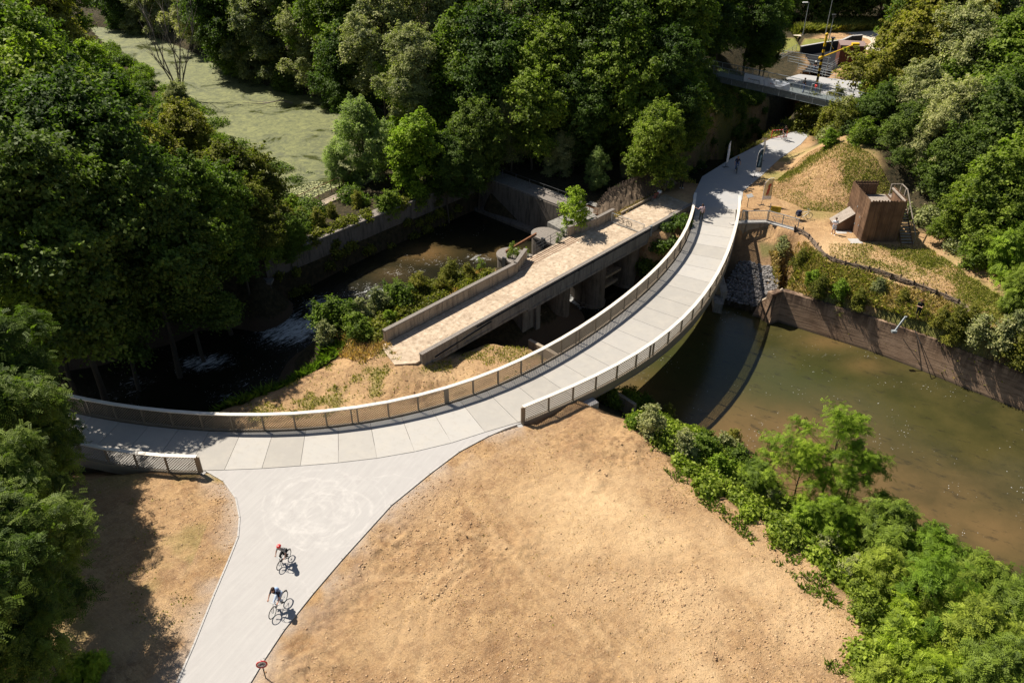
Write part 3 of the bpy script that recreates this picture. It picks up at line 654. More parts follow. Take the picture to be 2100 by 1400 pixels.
# slabs: walk the left edge in 2.12 m steps, join each to the nearest point of the right edge along the normal
Ls = resample(left_edge, step=2.12); re = resample(right_edge, step=0.05)
tan = np.gradient(Ls, axis=0); tan /= np.hypot(tan[:, 0], tan[:, 1])[:, None]
Rs = []; last = 0
for i, p in enumerate(Ls):
    n = np.array([-tan[i, 1], tan[i, 0]])
    v = re - p; along = np.abs(v @ tan[i]); dist = np.hypot(v[:, 0], v[:, 1])
    cand = np.where((dist < 9) & (np.arange(len(re)) >= last))[0]
    j = cand[np.argmin(along[cand] * 3 + dist[cand] * 0.05)] if len(cand) else last
    Rs.append(re[j]); last = j
Rs = np.array(Rs)
mb = MB(); gap = 0.012
for i in range(len(Ls) - 1):
    a, b, c, d = Ls[i], Ls[i + 1], Rs[i + 1], Rs[i]
    f = gap / 2.12
    q = [a + (b - a) * f, b + (a - b) * f, c + (d - c) * f, d + (c - d) * f]
    if np.hypot(*(c - d)) < 0.1: q = [a + (b - a) * f, b + (a - b) * f, c]
    mb.prism([tuple(x) for x in q], -0.2, 0.03)
deck = under(mb.build('deck', M['deck']), bridge)
mb = MB()
for i in range(len(Ls) - 1):
    a, b, c, d = Ls[i], Ls[i + 1], Rs[i + 1], Rs[i]
    cen = (a + b + c + d) / 4
    q = [a + (d - a) * .03, b + (c - b) * .03, b + (c - b) * .97, a + (d - a) * .97]
    on_land = (i > 14 and i < 27)
    mb.prism([tuple(x) for x in q], -0.30 if on_land else -0.75, -0.205)
box_g = under(mb.build('box_girder', M['taupe']), bridge)

def railing(name, cur, side_sign, root, closed_ends=(False, False), wide=(), skirt=True, label=None):
    """cap rail, posts, lattice and skirt beam following a plan curve"""
    pts = resample(cur, step=2.05); k = len(pts)
    lat = MB(); skirtb = MB(); cap = MB()
    posts = []
    z0, z1 = 0.10, RH - 0.10
    for i in range(k - 1):
        a = Vector((*pts[i], 0)); b = Vector((*pts[i + 1], 0)); d = b - a; L = d.length; d.normalize(); n = Vector((-d.y, d.x, 0))
        # lattice bars: diagonal flats in the plane of the bay
        hgt = z1 - z0; step = 0.185
        for sgn in (1, -1):
            u0 = -hgt
            while u0 < L + hgt:
                # line u = u0 + sgn*(z) for z in 0..hgt
                lo, hi = 0.0, hgt
                if sgn > 0: lo = max(lo, -u0); hi = min(hi, L - u0)
                else: lo = max(lo, u0 - L); hi = min(hi, u0)
                if hi - lo > 0.03:
                    p = a + d * (u0 + sgn * lo) + Vector((0, 0, z0 + lo)); q = a + d * (u0 + sgn * hi) + Vector((0, 0, z0 + hi))
                    lat.beam(p + n * 0.008 * sgn, q + n * 0.008 * sgn, 0.040, 0.014, up=tuple(n))
                u0 += step
        e = 0.012
        cap.obox((a + b) / 2 + Vector((0, 0, RH)), d * (L / 2 + 0.006), n * 0.135, Vector((0, 0, 0.03)))
        cap.obox((a + b) / 2 + Vector((0, 0, RH - 0.085)), d * (L / 2 - 0.004), n * 0.03, Vector((0, 0, 0.045)))
        lowz = -0.52 if skirt else -0.1
        skirtb.obox((a + b) / 2 + Vector((0, 0, (0.10 + lowz) / 2)) + n * side_sign * 0.0, d * (L / 2 + 0.004), n * 0.075, Vector((0, 0, (0.10 - lowz) / 2)))
        skirtb.obox((a + b) / 2 + Vector((0, 0, lowz)) , d * (L / 2 + 0.004), n * 0.12, Vector((0, 0, 0.03)))
    rail = under(lat.build(name, M['taupe']), root)
    if label: rail['label'] = label
    def sub(o): o.parent = rail; return o
    c = sub(cap.build('cap_rail', M['cream'])); s = sub(skirtb.build('edge_beam', M['taupe']))
    pm = MB(); pm.box(-0.02, 0.02, -0.05, 0.05, 0.1, RH - 0.04); pm.box(-0.045, 0.045, 0.045, 0.06, 0.1, RH - 0.04); pm.box(-0.045, 0.045, -0.06, -0.045, 0.1, RH - 0.04)
    proto = None
    wm = MB(); wm.box(-0.16, 0.16, -0.04, 0.04, 0.1, RH - 0.04); wproto = None
    for i in range(k):
        t = pts[min(i + 1, k - 1)] - pts[max(i - 1, 0)]; ang = math.atan2(t[1], t[0])
        spots = [(pts[i], False)]
        if i % 9 == 5 and i < k - 1: spots.append((pts[i] + t / np.hypot(*t) * 0.4, False))
        if i in wide or i in (0, k - 1): spots = [(pts[i], True)]
        for (p, w) in spots:
            if w:
                if wproto is None: wproto = wm.build('end_post', M['taupe'])
                o = wproto if not wproto.parent else wproto.copy()
            else:
                if proto is None: proto = pm.build('post', M['taupe'])
                o = proto if not proto.parent else proto.copy()
            if o.name not in COL.objects: COL.objects.link(o)
            o.parent = rail; o.location = (p[0], p[1], 0); o.rotation_euler = (0, 0, ang)
    return rail
railing('railing', curL, 1, bridge, wide=(20,), label='continuous long railing on the inner side of the curve')
railing('railing', curR, -1, bridge, label='shorter right hand railing over the brown river')
railing('railing', curA, -1, bridge, label='short railing at the lower left end')
# footings and splayed wing walls at the two gaps
def wing(mb, p, q, w, z0a, z1a, z1b):
    a, b = Vector((*p, 0)), Vector((*q, 0)); d = (b - a).normalized(); n = Vector((-d.y, d.x, 0)) * w / 2
    mb.prism([tuple((a - n)[:2]), tuple((b - n)[:2]), tuple((b + n)[:2]), tuple((a + n)[:2])], z0a, [z1a, z1b, z1b, z1a])
mb = MB(); e = curR[-1]; t = (curR[-2] - curR[-1]); t = t / np.hypot(*t)
pa = Vector((*e, 0)); dd = Vector((*t, 0)); nn = Vector((dd.y, -dd.x, 0))
if (pa + nn - Vector((*curL[90], 0))).length < (pa - nn - Vector((*curL[90], 0))).length: nn = -nn
mb.obox(pa + dd * 3.1 + nn * -0.1 + Vector((0, 0, -1.0)), dd * 3.0, nn * 0.32, Vector((0, 0, 0.44)))
mb.obox(pa + dd * 5.2 + nn * 0.1 + Vector((0, 0, -0.95)), dd * 0.75, nn * 0.5, Vector((0, 0, 0.55)))
abut = under(mb.build('abutment', M['new_conc'], bevel=0.02), bridge)
mb = MB(); wing(mb, P2(1062, 868), P2(1094, 905, -0.5), 0.34, -1.2, 0.03, -0.42)
under(mb.build('wing_wall', M['new_conc'], bevel=0.015), bridge)
mb = MB(); e = curA[0]; t = curA[1] - curA[0]; t = t / np.hypot(*t); pa = Vector((*e, 0)); dd = Vector((*t, 0)); nn = Vector((-dd.y, dd.x, 0))
if nn.y > 0: nn = -nn
mb.obox(pa + dd * 2.9 + nn * -0.05 + Vector((0, 0, -0.95)), dd * 2.9, nn * 0.3, Vector((0, 0, 0.42)))
under(mb.build('abutment', M['new_conc'], bevel=0.02), bridge)
mb = MB(); wing(mb, P2(418, 966), P2(408, 990, -0.3), 0.34, -1.2, 0.03, -0.3)
under(mb.build('wing_wall', M['new_conc'], bevel=0.015), bridge)

# ------------------------------------------------------------------ old weir bridge
old = empty('weir_bridge', W(0, 1.8, 0), 0, 'old sandy coloured concrete bridge on round masonry piers over the weir', 'bridge')
def mk_olddeck():
    m = NM('sandy_old_concrete_deck', 0.9, 0.15)
    n = m.noise(0.7, 6, 0.7); n2 = m.noise(2.6, 6, 0.75); n3 = m.noise(16, 4, 0.7)
    c = m.mix(m.ramp(n, 0.35, 0.65), (0.37, 0.28, 0.195), (0.55, 0.435, 0.31))
    c = m.mix(m.math('MULTIPLY', m.ramp(n2, 0.53, 0.66), 0.7), c, (0.70, 0.60, 0.47))
    c = m.mix(m.math('MULTIPLY', m.ramp(n2, 0.47, 0.36), 0.8), c, (0.20, 0.15, 0.105))
    c = m.mix(m.math('MULTIPLY', n3, 0.3), c, (0.2, 0.155, 0.11)); m.color(c); m.bump(m.math('ADD', n2, n3), 0.3, 0.02); return m.mat
M['olddeck'] = mk_olddeck()
def local(mbf):  # build a mesh in s,t coordinates and rotate it into place
    return mbf
ANG = math.atan2(OU.y, OU.x)
def put(o, root=old):
    """mesh built in (s,t,z) coordinates -> world, parented to root"""
    o.parent = root; o.matrix_parent_inverse = Matrix.Translation(-root.location)
    o.location = (OA.x, OA.y, 0); o.rotation_euler = (0, 0, ANG); return o
dk = [(-1.6, 1.0), (-0.4, 0.0), (29.2, 0.0), (37.2, 0.0), (37.6, 4.0), (29.6, 4.25), (26.4, 4.3), (23.3, 5.0), (16.9, 4.9), (14.4, 3.65), (-0.5, 3.65), (-0.9, 3.2)]
mb = MB(); mb.prism(dk, -0.4, 0.02); mb.box(13.6, 28.6, 0.25, 3.4, -0.95, -0.4)
put(mb.build('deck', M['olddeck'], bevel=0.01))
mb = MB()
for i, t in enumerate((4.62, 4.36, 4.1, 3.84)): mb.box(16.2 - i * 0.45, 23.4 - i * 0.05, t, t + 0.05, 0.02, 0.045)
put(mb.build('rail_strip', M['rust']))
# downstream parapet with recessed panels, in two lengths parted by a joint
def parapet(s0, s1, t0, t1, zt, zb, nb, outer=-1, name='parapet', root=old, rec=True):
    mb = MB(); mb.box(s0, s1, t0, t1, zb, zt - 0.09); o = put(mb.build(name, M['grey_conc'], bevel=0.01), root)
    cp = MB(); cp.box(s0 - 0.02, s1 + 0.02, t0 - 0.05, t1 + 0.05, zt - 0.09, zt); c = cp.build('coping', M['coping'], bevel=0.015); c.parent = o
    pr = MB(); L = (s1 - s0) / nb; face = t0 if outer < 0 else t1
    for i in range(nb):
        a, b = s0 + i * L, s0 + (i + 1) * L
        f = face + outer * 0.03
        def strip(x0, x1, z0, z1, th=0.03): pr.box(x0, x1, min(face, face + outer * th), max(face, face + outer * th), z0, z1)
        strip(a + 0.003, a + 0.28, zb, zt - 0.095); strip(b - 0.28, b - 0.003, zb, zt - 0.095)
        strip(a + 0.284, b - 0.284, zt - 0.28, zt - 0.095); strip(a + 0.284, b - 0.284, zb, zb + 0.22)
        # shallow drip line under the panel and pilaster at the joint
        strip(a + 0.6, b - 0.45, zb + 0.26, zb + 0.30, 0.05)
    q = pr.build('panel_frame', M['grey_conc']); q.parent = o
    return o
p1 = parapet(0.0, 11.6, -0.28, 0.0, 0.72, -0.62, 3)
p2 = parapet(11.64, 28.9, -0.28, 0.0, 0.72, -0.88, 5)
p3 = parapet(28.96, 36.3, -0.28, 0.0, 0.72, -0.88, 3)
mb = MB()
mb.tube([(1.2, -0.34, -0.1), (7.2, -0.34, 0.25)], 0.045, 6)
put(mb.build('cable_pipe', M['black']))
mb = MB(); mb.tube([(5.6, -0.345, 0.50), (28.8, -0.345, 0.50)], 0.055, 6)
for i in range(12): mb.box(6 + i * 2, 6.06 + i * 2, -0.40, -0.28, 0.42, 0.58)
put(mb.build('cable_pipe', M['black']))
mb = MB(); mb.tube([(28.93, -0.36, 0.9), (28.93, -0.36, -5.0)], 0.06, 6); mb.box(28.8, 29.05, -0.34, -0.2, 0.0, 0.85)
put(mb.build('drain_pipe', M['galv']))
# upstream parapets
def wall_run(pts, th, zt, zb, name, mat, root, panels=True):
    mb = MB(); cp = MB(); fr = MB()
    for a, b in zip(pts[:-1], pts[1:]):
        a, b = Vector((*a, 0)), Vector((*b, 0)); d = (b - a); L = d.length; d.normalize(); n = Vector((-d.y, d.x, 0))
        mb.obox((a + b) / 2 + Vector((0, 0, (zt + zb) / 2 - 0.04)), d * (L / 2 + 0.06), n * th / 2, Vector((0, 0, (zt - zb) / 2 - 0.04)))
        cp.obox((a + b) / 2 + Vector((0, 0, zt - 0.04)), d * (L / 2 + 0.08), n * (th / 2 + 0.04), Vector((0, 0, 0.045)))
        if panels:
            k = max(1, round(L / 2.9)); l = L / k
            for i in range(k):
                for x0, x1, z0, z1 in [(i * l, i * l + 0.2, zb, zt - 0.09), (i * l + 0.204, (i + 1) * l - 0.004, zt - 0.22, zt - 0.09), (i * l + 0.204, (i + 1) * l - 0.004, 0.03, 0.16)]:
                    for sg in (-1, 1):
                        fr.obox(a + d * (x0 + x1) / 2 + n * sg * (th / 2 + 0.015) + Vector((0, 0, (z0 + z1) / 2)), d * (x1 - x0) / 2, n * 0.015, Vector((0, 0, (z1 - z0) / 2)))
    o = mb.build(name, mat, bevel=0.01); put(o, root)
    c = cp.build('coping', M['coping']); c.parent = o
    if panels: f = fr.build('panel_frame', mat); f.parent = o
    return o
wall_run([(-0.1, 3.85), (14.5, 3.85), (17.0, 4.95)], 0.26, 1.08, -0.8, 'parapet', M['old_conc'], old)
wall_run([(23.3, 5.15), (26.5, 4.45), (29.2, 4.45)], 0.26, 1.0, -0.8, 'parapet', M['old_conc'], old)
# piers: long masonry walls rounded at both noses
def stadium(s, r, t0, t1, n=14):
    out = []
    for i in range(n + 1): a = math.pi + math.pi * i / n; out.append((s + r * math.cos(a), t0 + r * math.sin(a)))
    for i in range(n + 1): a = math.pi * i / n; out.append((s + r * math.cos(a), t1 + r * math.sin(a)))
    return out
for s in (17.0, 22.2, 27.4):
    mb = MB(); mb.prism(stadium(s, 1.04, 0.98, 3.0), -6.4, -0.98); mb.prism(stadium(s, 1.16, 0.98, 3.0), -6.4, -4.85)
    q = mb.build('pier', M['wet_and_shade_conc'], smooth=False, bevel=0.02); put(q)
for (a, b) in ((13.7, 15.9), (23.3, 26.3)):
    mb = MB(); mb.box(a, b, 0.9, 2.9, -3.3, -3.05); mb.box(a, b, 1.2, 2.6, -4.6, -4.3); put(mb.build('cross_beam', M['old_conc'], bevel=0.01))
for (a, b) in ((18.2, 21.0),):
    mb = MB(); mb.box(a, b, 3.3, 3.5, -3.4, -0.95); put(mb.build('sluice_gate', M['wet_and_shade_conc']))
mb = MB(); mb.box(11.8, 13.6, 0.5, 3.7, -6.4, -0.42); mb.box(13.2, 13.75, 0.2, 0.6, -6.4, -0.9); put(mb.build('abutment', M['grey_conc'], bevel=0.02))
mb = MB(); mb.box(28.85, 30.5, 0.02, 3.9, -6.4, -0.42); put(mb.build('abutment', M['wet_and_shade_conc'], bevel=0.02))
# upstream pier heads: separate stone cutwaters with flat weedy tops
def head(s, label, t1=7.4):
    rt = empty('cutwater_pier', W(s, 6, -6.4), 0, label, 'stone pier')
    mb = MB(); mb.prism(stadium(s, 1.14, 6.2, t1 - 0.5), -6.4, -0.32); mb.box(s - 1.14, s + 1.14, 4.05, 6.2, -6.4, -0.32); put(mb.build('masonry', M['wet_and_shade_conc'], bevel=0.03), rt)
    mb = MB(); mb.prism(stadium(s, 1.22, 6.2, t1 - 0.5), -0.32, -0.06); mb.box(s - 1.22, s + 1.22, 5.1, 6.2, -0.32, -0.065); put(mb.build('cap_stone', M['coping'], bevel=0.03), rt)
    mb = MB(); mb.box(s - 1.3, s - 1.14, 6.2, 6.6, -5.5, 0.15); put(mb.build('stop_log_post', M['dark_steel']), rt); return rt
head(17.0, 'round nosed stone pier top with weeds beside the bent parapet end')
head(22.3, 'round nosed stone pier top under the rusty beam and thin handrail', 7.9)
mb = MB(); a = W(16.6, 7.0, 0.1); b = W(21.0, 7.2, 0.25); mb.beam(a, b, 0.14, 0.03); mb.beam(a + Vector((0, 0, 0.1)), b + Vector((0, 0, 0.1)), 0.03, 0.2); mb.beam(a + Vector((0, 0, 0.2)), b + Vector((0, 0, 0.2)), 0.14, 0.03)
tag(mb.build('steel_beam', M['rust']), 'rusty steel beam lying between the two round nosed pier tops', 'beam')
def pipe_fence(name, pts, h, rails, label, mat, spacing=1.6, zb=0.0, r=0.025, group=None, bars=False):
    """pts world (x,y,z) polyline; posts as children"""
    p0 = Vector(pts[0]); root = empty(name, p0, 0, label, 'railing', group)
    rm = MB()
    for zr in rails: rm.tube([Vector(p) - p0 + Vector((0, 0, h * zr)) for p in pts], r, 6)
    rm.build('rail', mat, root)
    if bars:
        bm = MB()
        for a, b in zip(pts[:-1], pts[1:]):
            a = Vector(a) - p0; b = Vector(b) - p0; n = max(1, int((b - a).length / bars))
            for i in range(n): q = a.lerp(b, (i + .5) / n); bm.beam(q + Vector((0, 0, h * rails[-1])), q + Vector((0, 0, h * rails[0])), 0.02, 0.02, (1, 0, 0))
        bm.build('bar_infill', mat, root)
    pm = MB(); pm.beam((0, 0, zb), (0, 0, h), 0.055, 0.055, (1, 0, 0)); proto = pm.build('post', mat, root); first = True
    for a, b in zip(pts[:-1], pts[1:]):
        a = Vector(a) - p0; b = Vector(b) - p0; n = max(1, round((b - a).length / spacing))
        for i in range(n + (1 if (b + p0 - Vector(pts[-1])).length < 1e-4 else 0)):
            o = proto if first else proto.copy()
            if not first: COL.objects.link(o)
            first = False; o.parent = root; o.location = a.lerp(b, i / n)
    return root
pipe_fence('handrail', [tuple(W(18.4, 5.2, -0.1)), tuple(W(23.2, 5.3, 0.0))], 1.0, (1.0, 0.66, 0.33), 'thin dark handrail along the open upstream edge of the old bridge', M['dark_steel'], 2.3, r=0.018)
gt = pipe_fence('barrier_fence', [tuple(W(28.3, 3.9, 0.02)), tuple(W(28.3, 0.1, 0.02))], 1.05, (1.0, 0.12), 'galvanised bar fence across the old bridge with a bicycle behind it', M['galv'], 3.8, bars=0.13)
# masonry head walls around the pool
def wall_thing(name, pts, th, zt, zb, label, mat, coping=True, cmat=None, group=None):
    p0 = Vector((*pts[0], 0)); root = empty(name, (p0.x, p0.y, zb), 0, label, 'retaining wall', group); mb = MB(); cp = MB()
    for a, b in zip(pts[:-1], pts[1:]):
        a, b = Vector((*a, 0)), Vector((*b, 0)); d = b - a; L = d.length; d.normalize(); n = Vector((-d.y, d.x, 0))
        q = [a - d * 0.02, b + d * 0.02, b + d * 0.02 + n * th, a - d * 0.02 + n * th]
        mb.prism([tuple(x[:2]) for x in q], zb, zt)
        if coping: q = [a - d * 0.02 - n * 0.08, b + d * 0.02 - n * 0.08, b + d * 0.02 + n * (th + 0.05), a - d * 0.02 + n * (th + 0.05)]; cp.prism([tuple(x[:2]) for x in q], zt, zt + 0.16)
    o = mb.build('wall_face', mat, bevel=0.02); under(o, root)
    if coping: c = cp.build('coping', cmat or M['coping'], bevel=0.02); under(c, root)
    return root
wall_thing('quay_wall', [W2(26.7, 21.3), W2(0.5, 21.3)][::-1], 1.2, 0.22, -6.4, 'long dark masonry quay wall below the grey green tree at the pool', M['wet_and_shade_conc'])
cw = wall_thing('lock_wall', [W2(27.2, 8.4), W2(27.2, 21.2)][::1], -2.4, 0.25, -6.4, 'smooth concrete wall with flat walkway top closing the pool', M['wet_and_shade_conc'])  # darker masonry colour stands in for the shade of the trees
mb = MB(); mb.box(26.2, 27.19, 8.4, 21.25, -6.4, -3.1); put(mb.build('ledge', M['wet_and_shade_conc'], bevel=0.03), cw)  # ledge darkened the same way, tree shade put into its colour
mb = MB(); mb.box(29.62, 30.2, 5.2, 8.3, -6.4, 0.0); put(mb.build('buttress', M['wet_and_shade_conc'], bevel=0.03), cw)
mb = MB(); mb.prism([(25.9, 4.7), (31, 4.6), (31, 8.6), (28.2, 8.35), (24.2, 8.6), (23.6, 5.4)], -0.6, 0.0); mb.box(24.0, 27.1, 5.3, 8.3, -6.4, -0.6)
o = put(mb.build('stone_platform', M['grey_conc'], bevel=0.03), cw)
pipe_fence('handrail', [tuple(W(25.6, 8.3, 0)), tuple(W(27.9, 7.4, 0)), tuple(W(28.0, 5.4, 0))], 1.05, (1.0, 0.5), 'rusty dark handrail round the stone platform behind the leafy young tree', M['rust'], 1.3, r=0.022)
pipe_fence('handrail', [tuple(W(28.3, 20.5, 0.4)), tuple(W(28.3, 8.8, 0.4))], 1.05, (1.0, 0.5), 'dark handrail along the walkway on top of the smooth pool wall', M['dark_steel'], 2.0, r=0.022)
# sloping masonry buttress at the end of the quay wall
rt = empty('sloping_buttress', W(0.2, 20.3, -6.4), 0, 'broad sloping masonry buttress at the dark rapids', 'buttress')
mb = MB(); q = [P2(507, 640, -4.9), P2(578, 660, -5.0), P2(556, 590, -1.6), P2(520, 588, -1.6)]
vs = [(q[0][0], q[0][1], -5.6), (q[1][0], q[1][1], -5.6), (q[2][0], q[2][1], -1.2), (q[3][0], q[3][1], -1.2)]
cx = sum(v[0] for v in vs) / 4; 
mb._add(vs + [(vs[0][0], vs[0][1], -6.5), (vs[1][0], vs[1][1], -6.5), (vs[2][0] + 0.5, vs[2][1] + 1.5, -6.5), (vs[3][0], vs[3][1] + 1.5, -6.5)], [(0, 1, 2, 3), (4, 7, 6, 5), (0, 4, 5, 1), (1, 5, 6, 2), (2, 6, 7, 3), (3, 7, 4, 0)])
under(mb.build('masonry', M['wet_and_shade_conc'], bevel=0.04), rt)
mb = MB(); mb.obox(((vs[2][0] + vs[3][0]) / 2, vs[2][1] + 0.3, -1.12), (abs(vs[2][0] - vs[3][0]) / 2 + 0.15, 0, 0), (0, 0.45, 0), (0, 0, 0.1)); under(mb.build('cap_stone', M['coping']), rt)
# right bank
rb = [P2(1584, 604, -2.2), P2(1605, 597, -2.2), P2(1700, 625, -2.2), P2(1800, 655, -2.2), P2(1900, 690, -2.2), P2(2000, 728, -2.2), P2(2120, 772, -2.2), (52, 41.5)]
def mk_quay():
    m = NM('board_marked_quay_concrete', 0.9, 0.15)
    n = m.noise(0.5, 6, 0.7); hz = m.noise(1.0, 5, 0.7, co=m.scale((0.5, 0.5, 7))); vt = m.noise(1.0, 5, 0.75, co=m.scale((2.0, 2.0, 0.3)))
    c = m.mix(m.ramp(n, 0.3, 0.7), (0.25, 0.16, 0.10), (0.40, 0.275, 0.185))
    c = m.mix(m.math('MULTIPLY', m.ramp(hz, 0.50, 0.62), 0.7), c, (0.11, 0.072, 0.048))
    sx = m.n.new('ShaderNodeSeparateXYZ'); m.l.new(m.co, sx.inputs[0])
    topd = m.ramp(sx.outputs['Z'], -3.9, -2.3)
    c = m.mix(m.math('MULTIPLY', m.math('MULTIPLY', m.ramp(vt, 0.38, 0.55), topd), 0.85), c, (0.055, 0.035, 0.025))
    c = m.mix(m.math('MULTIPLY', m.ramp(sx.outputs['Z'], -4.9, -5.15), 0.8), c, (0.06, 0.05, 0.035))
    m.color(c); m.bump(m.math('ADD', hz, n), 0.5, 0.05); return m.mat
M['quay'] = mk_quay()
qw = empty('quay_wall', (rb[2][0], rb[2][1], -6.4), 0, 'pinkish stained quay wall below the grassy bank on the right', 'retaining wall')
mb = MB()
for a, b in zip(rb[:-1], rb[1:]):
    a, b = Vector((*a, 0)), Vector((*b, 0)); d = (b - a).normalized(); n = Vector((-d.y, d.x, 0))
    if n.y < 0: n = -n
    mb._add([(*(a - n * 0.5)[:2], -6.5), (*(b - n * 0.5)[:2], -6.5), (*b[:2], -2.2), (*a[:2], -2.2), (*(a + n * 0.6)[:2], -6.5), (*(b + n * 0.6)[:2], -6.5), (*(b + n * 0.6)[:2], -2.2), (*(a + n * 0.6)[:2], -2.2)],
            [(0, 1, 2, 3), (4, 7, 6, 5), (3, 2, 6, 7), (0, 3, 7, 4), (1, 5, 6, 2)])
under(mb.build('wall_face', M['quay']), qw)
mb = MB()
for p, q in zip([P2(1483, 622, -5.2), P2(1558, 650, -5.2)], [P2(1558, 650, -5.2), rb[0]]):
    pass
a, b = P2(1556, 621, -3.9), P2(1606, 594, -2.15)
mb = MB(); va, vb = Vector((*a, -3.95)), Vector((*b, -2.12)); mb.beam(va, vb, 0.3, 0.25); under(mb.build('coping', M['old_conc'], bevel=0.02), qw)
a = Vector(P(1556, 621, -3.9)); b = Vector((rb[0][0], rb[0][1], 0)); c_ = Vector((rb[1][0] + .1, rb[1][1], 0)); base = Vector(P(1560, 655, -5.2))
mb = MB(); mb._add([(a.x, a.y, -4.0), (c_.x, c_.y, -2.2), (rb[1][0] + 0.3, rb[1][1] - 0.5, -6.5), (base.x - 1.2, base.y + 0.4, -6.5), (base.x, base.y, -6.5), (rb[0][0], rb[0][1] - 0.55, -6.5), (b.x, b.y - 0.15, -2.3), (b.x + .4, b.y, -2.2)], [(0, 3, 4, 6), (6, 4, 5, 7), (0, 6, 7, 1)])
under(mb.build('return_wall', M['quay']), qw)
mb = MB(); ca, cb = Vector(P(1478, 605, -4.5)), Vector(P(1556, 626, -4.5)); mb.beam(ca + Vector((0, 0, -1.0)), cb + Vector((0, 0, -1.0)), 0.35, 2.0)
under(mb.build('toe_wall', M['wet_and_shade_conc'], bevel=0.02), qw)

# bridge head retaining wall with bar railing
hw = [P2(1506, 470, -0.05), P2(1521, 459, -0.05), P2(1572, 457, -0.05), P2(1633, 476, -0.05)]
hw = [P2(1500, 462), P2(1521, 458), P2(1573, 457), P2(1636, 475)]
hwt = wall_thing('bridge_head_wall', hw, 0.4, -0.05, -5.5, 'streaky concrete wall beneath the bar railing at the bridge head', M['old_conc'], True, M['new_conc'])
pipe_fence('bar_railing', [(hw[1][0], hw[1][1] + 0.2, 0.1), (hw[2][0], hw[2][1] + 0.2, 0.1), (hw[3][0], hw[3][1] + 0.2, 0.1)], 1.1, (1.0, 0.1), 'grey steel bar railing on the streaky bridge head wall', M['galv'], 1.8, bars=0.14, r=0.035)
mb = MB(); mb.prism([P2(1512, 474, -1), P2(1420, 452, -1), P2(1420, 440, -1), P2(1520, 456, -1)], -6.0, -0.80); 
tag(mb.build('bridge_seat', M['grey_conc'], bevel=0.02), 'shaded concrete seat under the far end of the curved bridge', 'abutment')
mb = MB(); a = Vector(P(1477, 590, -2.5)); mb.prism([P2(1465, 560, -3), P2(1478, 556, -3), P2(1492, 600, -4), P2(1478, 606, -4)], -6.4, [-2.6, -2.6, -3.8, -3.8]); mb.prism([P2(1462, 606, -4.3), P2(1484, 606, -4.3), P2(1480, 640, -5), P2(1462, 636, -5)], -6.4, -4.2)
tag(mb.build('pier_foot', M['grey_conc'], bevel=0.03), 'angled concrete pier foot at the water under the curved bridge', 'pier')
# low wall at the lower side of the old abutment
wl2 = wall_thing('low_wall', [P2(1083, 697, -2.3), P2(1130, 722, -2.3), P2(1215, 775, -2.3), P2(1300, 830, -2.3)], 0.3, -2.3, -6.4, 'low concrete river wall on the right of the sandy island', M['old_conc'], False)
# walkway by the pond
wk = empty('pond_walkway', P(640, 435, 0.2), 0, 'narrow sunlit concrete walkway between pond and quay wall', 'walkway')
mb = MB(); mb.prism([P2(606, 446, 0.3), P2(700, 405, 0.3), P2(770, 365, 0.3), P2(768, 358, 0.3), P2(695, 395, 0.3), P2(604, 438, 0.3)], -0.5, 0.32); under(mb.build('slab', M['old_conc'], bevel=0.02), wk)
pipe_fence('pipe_railing', [tuple(P(600, 432, 0.3)), tuple(P(730, 372, 0.3))], 1.25, (1.0,), 'rusty pipe railing beside the pond with lily pads', M['rust'], 1.9, r=0.035)
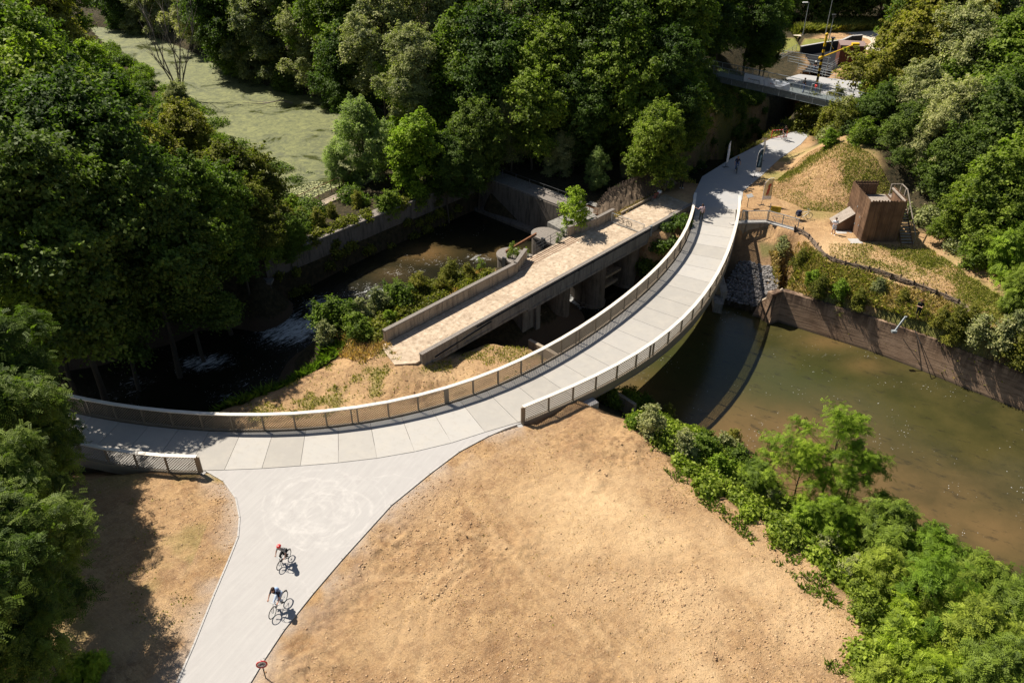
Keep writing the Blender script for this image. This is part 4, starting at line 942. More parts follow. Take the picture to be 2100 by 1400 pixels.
# ------------------------------------------------------------------ foliage
rng = np.random.default_rng(7)
def unit(v): return v / (np.linalg.norm(v, axis=-1, keepdims=True) + 1e-9)
def leaf_quads(c, nrm, ln, wd, jit=0.6, droop=0.0):
    """rhombus leaves at points c with rough normals nrm"""
    n = len(c); nn = unit(nrm + rng.normal(0, jit, (n, 3)))
    d = unit(np.cross(nn, rng.normal(0, 1, (n, 3)))); d[:, 2] -= droop; d = unit(d)
    w = unit(np.cross(nn, d)); L = ln * rng.uniform(0.7, 1.25, (n, 1)); Wd = wd * rng.uniform(0.7, 1.25, (n, 1))
    fold = nn * Wd * 0.25
    v = np.stack([c - d * L / 2, c + w * Wd / 2 + fold - d * L * 0.05, c + d * L / 2, c - w * Wd / 2 + fold - d * L * 0.05], 1)
    return v.reshape(-1, 3), np.arange(4 * n).reshape(n, 4)
def crown_points(H, Rr, nl, lr, ns, nk, sr, taper=0.5, up=0.35, low=0.12):
    """lobes > sprays > leaf positions in a crown of height H (from z=0) and radius Rr"""
    C = []; N = []; T = []; lobes = []; ph = rng.uniform(0, 6.28, 3)
    for i in range(nl):
        zf = low + (1 - low) * ((i + 0.5) / nl) ** 0.9
        prof = math.sin(math.pi * min(1, max(0.02, zf * (1 - taper * 0.25) + 0.12))) ** 0.6
        a = i * 2.39996 + rng.uniform(-.5, .5)
        mod = 1 + 0.22 * math.sin(2 * a + ph[0]) + 0.16 * math.sin(3 * a + ph[1] + zf * 4)
        rad = Rr * mod * prof * rng.uniform(0.3, 1.0) * (1 - lr * 0.5) * 0.86
        if i >= nl - 3: rad *= 0.45
        lc = np.array([rad * math.cos(a), rad * math.sin(a), H * zf * (1 - lr * 0.3) + rng.normal(0, .25)])
        r = Rr * lr * min(1.7, max(0.5, rng.lognormal(-0.05, 0.38))); lobes.append((lc, r))
        tl = rng.uniform(-0.16, 0.16); q = max(.35, (r / (Rr * lr)) ** 1.6); n1 = max(6, int(ns * q))
        out = unit(np.array([[lc[0], lc[1], 0.35 * Rr]]))[0]
        s = unit(rng.normal(0, 1, (n1, 3)) + out * 0.7 + np.array([0, 0, up])); s[:, 2] *= 0.75
        rr = r * rng.uniform(0.45, 1.25, (n1, 1)); sc = lc + s * rr
        # leading shoots that break the outline
        sh = []
        for k in range(4):
            d = unit(out + rng.normal(0, .45, 3) + np.array([0, 0, up * 1.1])); L = r * rng.uniform(1.1, 1.6)
            for t in (0.75, 0.87, 1.0): sh.append(lc + d * L * t)
        sc = np.concatenate([sc, np.array(sh)]); s = np.concatenate([s, unit(np.array(sh) - lc)]); n2 = len(sc)
        k = nk; o = rng.normal(0, 1, (n2, k, 3)); o[:, :, 2] *= 0.42; size = sr * rng.uniform(0.55, 1.3, (n2, 1, 1)) * 0.52; size[n1:] *= 0.55
        o = o * size; o[:, :, 2] -= (o[:, :, 0] ** 2 + o[:, :, 1] ** 2) / sr * 0.35
        pts = sc[:, None, :] + o; nm = np.repeat(unit(s * 0.8 + np.array([0, 0, 0.55]))[:, None, :], k, 1)
        tt = np.repeat(rng.uniform(0.1, 0.9, (n2, 1)), k, 1) * 0.6 + rng.uniform(0, 0.4, (n2, k)) + tl
        keep = np.ones((n2, k), bool); keep[n1:, k // 2:] = False
        C.append(pts[keep]); N.append(nm[keep]); T.append(tt[keep])
    return np.concatenate(C), np.concatenate(N), np.clip(np.concatenate(T), 0, 1), lobes
def pinnate(c, nrm, flen, nleaf, ll, lw):
    """compound fronds: leaflets in two rows along a drooping midrib"""
    n = len(c); nn = unit(nrm + rng.normal(0, 0.5, (n, 3))); d = unit(np.cross(nn, rng.normal(0, 1, (n, 3)))); d = unit(d + nn * 0.25)
    w = unit(np.cross(nn, d)); V = []
    for k in range(nleaf):
        t = (k + 0.6) / nleaf; base = c + d * flen * t - np.array([0, 0, 1]) * flen * 0.35 * t * t
        for sg in (-1, 1):
            dd = unit(w * sg + d * 0.35 - np.array([0, 0, 0.15])); p = base + dd * ll * 0.5
            sd = unit(np.cross(nn, dd)); V.append(np.stack([p - dd * ll / 2, p + sd * lw / 2, p + dd * ll / 2, p - sd * lw / 2], 1))
    v = np.stack(V, 1).reshape(-1, 3); m = n * nleaf * 2
    return v, np.arange(4 * m).reshape(m, 4), nleaf * 2

def limb_mesh(lobes, H, r0, zb, mb, lean=(0, 0)):
    top = np.array([lean[0], lean[1], H * 0.82]); K = 7
    tr = [Vector((lean[0] * (i / K) ** 1.5 + 0.1 * math.sin(i * 1.7), lean[1] * (i / K) ** 1.5 + 0.1 * math.cos(i * 2.1), zb + (top[2] - zb) * i / K)) for i in range(K + 1)]
    mb.tube(tr, [r0 * (1 - 0.85 * i / K) + 0.01 for i in range(K + 1)], 8)
    for lc, r in lobes:
        f = min(0.95, max(0.15, (lc[2] * 0.62 - zb) / (top[2] - zb))); i = f * K; a = tr[int(i)].lerp(tr[min(K, int(i) + 1)], i - int(i))
        b = Vector(lc); mid = a.lerp(b, 0.5) + Vector((0, 0, -0.04 * (b - a).length))
        mb.tube([a, mid, b], [r0 * 0.32 * (1 - f * .6), r0 * 0.2 * (1 - f * .5), 0.015], 5)

PROTO = {}
def make_proto(key, kind, leafmat, H, Rr, seed, trunk=0.22, zb=-8.0, **kw):
    global rng
    rng = np.random.default_rng(seed)
    p = dict(nl=30, lr=0.30, ns=34, nk=38, sr=0.55, ln=0.24, wd=0.17, taper=0.5, up=0.35, low=0.1); p.update(kw)
    c, n, t, lobes = crown_points(H, Rr, p['nl'], p['lr'], p['ns'], p['nk'], p['sr'], p['taper'], p['up'], p['low'])
    if kind == 'pin':
        v, q, rep = pinnate(c, n, p['ln'], p['leaflets'], p['wd'], p['wd'] * 0.42); t = np.repeat(t, rep)
        t = np.clip(t + rng.uniform(-.1, .1, len(t)), 0, 1)
    else:
        v, q = leaf_quads(c, n, p['ln'], p['wd'], 0.55, p.get('droop', 0.2))
    cr = np_mesh('crown', v, q, leafmat, face_attr=t)
    mb = MB(); limb_mesh(lobes, H, trunk, zb, mb); tk = mb.build('trunk', M['bark'], smooth=True)
    for o in (cr, tk): COL.objects.unlink(o)
    PROTO[key] = (cr, tk, H, Rr)
for i in range(4): make_proto('broad%d' % i, 'leaf', M['leaf_green'], 9.5, 4.6, 100 + i, nl=34, lr=0.29 - 0.02 * (i % 2))
for i in range(2): make_proto('dark%d' % i, 'leaf', M['leaf_dark'], 11, 4.8, 120 + i, nl=36, lr=0.27)
for i in range(2): make_proto('grey%d' % i, 'leaf', M['leaf_grey'], 10.5, 4.0, 140 + i, nl=40, lr=0.24, ln=0.26, wd=0.10, ns=38, sr=0.5, up=0.6, nk=38)
for i in range(2): make_proto('olive%d' % i, 'leaf', M['leaf_olive'], 8.5, 4.6, 160 + i, nl=42, lr=0.24, sr=0.5)
for i in range(2): make_proto('bright%d' % i, 'leaf', M['leaf_bright'], 8.0, 3.1, 180 + i, nl=30, lr=0.27, sr=0.45, ln=0.2, wd=0.15)
for i in range(3): make_proto('pin%d' % i, 'pin', M['leaf_bright' if i == 1 else 'leaf_pinnate'], 4.6, 2.6, 200 + i, nl=26, lr=0.30, ns=20, nk=9, sr=0.45, ln=0.42, wd=0.15, leaflets=5, trunk=0.10, zb=-5)
for i in range(2): make_proto('nearpin%d' % i, 'pin', M['leaf_dark'], 6.5, 3.0, 220 + i, nl=27, lr=0.25, ns=20, nk=10, sr=0.42, ln=0.42, wd=0.145, leaflets=5, trunk=0.16, zb=-6)
make_proto('pale', 'leaf', M['leaf_pale'], 10.0, 4.2, 150, nl=40, lr=0.24, ln=0.26, wd=0.10, ns=30, sr=0.5, up=0.6, nk=34)
make_proto('young', 'leaf', M['leaf_bright'], 4.8, 2.2, 151, nl=18, lr=0.26, ns=13, nk=15, sr=0.36, ln=0.2, wd=0.14, trunk=.08, zb=-5)
make_proto('sapling', 'pin', M['leaf_bright'], 5.2, 3.4, 230, nl=17, lr=0.22, ns=11, nk=9, sr=0.40, ln=0.34, wd=0.11, leaflets=5, trunk=0.09, zb=-5, up=.6)
# small plants
def make_small(key, mat, H, Rr, seed, **kw):
    make_proto(key, kw.pop('kind', 'leaf'), mat, H, Rr, seed, trunk=0.03, zb=-0.4, **kw)
for i in range(3): make_small('bush%d' % i, [M['leaf_green'], M['leaf_olive'], M['leaf_grey']][i], 1.6, 1.1, 240 + i, nl=14, lr=0.34, ns=16, nk=18, sr=0.26, ln=0.13, wd=0.09, low=0.05)
make_small('bushb', M['leaf_bright'], 1.7, 1.1, 250, nl=14, lr=0.34, ns=16, nk=16, sr=0.26, ln=0.14, wd=0.10, low=0.05)
make_small('weed', M['leaf_green'], 0.7, 0.35, 251, nl=6, lr=0.5, ns=6, nk=8, sr=0.16, ln=0.10, wd=0.06, low=0.1)
make_small('buddleia', M['leaf_olive'], 1.9, 1.0, 252, nl=18, lr=0.26, ns=12, nk=14, sr=0.24, ln=0.17, wd=0.05, up=0.8)

RND = random.Random(11)
def plant(name, key, x, y, z, sx, sz=None, label=None, cat='tree', group=None, lean=(0, 0), rz=None):
    cr, tk, H, Rr = PROTO[key]
    root = empty(name, (x, y, z), RND.uniform(0, 6.28) if rz is None else rz, label, cat, group)
    root.rotation_euler[0] = lean[0]; root.rotation_euler[1] = lean[1]
    a = cr.copy(); COL.objects.link(a); a.parent = root
    b = tk.copy(); COL.objects.link(b); b.parent = root
    if cat != 'tree': a.name = 'foliage'; b.name = 'stems'
    fx = RND.uniform(.88, 1.14); root.scale = (sx * fx, sx / fx, sz or sx); return root
def tree(px, py, zc, key, sx, sz=None, label=None, group=None, lean=(0, 0)):
    """crown centre seen at a pixel, zc metres up; the trunk stands on the ground below"""
    cr, tk, H, Rr = PROTO[key]; sz = sz or sx
    p = P(px, py, zc)
    for _ in range(12):     # keep the foot out of the pond: the same crown stands lower and farther back
        if sdist(np.array([p.x]), np.array([p.y]), POND)[0] > 0.6 or p.y < 60: break
        zc -= 0.7; p = P(px, py, zc)
    zb = zc - H * sz * 0.5; g = ground(p.x, p.y)
    # trunk reaches the ground: prototype trunk goes down below the crown base
    root = plant('tree', key, p.x, p.y, zb, sx, sz, label, 'tree', group, lean)
    tkz = [c for c in root.children if c.name.startswith('trunk')][0]
    depth = 8.0 if PROTO[key][2] > 7 else 5.5
    need = zb - g + 0.4
    # re-seat: empties sit at the tree's foot
    root.location.z = g; off = (zb - g) / sz
    for c in root.children: c.location.z = off
    return root
def shrub(px, py, key, s, label, group=None, dz=0.0, sz=None, zz=None):
    z = 0.0
    if zz is None:
        zs = np.arange(9, -5.6, -0.12); pp_ = [P(px, py, z) for z in zs]
        hz_ = height(np.array([q.x for q in pp_]), np.array([q.y for q in pp_]), False); hit = hz_ >= zs; k_ = int(np.argmax(hit)) if hit.any() else len(zs) - 3; z = zs[k_]; p = pp_[k_]
    else: z = zz; p = P(px, py, z)
    return plant('shrub', key, p.x, p.y, z - 0.1 + dz, s, sz, label, 'shrub', group)

# --- left mass between pond and dark river
GL = 'big trees on the left bank between pond and river'
T = [
 (60, 60, 13, 'olive0', 1.5, 'yellowish green tree crown in the top left corner of the wood', GL),
 (95, 15, 12, 'broad1', 1.1, 'mid green tree reaching the top edge left of the pond end', GL),
 (30, 190, 12, 'broad0', 1.5, 'tall green tree at the left edge below the corner crown', GL),
 (95, 165, 11, 'broad2', 1.2, 'sunlit green tree overlooking the narrow end of the pond', GL),
 (195, 175, 9, 'bright0', 1.05, 'fresh bright green crown at the pond margin left of the dead tree', GL),
 (120, 290, 11, 'broad3', 1.5, 'large broad green tree in the middle of the left bank', GL),
 (235, 275, 8, 'broad0', 1.1, 'round green crown directly below the bright green crown', GL),
 (20, 370, 10, 'dark0', 1.4, 'dark green tree at the left edge beneath the tall ones', GL),
 (190, 400, 10, 'dark1', 1.35, 'shadowy tree in the dark centre of the left bank wood', GL),
 (365, 215, 3.5, 'grey1', .5, 'small grey green tree around the foot of the dead branches', GL),
 (385, 300, 5.0, 'olive1', .85, 'olive tree with flat layered crown at the pond edge', GL),
 (320, 380, 7, 'olive0', 1.1, 'olive green tree below the layered crown', GL),
 (470, 390, 5, 'olive0', .88, 'broad olive tree hanging over the lower pond', GL),
 (420, 460, 6.0, 'broad1', 1.0, 'green tree in front of the broad olive tree', GL),
 (515, 450, 4.0, 'olive1', .68, 'olive tree above the end of the quay wall', GL),
 (290, 480, 8, 'dark0', 1.15, 'very dark tree behind the rapids', GL),
 (110, 520, 9, 'dark1', 1.35, 'dark tree at the left edge above the lower left tree', GL),
 (490, 500, 3.2, 'broad2', 0.62, 'tree leaning out above the sloping masonry buttress', GL),
 (370, 555, 3.8, 'dark1', .9, 'dark tree overhanging the dark rapids', GL),
 (220, 590, 4.3, 'dark0', 1.05, 'dark tree overhanging the river left of the rapids', GL),
 (90, 625, 5.0, 'broad3', 1.05, 'green tree between the far wood and the lower left tree', GL),
 (590, 490, 1.5, 'broad0', 0.42, 'small tree just above the buttress cap', GL),
]
for t in T: tree(*t[:5], label=t[5], group=t[6])
# --- wood behind the pond and the pool
GB = 'trees of the wood behind pond and pool'
T = [
 (260, 5, 9, 'dark0', 1.2, 'dark tree at the top edge beyond the pond'),
 (320, 10, 7, 'grey0', 1.1, 'pale grey green tree hanging over the far pond end'),
 (390, 20, 9, 'grey1', 1.2, 'silvery tree at the top edge behind the dead tree'),
 (450, 40, 8, 'dark1', 1.3, 'dark tree in the gap right of the silvery tree'),
 (560, 60, 9, 'grey0', 1.5, 'large grey green tree leaning over the pond'),
 (640, 110, 7, 'grey1', 1.2, 'grey green tree right above the pond shadow'),
 (500, 10, 12, 'dark0', 1.3, 'dark crown at the top edge above the large grey green tree'),
 (620, 5, 13, 'broad0', 1.2, 'green crown at the top edge left of the middle'),
 (700, 60, 10, 'broad1', 1.3, 'green tree behind the grey green pair by the pond'),
 (780, 90, 10, 'grey0', 1.35, 'tall grey green tree catching the sun above the yellow green one'),
 (880, 50, 12, 'grey1', 1.4, 'tall silvery tree near the middle of the top edge'),
 (960, 20, 13, 'broad2', 1.3, 'green tree touching the middle of the top edge'),
 (850, 160, 9, 'grey1', 1.0, 'slim grey green tree directly behind the yellow green conical tree'),
 (930, 150, 9, 'broad3', 1.2, 'green tree right of the slim grey green tree'),
 (720, 150, 6, 'dark0', 1.0, 'dark tree on the pond shore behind the riverside pair'),
 (850, 190, 5.5, 'bright1', 1.25, 'yellow green conical tree standing out before the wood'),
 (1000, 180, 8, 'dark1', 1.3, 'dark tree behind the corner of the pool'),
 (1060, 70, 12, 'grey0', 1.2, 'grey green crown high in the centre of the wood'),
 (1150, 30, 14, 'dark0', 1.4, 'dark tall tree right of the central crown at the top edge'),
 (1130, 150, 9, 'broad0', 1.2, 'green tree in the shaded centre of the wood'),
 (1220, 110, 11, 'dark1', 1.4, 'dark tree left of the lime green tree'),
 (1260, 20, 14, 'broad1', 1.3, 'green treetop at the top edge left of the lime green tree'),
 (1220, 220, 6, 'dark0', 1.1, 'dark low tree above the scrub by the old bridge'),
 (1340, 130, 9, 'broad2', 1.35, 'broad maple like tree with sunlit right side'),
 (1370, 200, 7, 'bright1', 1.25, 'lime green tree above the shaded path bank'),
 (1360, 50, 13, 'broad3', 1.3, 'green treetop behind the lime green tree'),
 (1435, 25, 12, 'dark1', .95, 'dark treetop left of the lamp posts'),
 (1390, 100, 8, 'dark0', .95, 'dark tree at the left end of the steel footbridge'),
 (1480, 35, 10, 'broad0', .85, 'green tree rising behind the steel footbridge'),
 (1545, 15, 11, 'dark1', 1.0, 'dark tree at the top edge left of the lamps'),
 (1565, 95, 6.0, 'broad1', 0.62, 'small green tree just behind the banner of the footbridge'),
 (1320, 260, 4, 'dark1', 0.85, 'low dark tree on the bank above the sandy landing'),
 (1385, 250, 4, 'broad2', 0.7, 'small green tree at the upper end of the old bridge'),
 (1050, 270, 4.5, 'grey1', 0.75, 'dim grey green tree behind the pool wall'),
 (980, 300, 4, 'dark0', 0.8, 'dark tree at the inner corner of the pool'),
 (1390, 225, 4.5, 'dark0', 0.7, 'dark tree under the left end of the steel footbridge'),
]
T += [
 (520, 120, 5, 'grey0', 1.1, 'grey green tree bending low over the pond surface'),
 (475, 75, 6, 'dark1', 1.0, 'dark tree squeezed between the pale trees on the far pond shore'),
 (600, 180, 4, 'dark0', .8, 'low dark tree shading the middle of the pond'),
 (290, 40, 4, 'grey1', .85, 'pale low tree at the narrow far end of the pond'),
 (705, 235, 3, 'dark0', .65, 'small dark tree at the right hand pond corner'),
 (1640, -55, 8, 'dark0', 1.5, 'dark tree beyond the lamp posts at the top edge'),
 (1735, -50, 8, 'dark1', 1.5, 'dark tree behind the herbs at the top edge'),
 (1820, -45, 8, 'dark0', 1.4, 'dark tree at the top edge right of the tall lamp'),
 (1575, 45, 8, 'broad3', .75, 'green tree with leaves over the dim lamp post'),
 (1575, 95, 5, 'dark1', .5, 'dark tree at the edge of the small lawn'),
 (1290, 190, 8, 'broad3', 1.3, 'green tree in the shade left of the lime green one'),
 (1365, 175, 8.5, 'dark1', .9, 'dark tree whose shadow covers the path'),
 (1345, 300, 5.0, 'broad0', .8, 'green tree above the person all in black'),
 (1180, 260, 5.0, 'dark1', .9, 'dark tree in the hollow behind the pool wall'),
 (1090, 220, 7.0, 'broad1', 1.1, 'green tree in the dark middle of the wood'),
]
for t in T: tree(*t[:5], label=t[5], group=GB)
def understory(name, polys, n, rmin, rmax, mat, label, seed):
    r = np.random.default_rng(seed); C = []; N = []; T_ = []
    for poly, frac in polys:
        a = np.array(poly); k = int(n * frac); xy = r.uniform(a.min(0), a.max(0), (k * 4, 2)); xy = xy[sdist(xy[:, 0], xy[:, 1], poly) < 0][:k]
        z = height(xy[:, 0], xy[:, 1], False)
        for (x, y), zz_ in zip(xy, z):
            if zz_ < -4.5: continue
            rr = r.uniform(rmin, rmax); m_ = int(150 * rr); s = unit(r.normal(0, 1, (m_, 3)) + np.array([0, 0, .5])); s[:, 2] = np.abs(s[:, 2])
            pts = np.array([x, y, zz_]) + s * rr * r.uniform(.6, 1.15, (m_, 1)) * np.array([1, 1, .9])
            k2 = 7; o = r.normal(0, .16, (m_, k2, 3)); C.append((pts[:, None] + o).reshape(-1, 3)); N.append(np.repeat(s, k2, 0)); T_.append(np.repeat(r.uniform(0, 1, m_), k2) * .7 + r.uniform(0, .3) )
    global rng
    rng = r; v, q = leaf_quads(np.concatenate(C), np.concatenate(N), .24, .16, .6)
    o = np_mesh(name, v, q, mat, face_attr=np.clip(np.concatenate(T_), 0, 1)); return tag(o, label, 'undergrowth', kind='stuff')
cxp, cyp = -45, 115
ring = [(cxp + (p_[0] - cxp) * 1.16 , cyp + (p_[1] - cyp) * 1.14) for p_ in POND]
understory('undergrowth', [([(-18, 84), (-14, 92), (-22, 104), (-45, 150), (-58, 165), (-40, 165), (-5, 120), (8, 96), (3, 91), (-6, 88)], .45), ([(10, 88), (20, 97), (26, 108), (34, 130), (28, 150), (0, 120), (2, 96)], .3), ([W2(-4, 23), W2(24, 23), W2(24, 26), (-28, 90), (-60, 130), (-70, 110), (-45, 62)], .25)], 420, .7, 1.7, M['leaf_dark'], 'dark undergrowth beneath the trees and along the pond shore', 31)
understory('hanging_ivy', [([W2(1, 20.75), W2(24, 20.75), W2(26, 22.6), W2(1, 22.3)], 1.0)], 130, .25, .6, M['leaf_olive'], 'ivy and scrub hanging over the quay wall top', 32)
bankp = [P2(*q) for q in [(1300, 868), (1390, 945), (1450, 1004), (1560, 1072), (1650, 1134), (1700, 1204), (1775, 1262), (1745, 1400)]] + [P2(1950, 1400, -4), P2(2100, 1250, -4.5), P2(1950, 1120, -4.5), P2(1760, 1060, -4.5), P2(1560, 955, -4.5), P2(1420, 905, -4.5), P2(1330, 850, -4.5)]
understory('bank_undergrowth', [(bankp, 1.0)], 330, .35, .95, M['leaf_pinnate'], 'bright tangled undergrowth on the near river bank slope', 34)
understory('path_bank_undergrowth', [([(11, 87), (17, 86), (23, 92), (29, 99), (31, 105), (25, 108), (16, 99)], .6), ([(25, 98), (30, 100), (36, 106), (38, 112), (30, 114), (24, 106)], .5)], 200, .3, .8, M['leaf_dark'], 'low dark undergrowth on the shaded bank left of the path', 35)
understory('shade_ivy', [([W2(27.8, -.6), W2(33.5, -.6), W2(31.5, -3), W2(28.5, -4), W2(27, -3)], 1.0)], 32, .4, .9, M['leaf_dark'], 'dark ivy and scrub in the gap between old and new bridge', 37)
understory('river_bank_undergrowth', [([(-62, 55), (-46, 56), (-36, 60), (-28, 63), W2(-2, 19.5), W2(0, 24), (-30, 74), (-62, 72)], .7), ([(-68, 142), (-45, 116), (-30, 92), (-35, 87), (-54, 108), (-80, 136)], .5)], 260, .7, 1.8, M['leaf_green'], 'green undergrowth on the left river bank and pond edge', 38)
understory('slope_scrub', [([P2(1690, 250, 4), P2(1800, 260, 4), P2(1900, 350, 4), P2(2000, 470, 2), (60, 75), (60, 100), (45, 100)], 1.0), ([(37.5, 74), (41, 66), (48, 62), (60, 66), (60, 80), (44, 84)], .6)], 260, .5, 1.2, M['leaf_grey'], 'scrub beneath the trees on the slope above the tower', 33)
GF = 'riverside trees in front of the wood'
for t in [
 (745, 300, 4.0, 'pale', 0.9, 'pale grey green willow like tree beside the pond railing'),
 (865, 320, 4.0, 'bright1', 1.1, 'fresh green round tree next to the pale grey green one'),
 (690, 335, 2.4, 'pale', 0.42, 'small grey green tree at the lower pond corner'),
 (915, 350, 2.5, 'dark1', 0.6, 'dark small tree at the top of the quay wall'),
 (1150, 320, 2.4, 'grey0', 0.5, 'sparse grey green tree on the pool wall'),
 (1225, 345, 2.2, 'pale', 0.42, 'pale small tree behind the dark handrail'),
]: tree(*t[:5], label=t[5], group=GF)
# --- right hand slope
GR = 'trees on the slope above the wooden tower'
for t in [
 (1910, 60, 9, 'olive0', 1.4, 'tall yellow olive tree at the top edge right of the lamps'),
 (1990, 30, 10, 'broad0', 1.5, 'green treetop at the upper right'),
 (2075, 60, 9, 'grey0', 1.4, 'grey green tree in the upper right corner'),
 (1870, 140, 7.5, 'olive1', 1.3, 'leafy olive tree at the right end of the steel footbridge'),
 (1808, 165, 5.0, 'broad3', 0.7, 'green tree in front of the rust brown shed'),
 (1960, 150, 8, 'grey1', 1.4, 'grey green tree in the middle of the right slope'),
 (2060, 180, 8, 'broad1', 1.4, 'green tree at the right edge of the slope'),
 (1880, 230, 6.5, 'grey0', 1.0, 'grey green tree right above the wooden tower'),
 (1960, 280, 6, 'grey1', 1.05, 'pale leaved tree behind the tower staircase'),
 (2060, 300, 6, 'dark0', 1.2, 'dark tree at the right edge above the bright shrubs'),
 (1860, 300, 4.5, 'dark1', 0.7, 'dark tree overhanging the back of the tower'),
 (1965, 365, 3.8, 'dark0', 0.8, 'shadowy tree beside the tower staircase'),
 (1815, 225, 4.5, 'broad0', 0.6, 'small tree under the right end of the footbridge'),
 (2050, 410, 5.0, 'broad2', .9, 'dark green tree right of the stairs'),
 (1990, 440, 3.0, 'broad0', 0.6, 'round green tree close behind the stairs at the meadow edge'),
 (1900, 40, 10, 'broad2', 1.1, 'green tree at the top edge beside the far gravel path'),
 (1800, 260, 4.5, 'dark1', 0.7, 'dark tree above the sandy slope behind the tower'),
 (2080, 400, 5.0, 'broad1', 1.1, 'green tree at the right edge above the feathery shrubs'),
 (1925, 290, 6.0, 'grey1', 0.8, 'pale tree leaning over the tower roofline'),
]: tree(*t[:5], label=t[5], group=GR)
for i, (px, py, zc, s) in enumerate([(2060, 440, 2.5, 1.1), (2090, 520, 2.0, 1.1), (2010, 470, 2.0, 0.95), (2095, 600, 1.6, .8)]):
    tree(px, py, zc, 'pin%d' % (i % 3), s, label=['bright feathery shrub tree at the right edge beyond the meadow', 'feathery green shrub tree at the right edge beside the grass', 'feathery green shrub tree nearest the tower stairs', 'low feathery shrub tree at the right end of the wattle fence'][i], group='feathery trees at the right edge')
# --- bottom right feathery thicket
GN = 'feathery young trees on the near river bank'
for i, t in enumerate([
 (1715, 920, 1.5, 0.95, 'light green feathery sapling reaching up over the river'),
 (1640, 975, -0.3, 0.85, 'bright feathery sapling left of the tallest light green one'),
 (1745, 985, -0.2, 0.85, 'feathery sapling right below the tallest light green one'),
 (1560, 985, -0.8, 0.6, 'bright green feathery bush in the middle of the near bank'),
 (1700, 1070, -0.3, 0.8, 'dark green feathery sapling at the edge of the bare soil'),
 (1830, 1060, 0.2, 1.0, 'broad feathery young tree halfway down the near bank'),
 (1800, 1150, 0.2, 0.95, 'feathery young tree where the soil edge turns down'),
 (1910, 1110, 0.3, 1.0, 'feathery young tree beside the brown water'),
 (1900, 1210, 0.4, 1.1, 'dense feathery young tree in the heart of the thicket'),
 (2000, 1180, 0.3, 1.05, 'feathery young tree near the water at the right'),
 (1840, 1290, 0.4, 1.0, 'feathery young tree spreading over the bare soil'),
 (1980, 1280, 0.6, 1.15, 'tall feathery young tree at the lower right'),
 (2080, 1240, 0.5, 1.1, 'feathery young tree at the right edge beside the water'),
 (1890, 1370, 0.6, 1.0, 'feathery young tree at the bottom edge next to bare soil'),
 (2040, 1360, 0.8, 1.15, 'feathery young tree in the bottom right corner'),
 (1800, 1370, 0.1, 0.8, 'lowest feathery sapling sending fronds over the soil'),
]): tree(t[0], t[1] + (38 if i > 4 else 0), t[2] - (.7 if i > 4 else 0), 'sapling' if i in (0, 1, 2, 8) else 'pin%d' % (i % 3), t[3] * (1.0 if i in (0, 1, 2, 8) else 0.8), label=t[4], group=GN)
# --- bottom left tree group
GLL = 'trees in the lower left corner'
for i, t in enumerate([
 (30, 770, 6.5, 1.1, 'feathery olive tree hiding the left end of the curved bridge'),
 (85, 880, 4.5, 0.75, 'feathery tree hanging over the short lower railing'),
 (20, 900, 6, 1.15, 'feathery dark tree at the left edge beside the bridge'),
 (60, 1000, 5.5, 0.85, 'feathery tree in front of the bare soil corner'),
 (20, 1120, 6, 1.0, 'feathery tree at the left edge above the tree shadow'),
 (45, 1230, 5.4, .88, 'feathery tree casting the big shadow on the soil'),
 (-40, 1310, 5.0, 1.0, 'feathery tree at the bottom left corner'),
]): tree(t[0], t[1], t[2], 'nearpin%d' % (i % 2), t[3], label=t[4], group=GLL)
tree(160, 1385, 0.6, 'pin1', 0.45, label='small feathery sapling at the bottom edge in the tree shadow')
# leafy young tree on the lock platform, and dead tree
tree(1180, 430, 2.1, 'young', .95, label='leafy yellow green young tree on the stone platform')
rt = P(368, 190, 0.0); dead = empty('dead_tree', (rt.x, rt.y, 0), 0, 'bare dead tree with thin grey branches beside the pond', 'tree')
mb = MB(); rr = random.Random(5)
def branch(p, d, L, r, depth):
    pts = [p]; 
    for i in range(5):
        d = (d + Vector((rr.uniform(-.12, .12), rr.uniform(-.12, .12), rr.uniform(-.02, .1)))).normalized(); pts.append(pts[-1] + d * L / 5)
    mb.tube(pts, [r * (1 - .17 * i) for i in range(6)], 5)
    if depth:
        for k in range(3 + depth):
            q = pts[rr.randint(1, 4)]; a = rr.uniform(0, 6.28); nd = (d + Vector((math.cos(a), math.sin(a), 0.2)) * rr.uniform(.35, .8)).normalized()
            branch(q, nd, L * rr.uniform(.35, .6), r * 0.5, depth - 1)
for a in range(5):
    an = a * 1.3; branch(Vector((0.3 * math.cos(an), 0.3 * math.sin(an), 0)), Vector((0.28 * math.cos(an), 0.2 * math.sin(an), 1)).normalized(), rr.uniform(8, 11.5), 0.13, 2)
mb.build('branches', M['dead_wood'], dead)
mb = MB(); 
mb.tube([(0, 0, 0), (1.5, .3, .6), (4, .2, .3), (6.5, 1, .9)], [.12, .09, .06, .02], 5); mb.tube([(3, .3, .4), (4.2, -1, .2), (5.8, -1.6, .3)], [.06, .04, .015], 5)
o = mb.build('fallen_branch', M['dead_wood']); o.location = P(600, 212, -0.9); o.rotation_euler = (0, 0, -2.9); tag(o, 'pale fallen branch lying on the pond beneath the large grey green tree', 'branch')

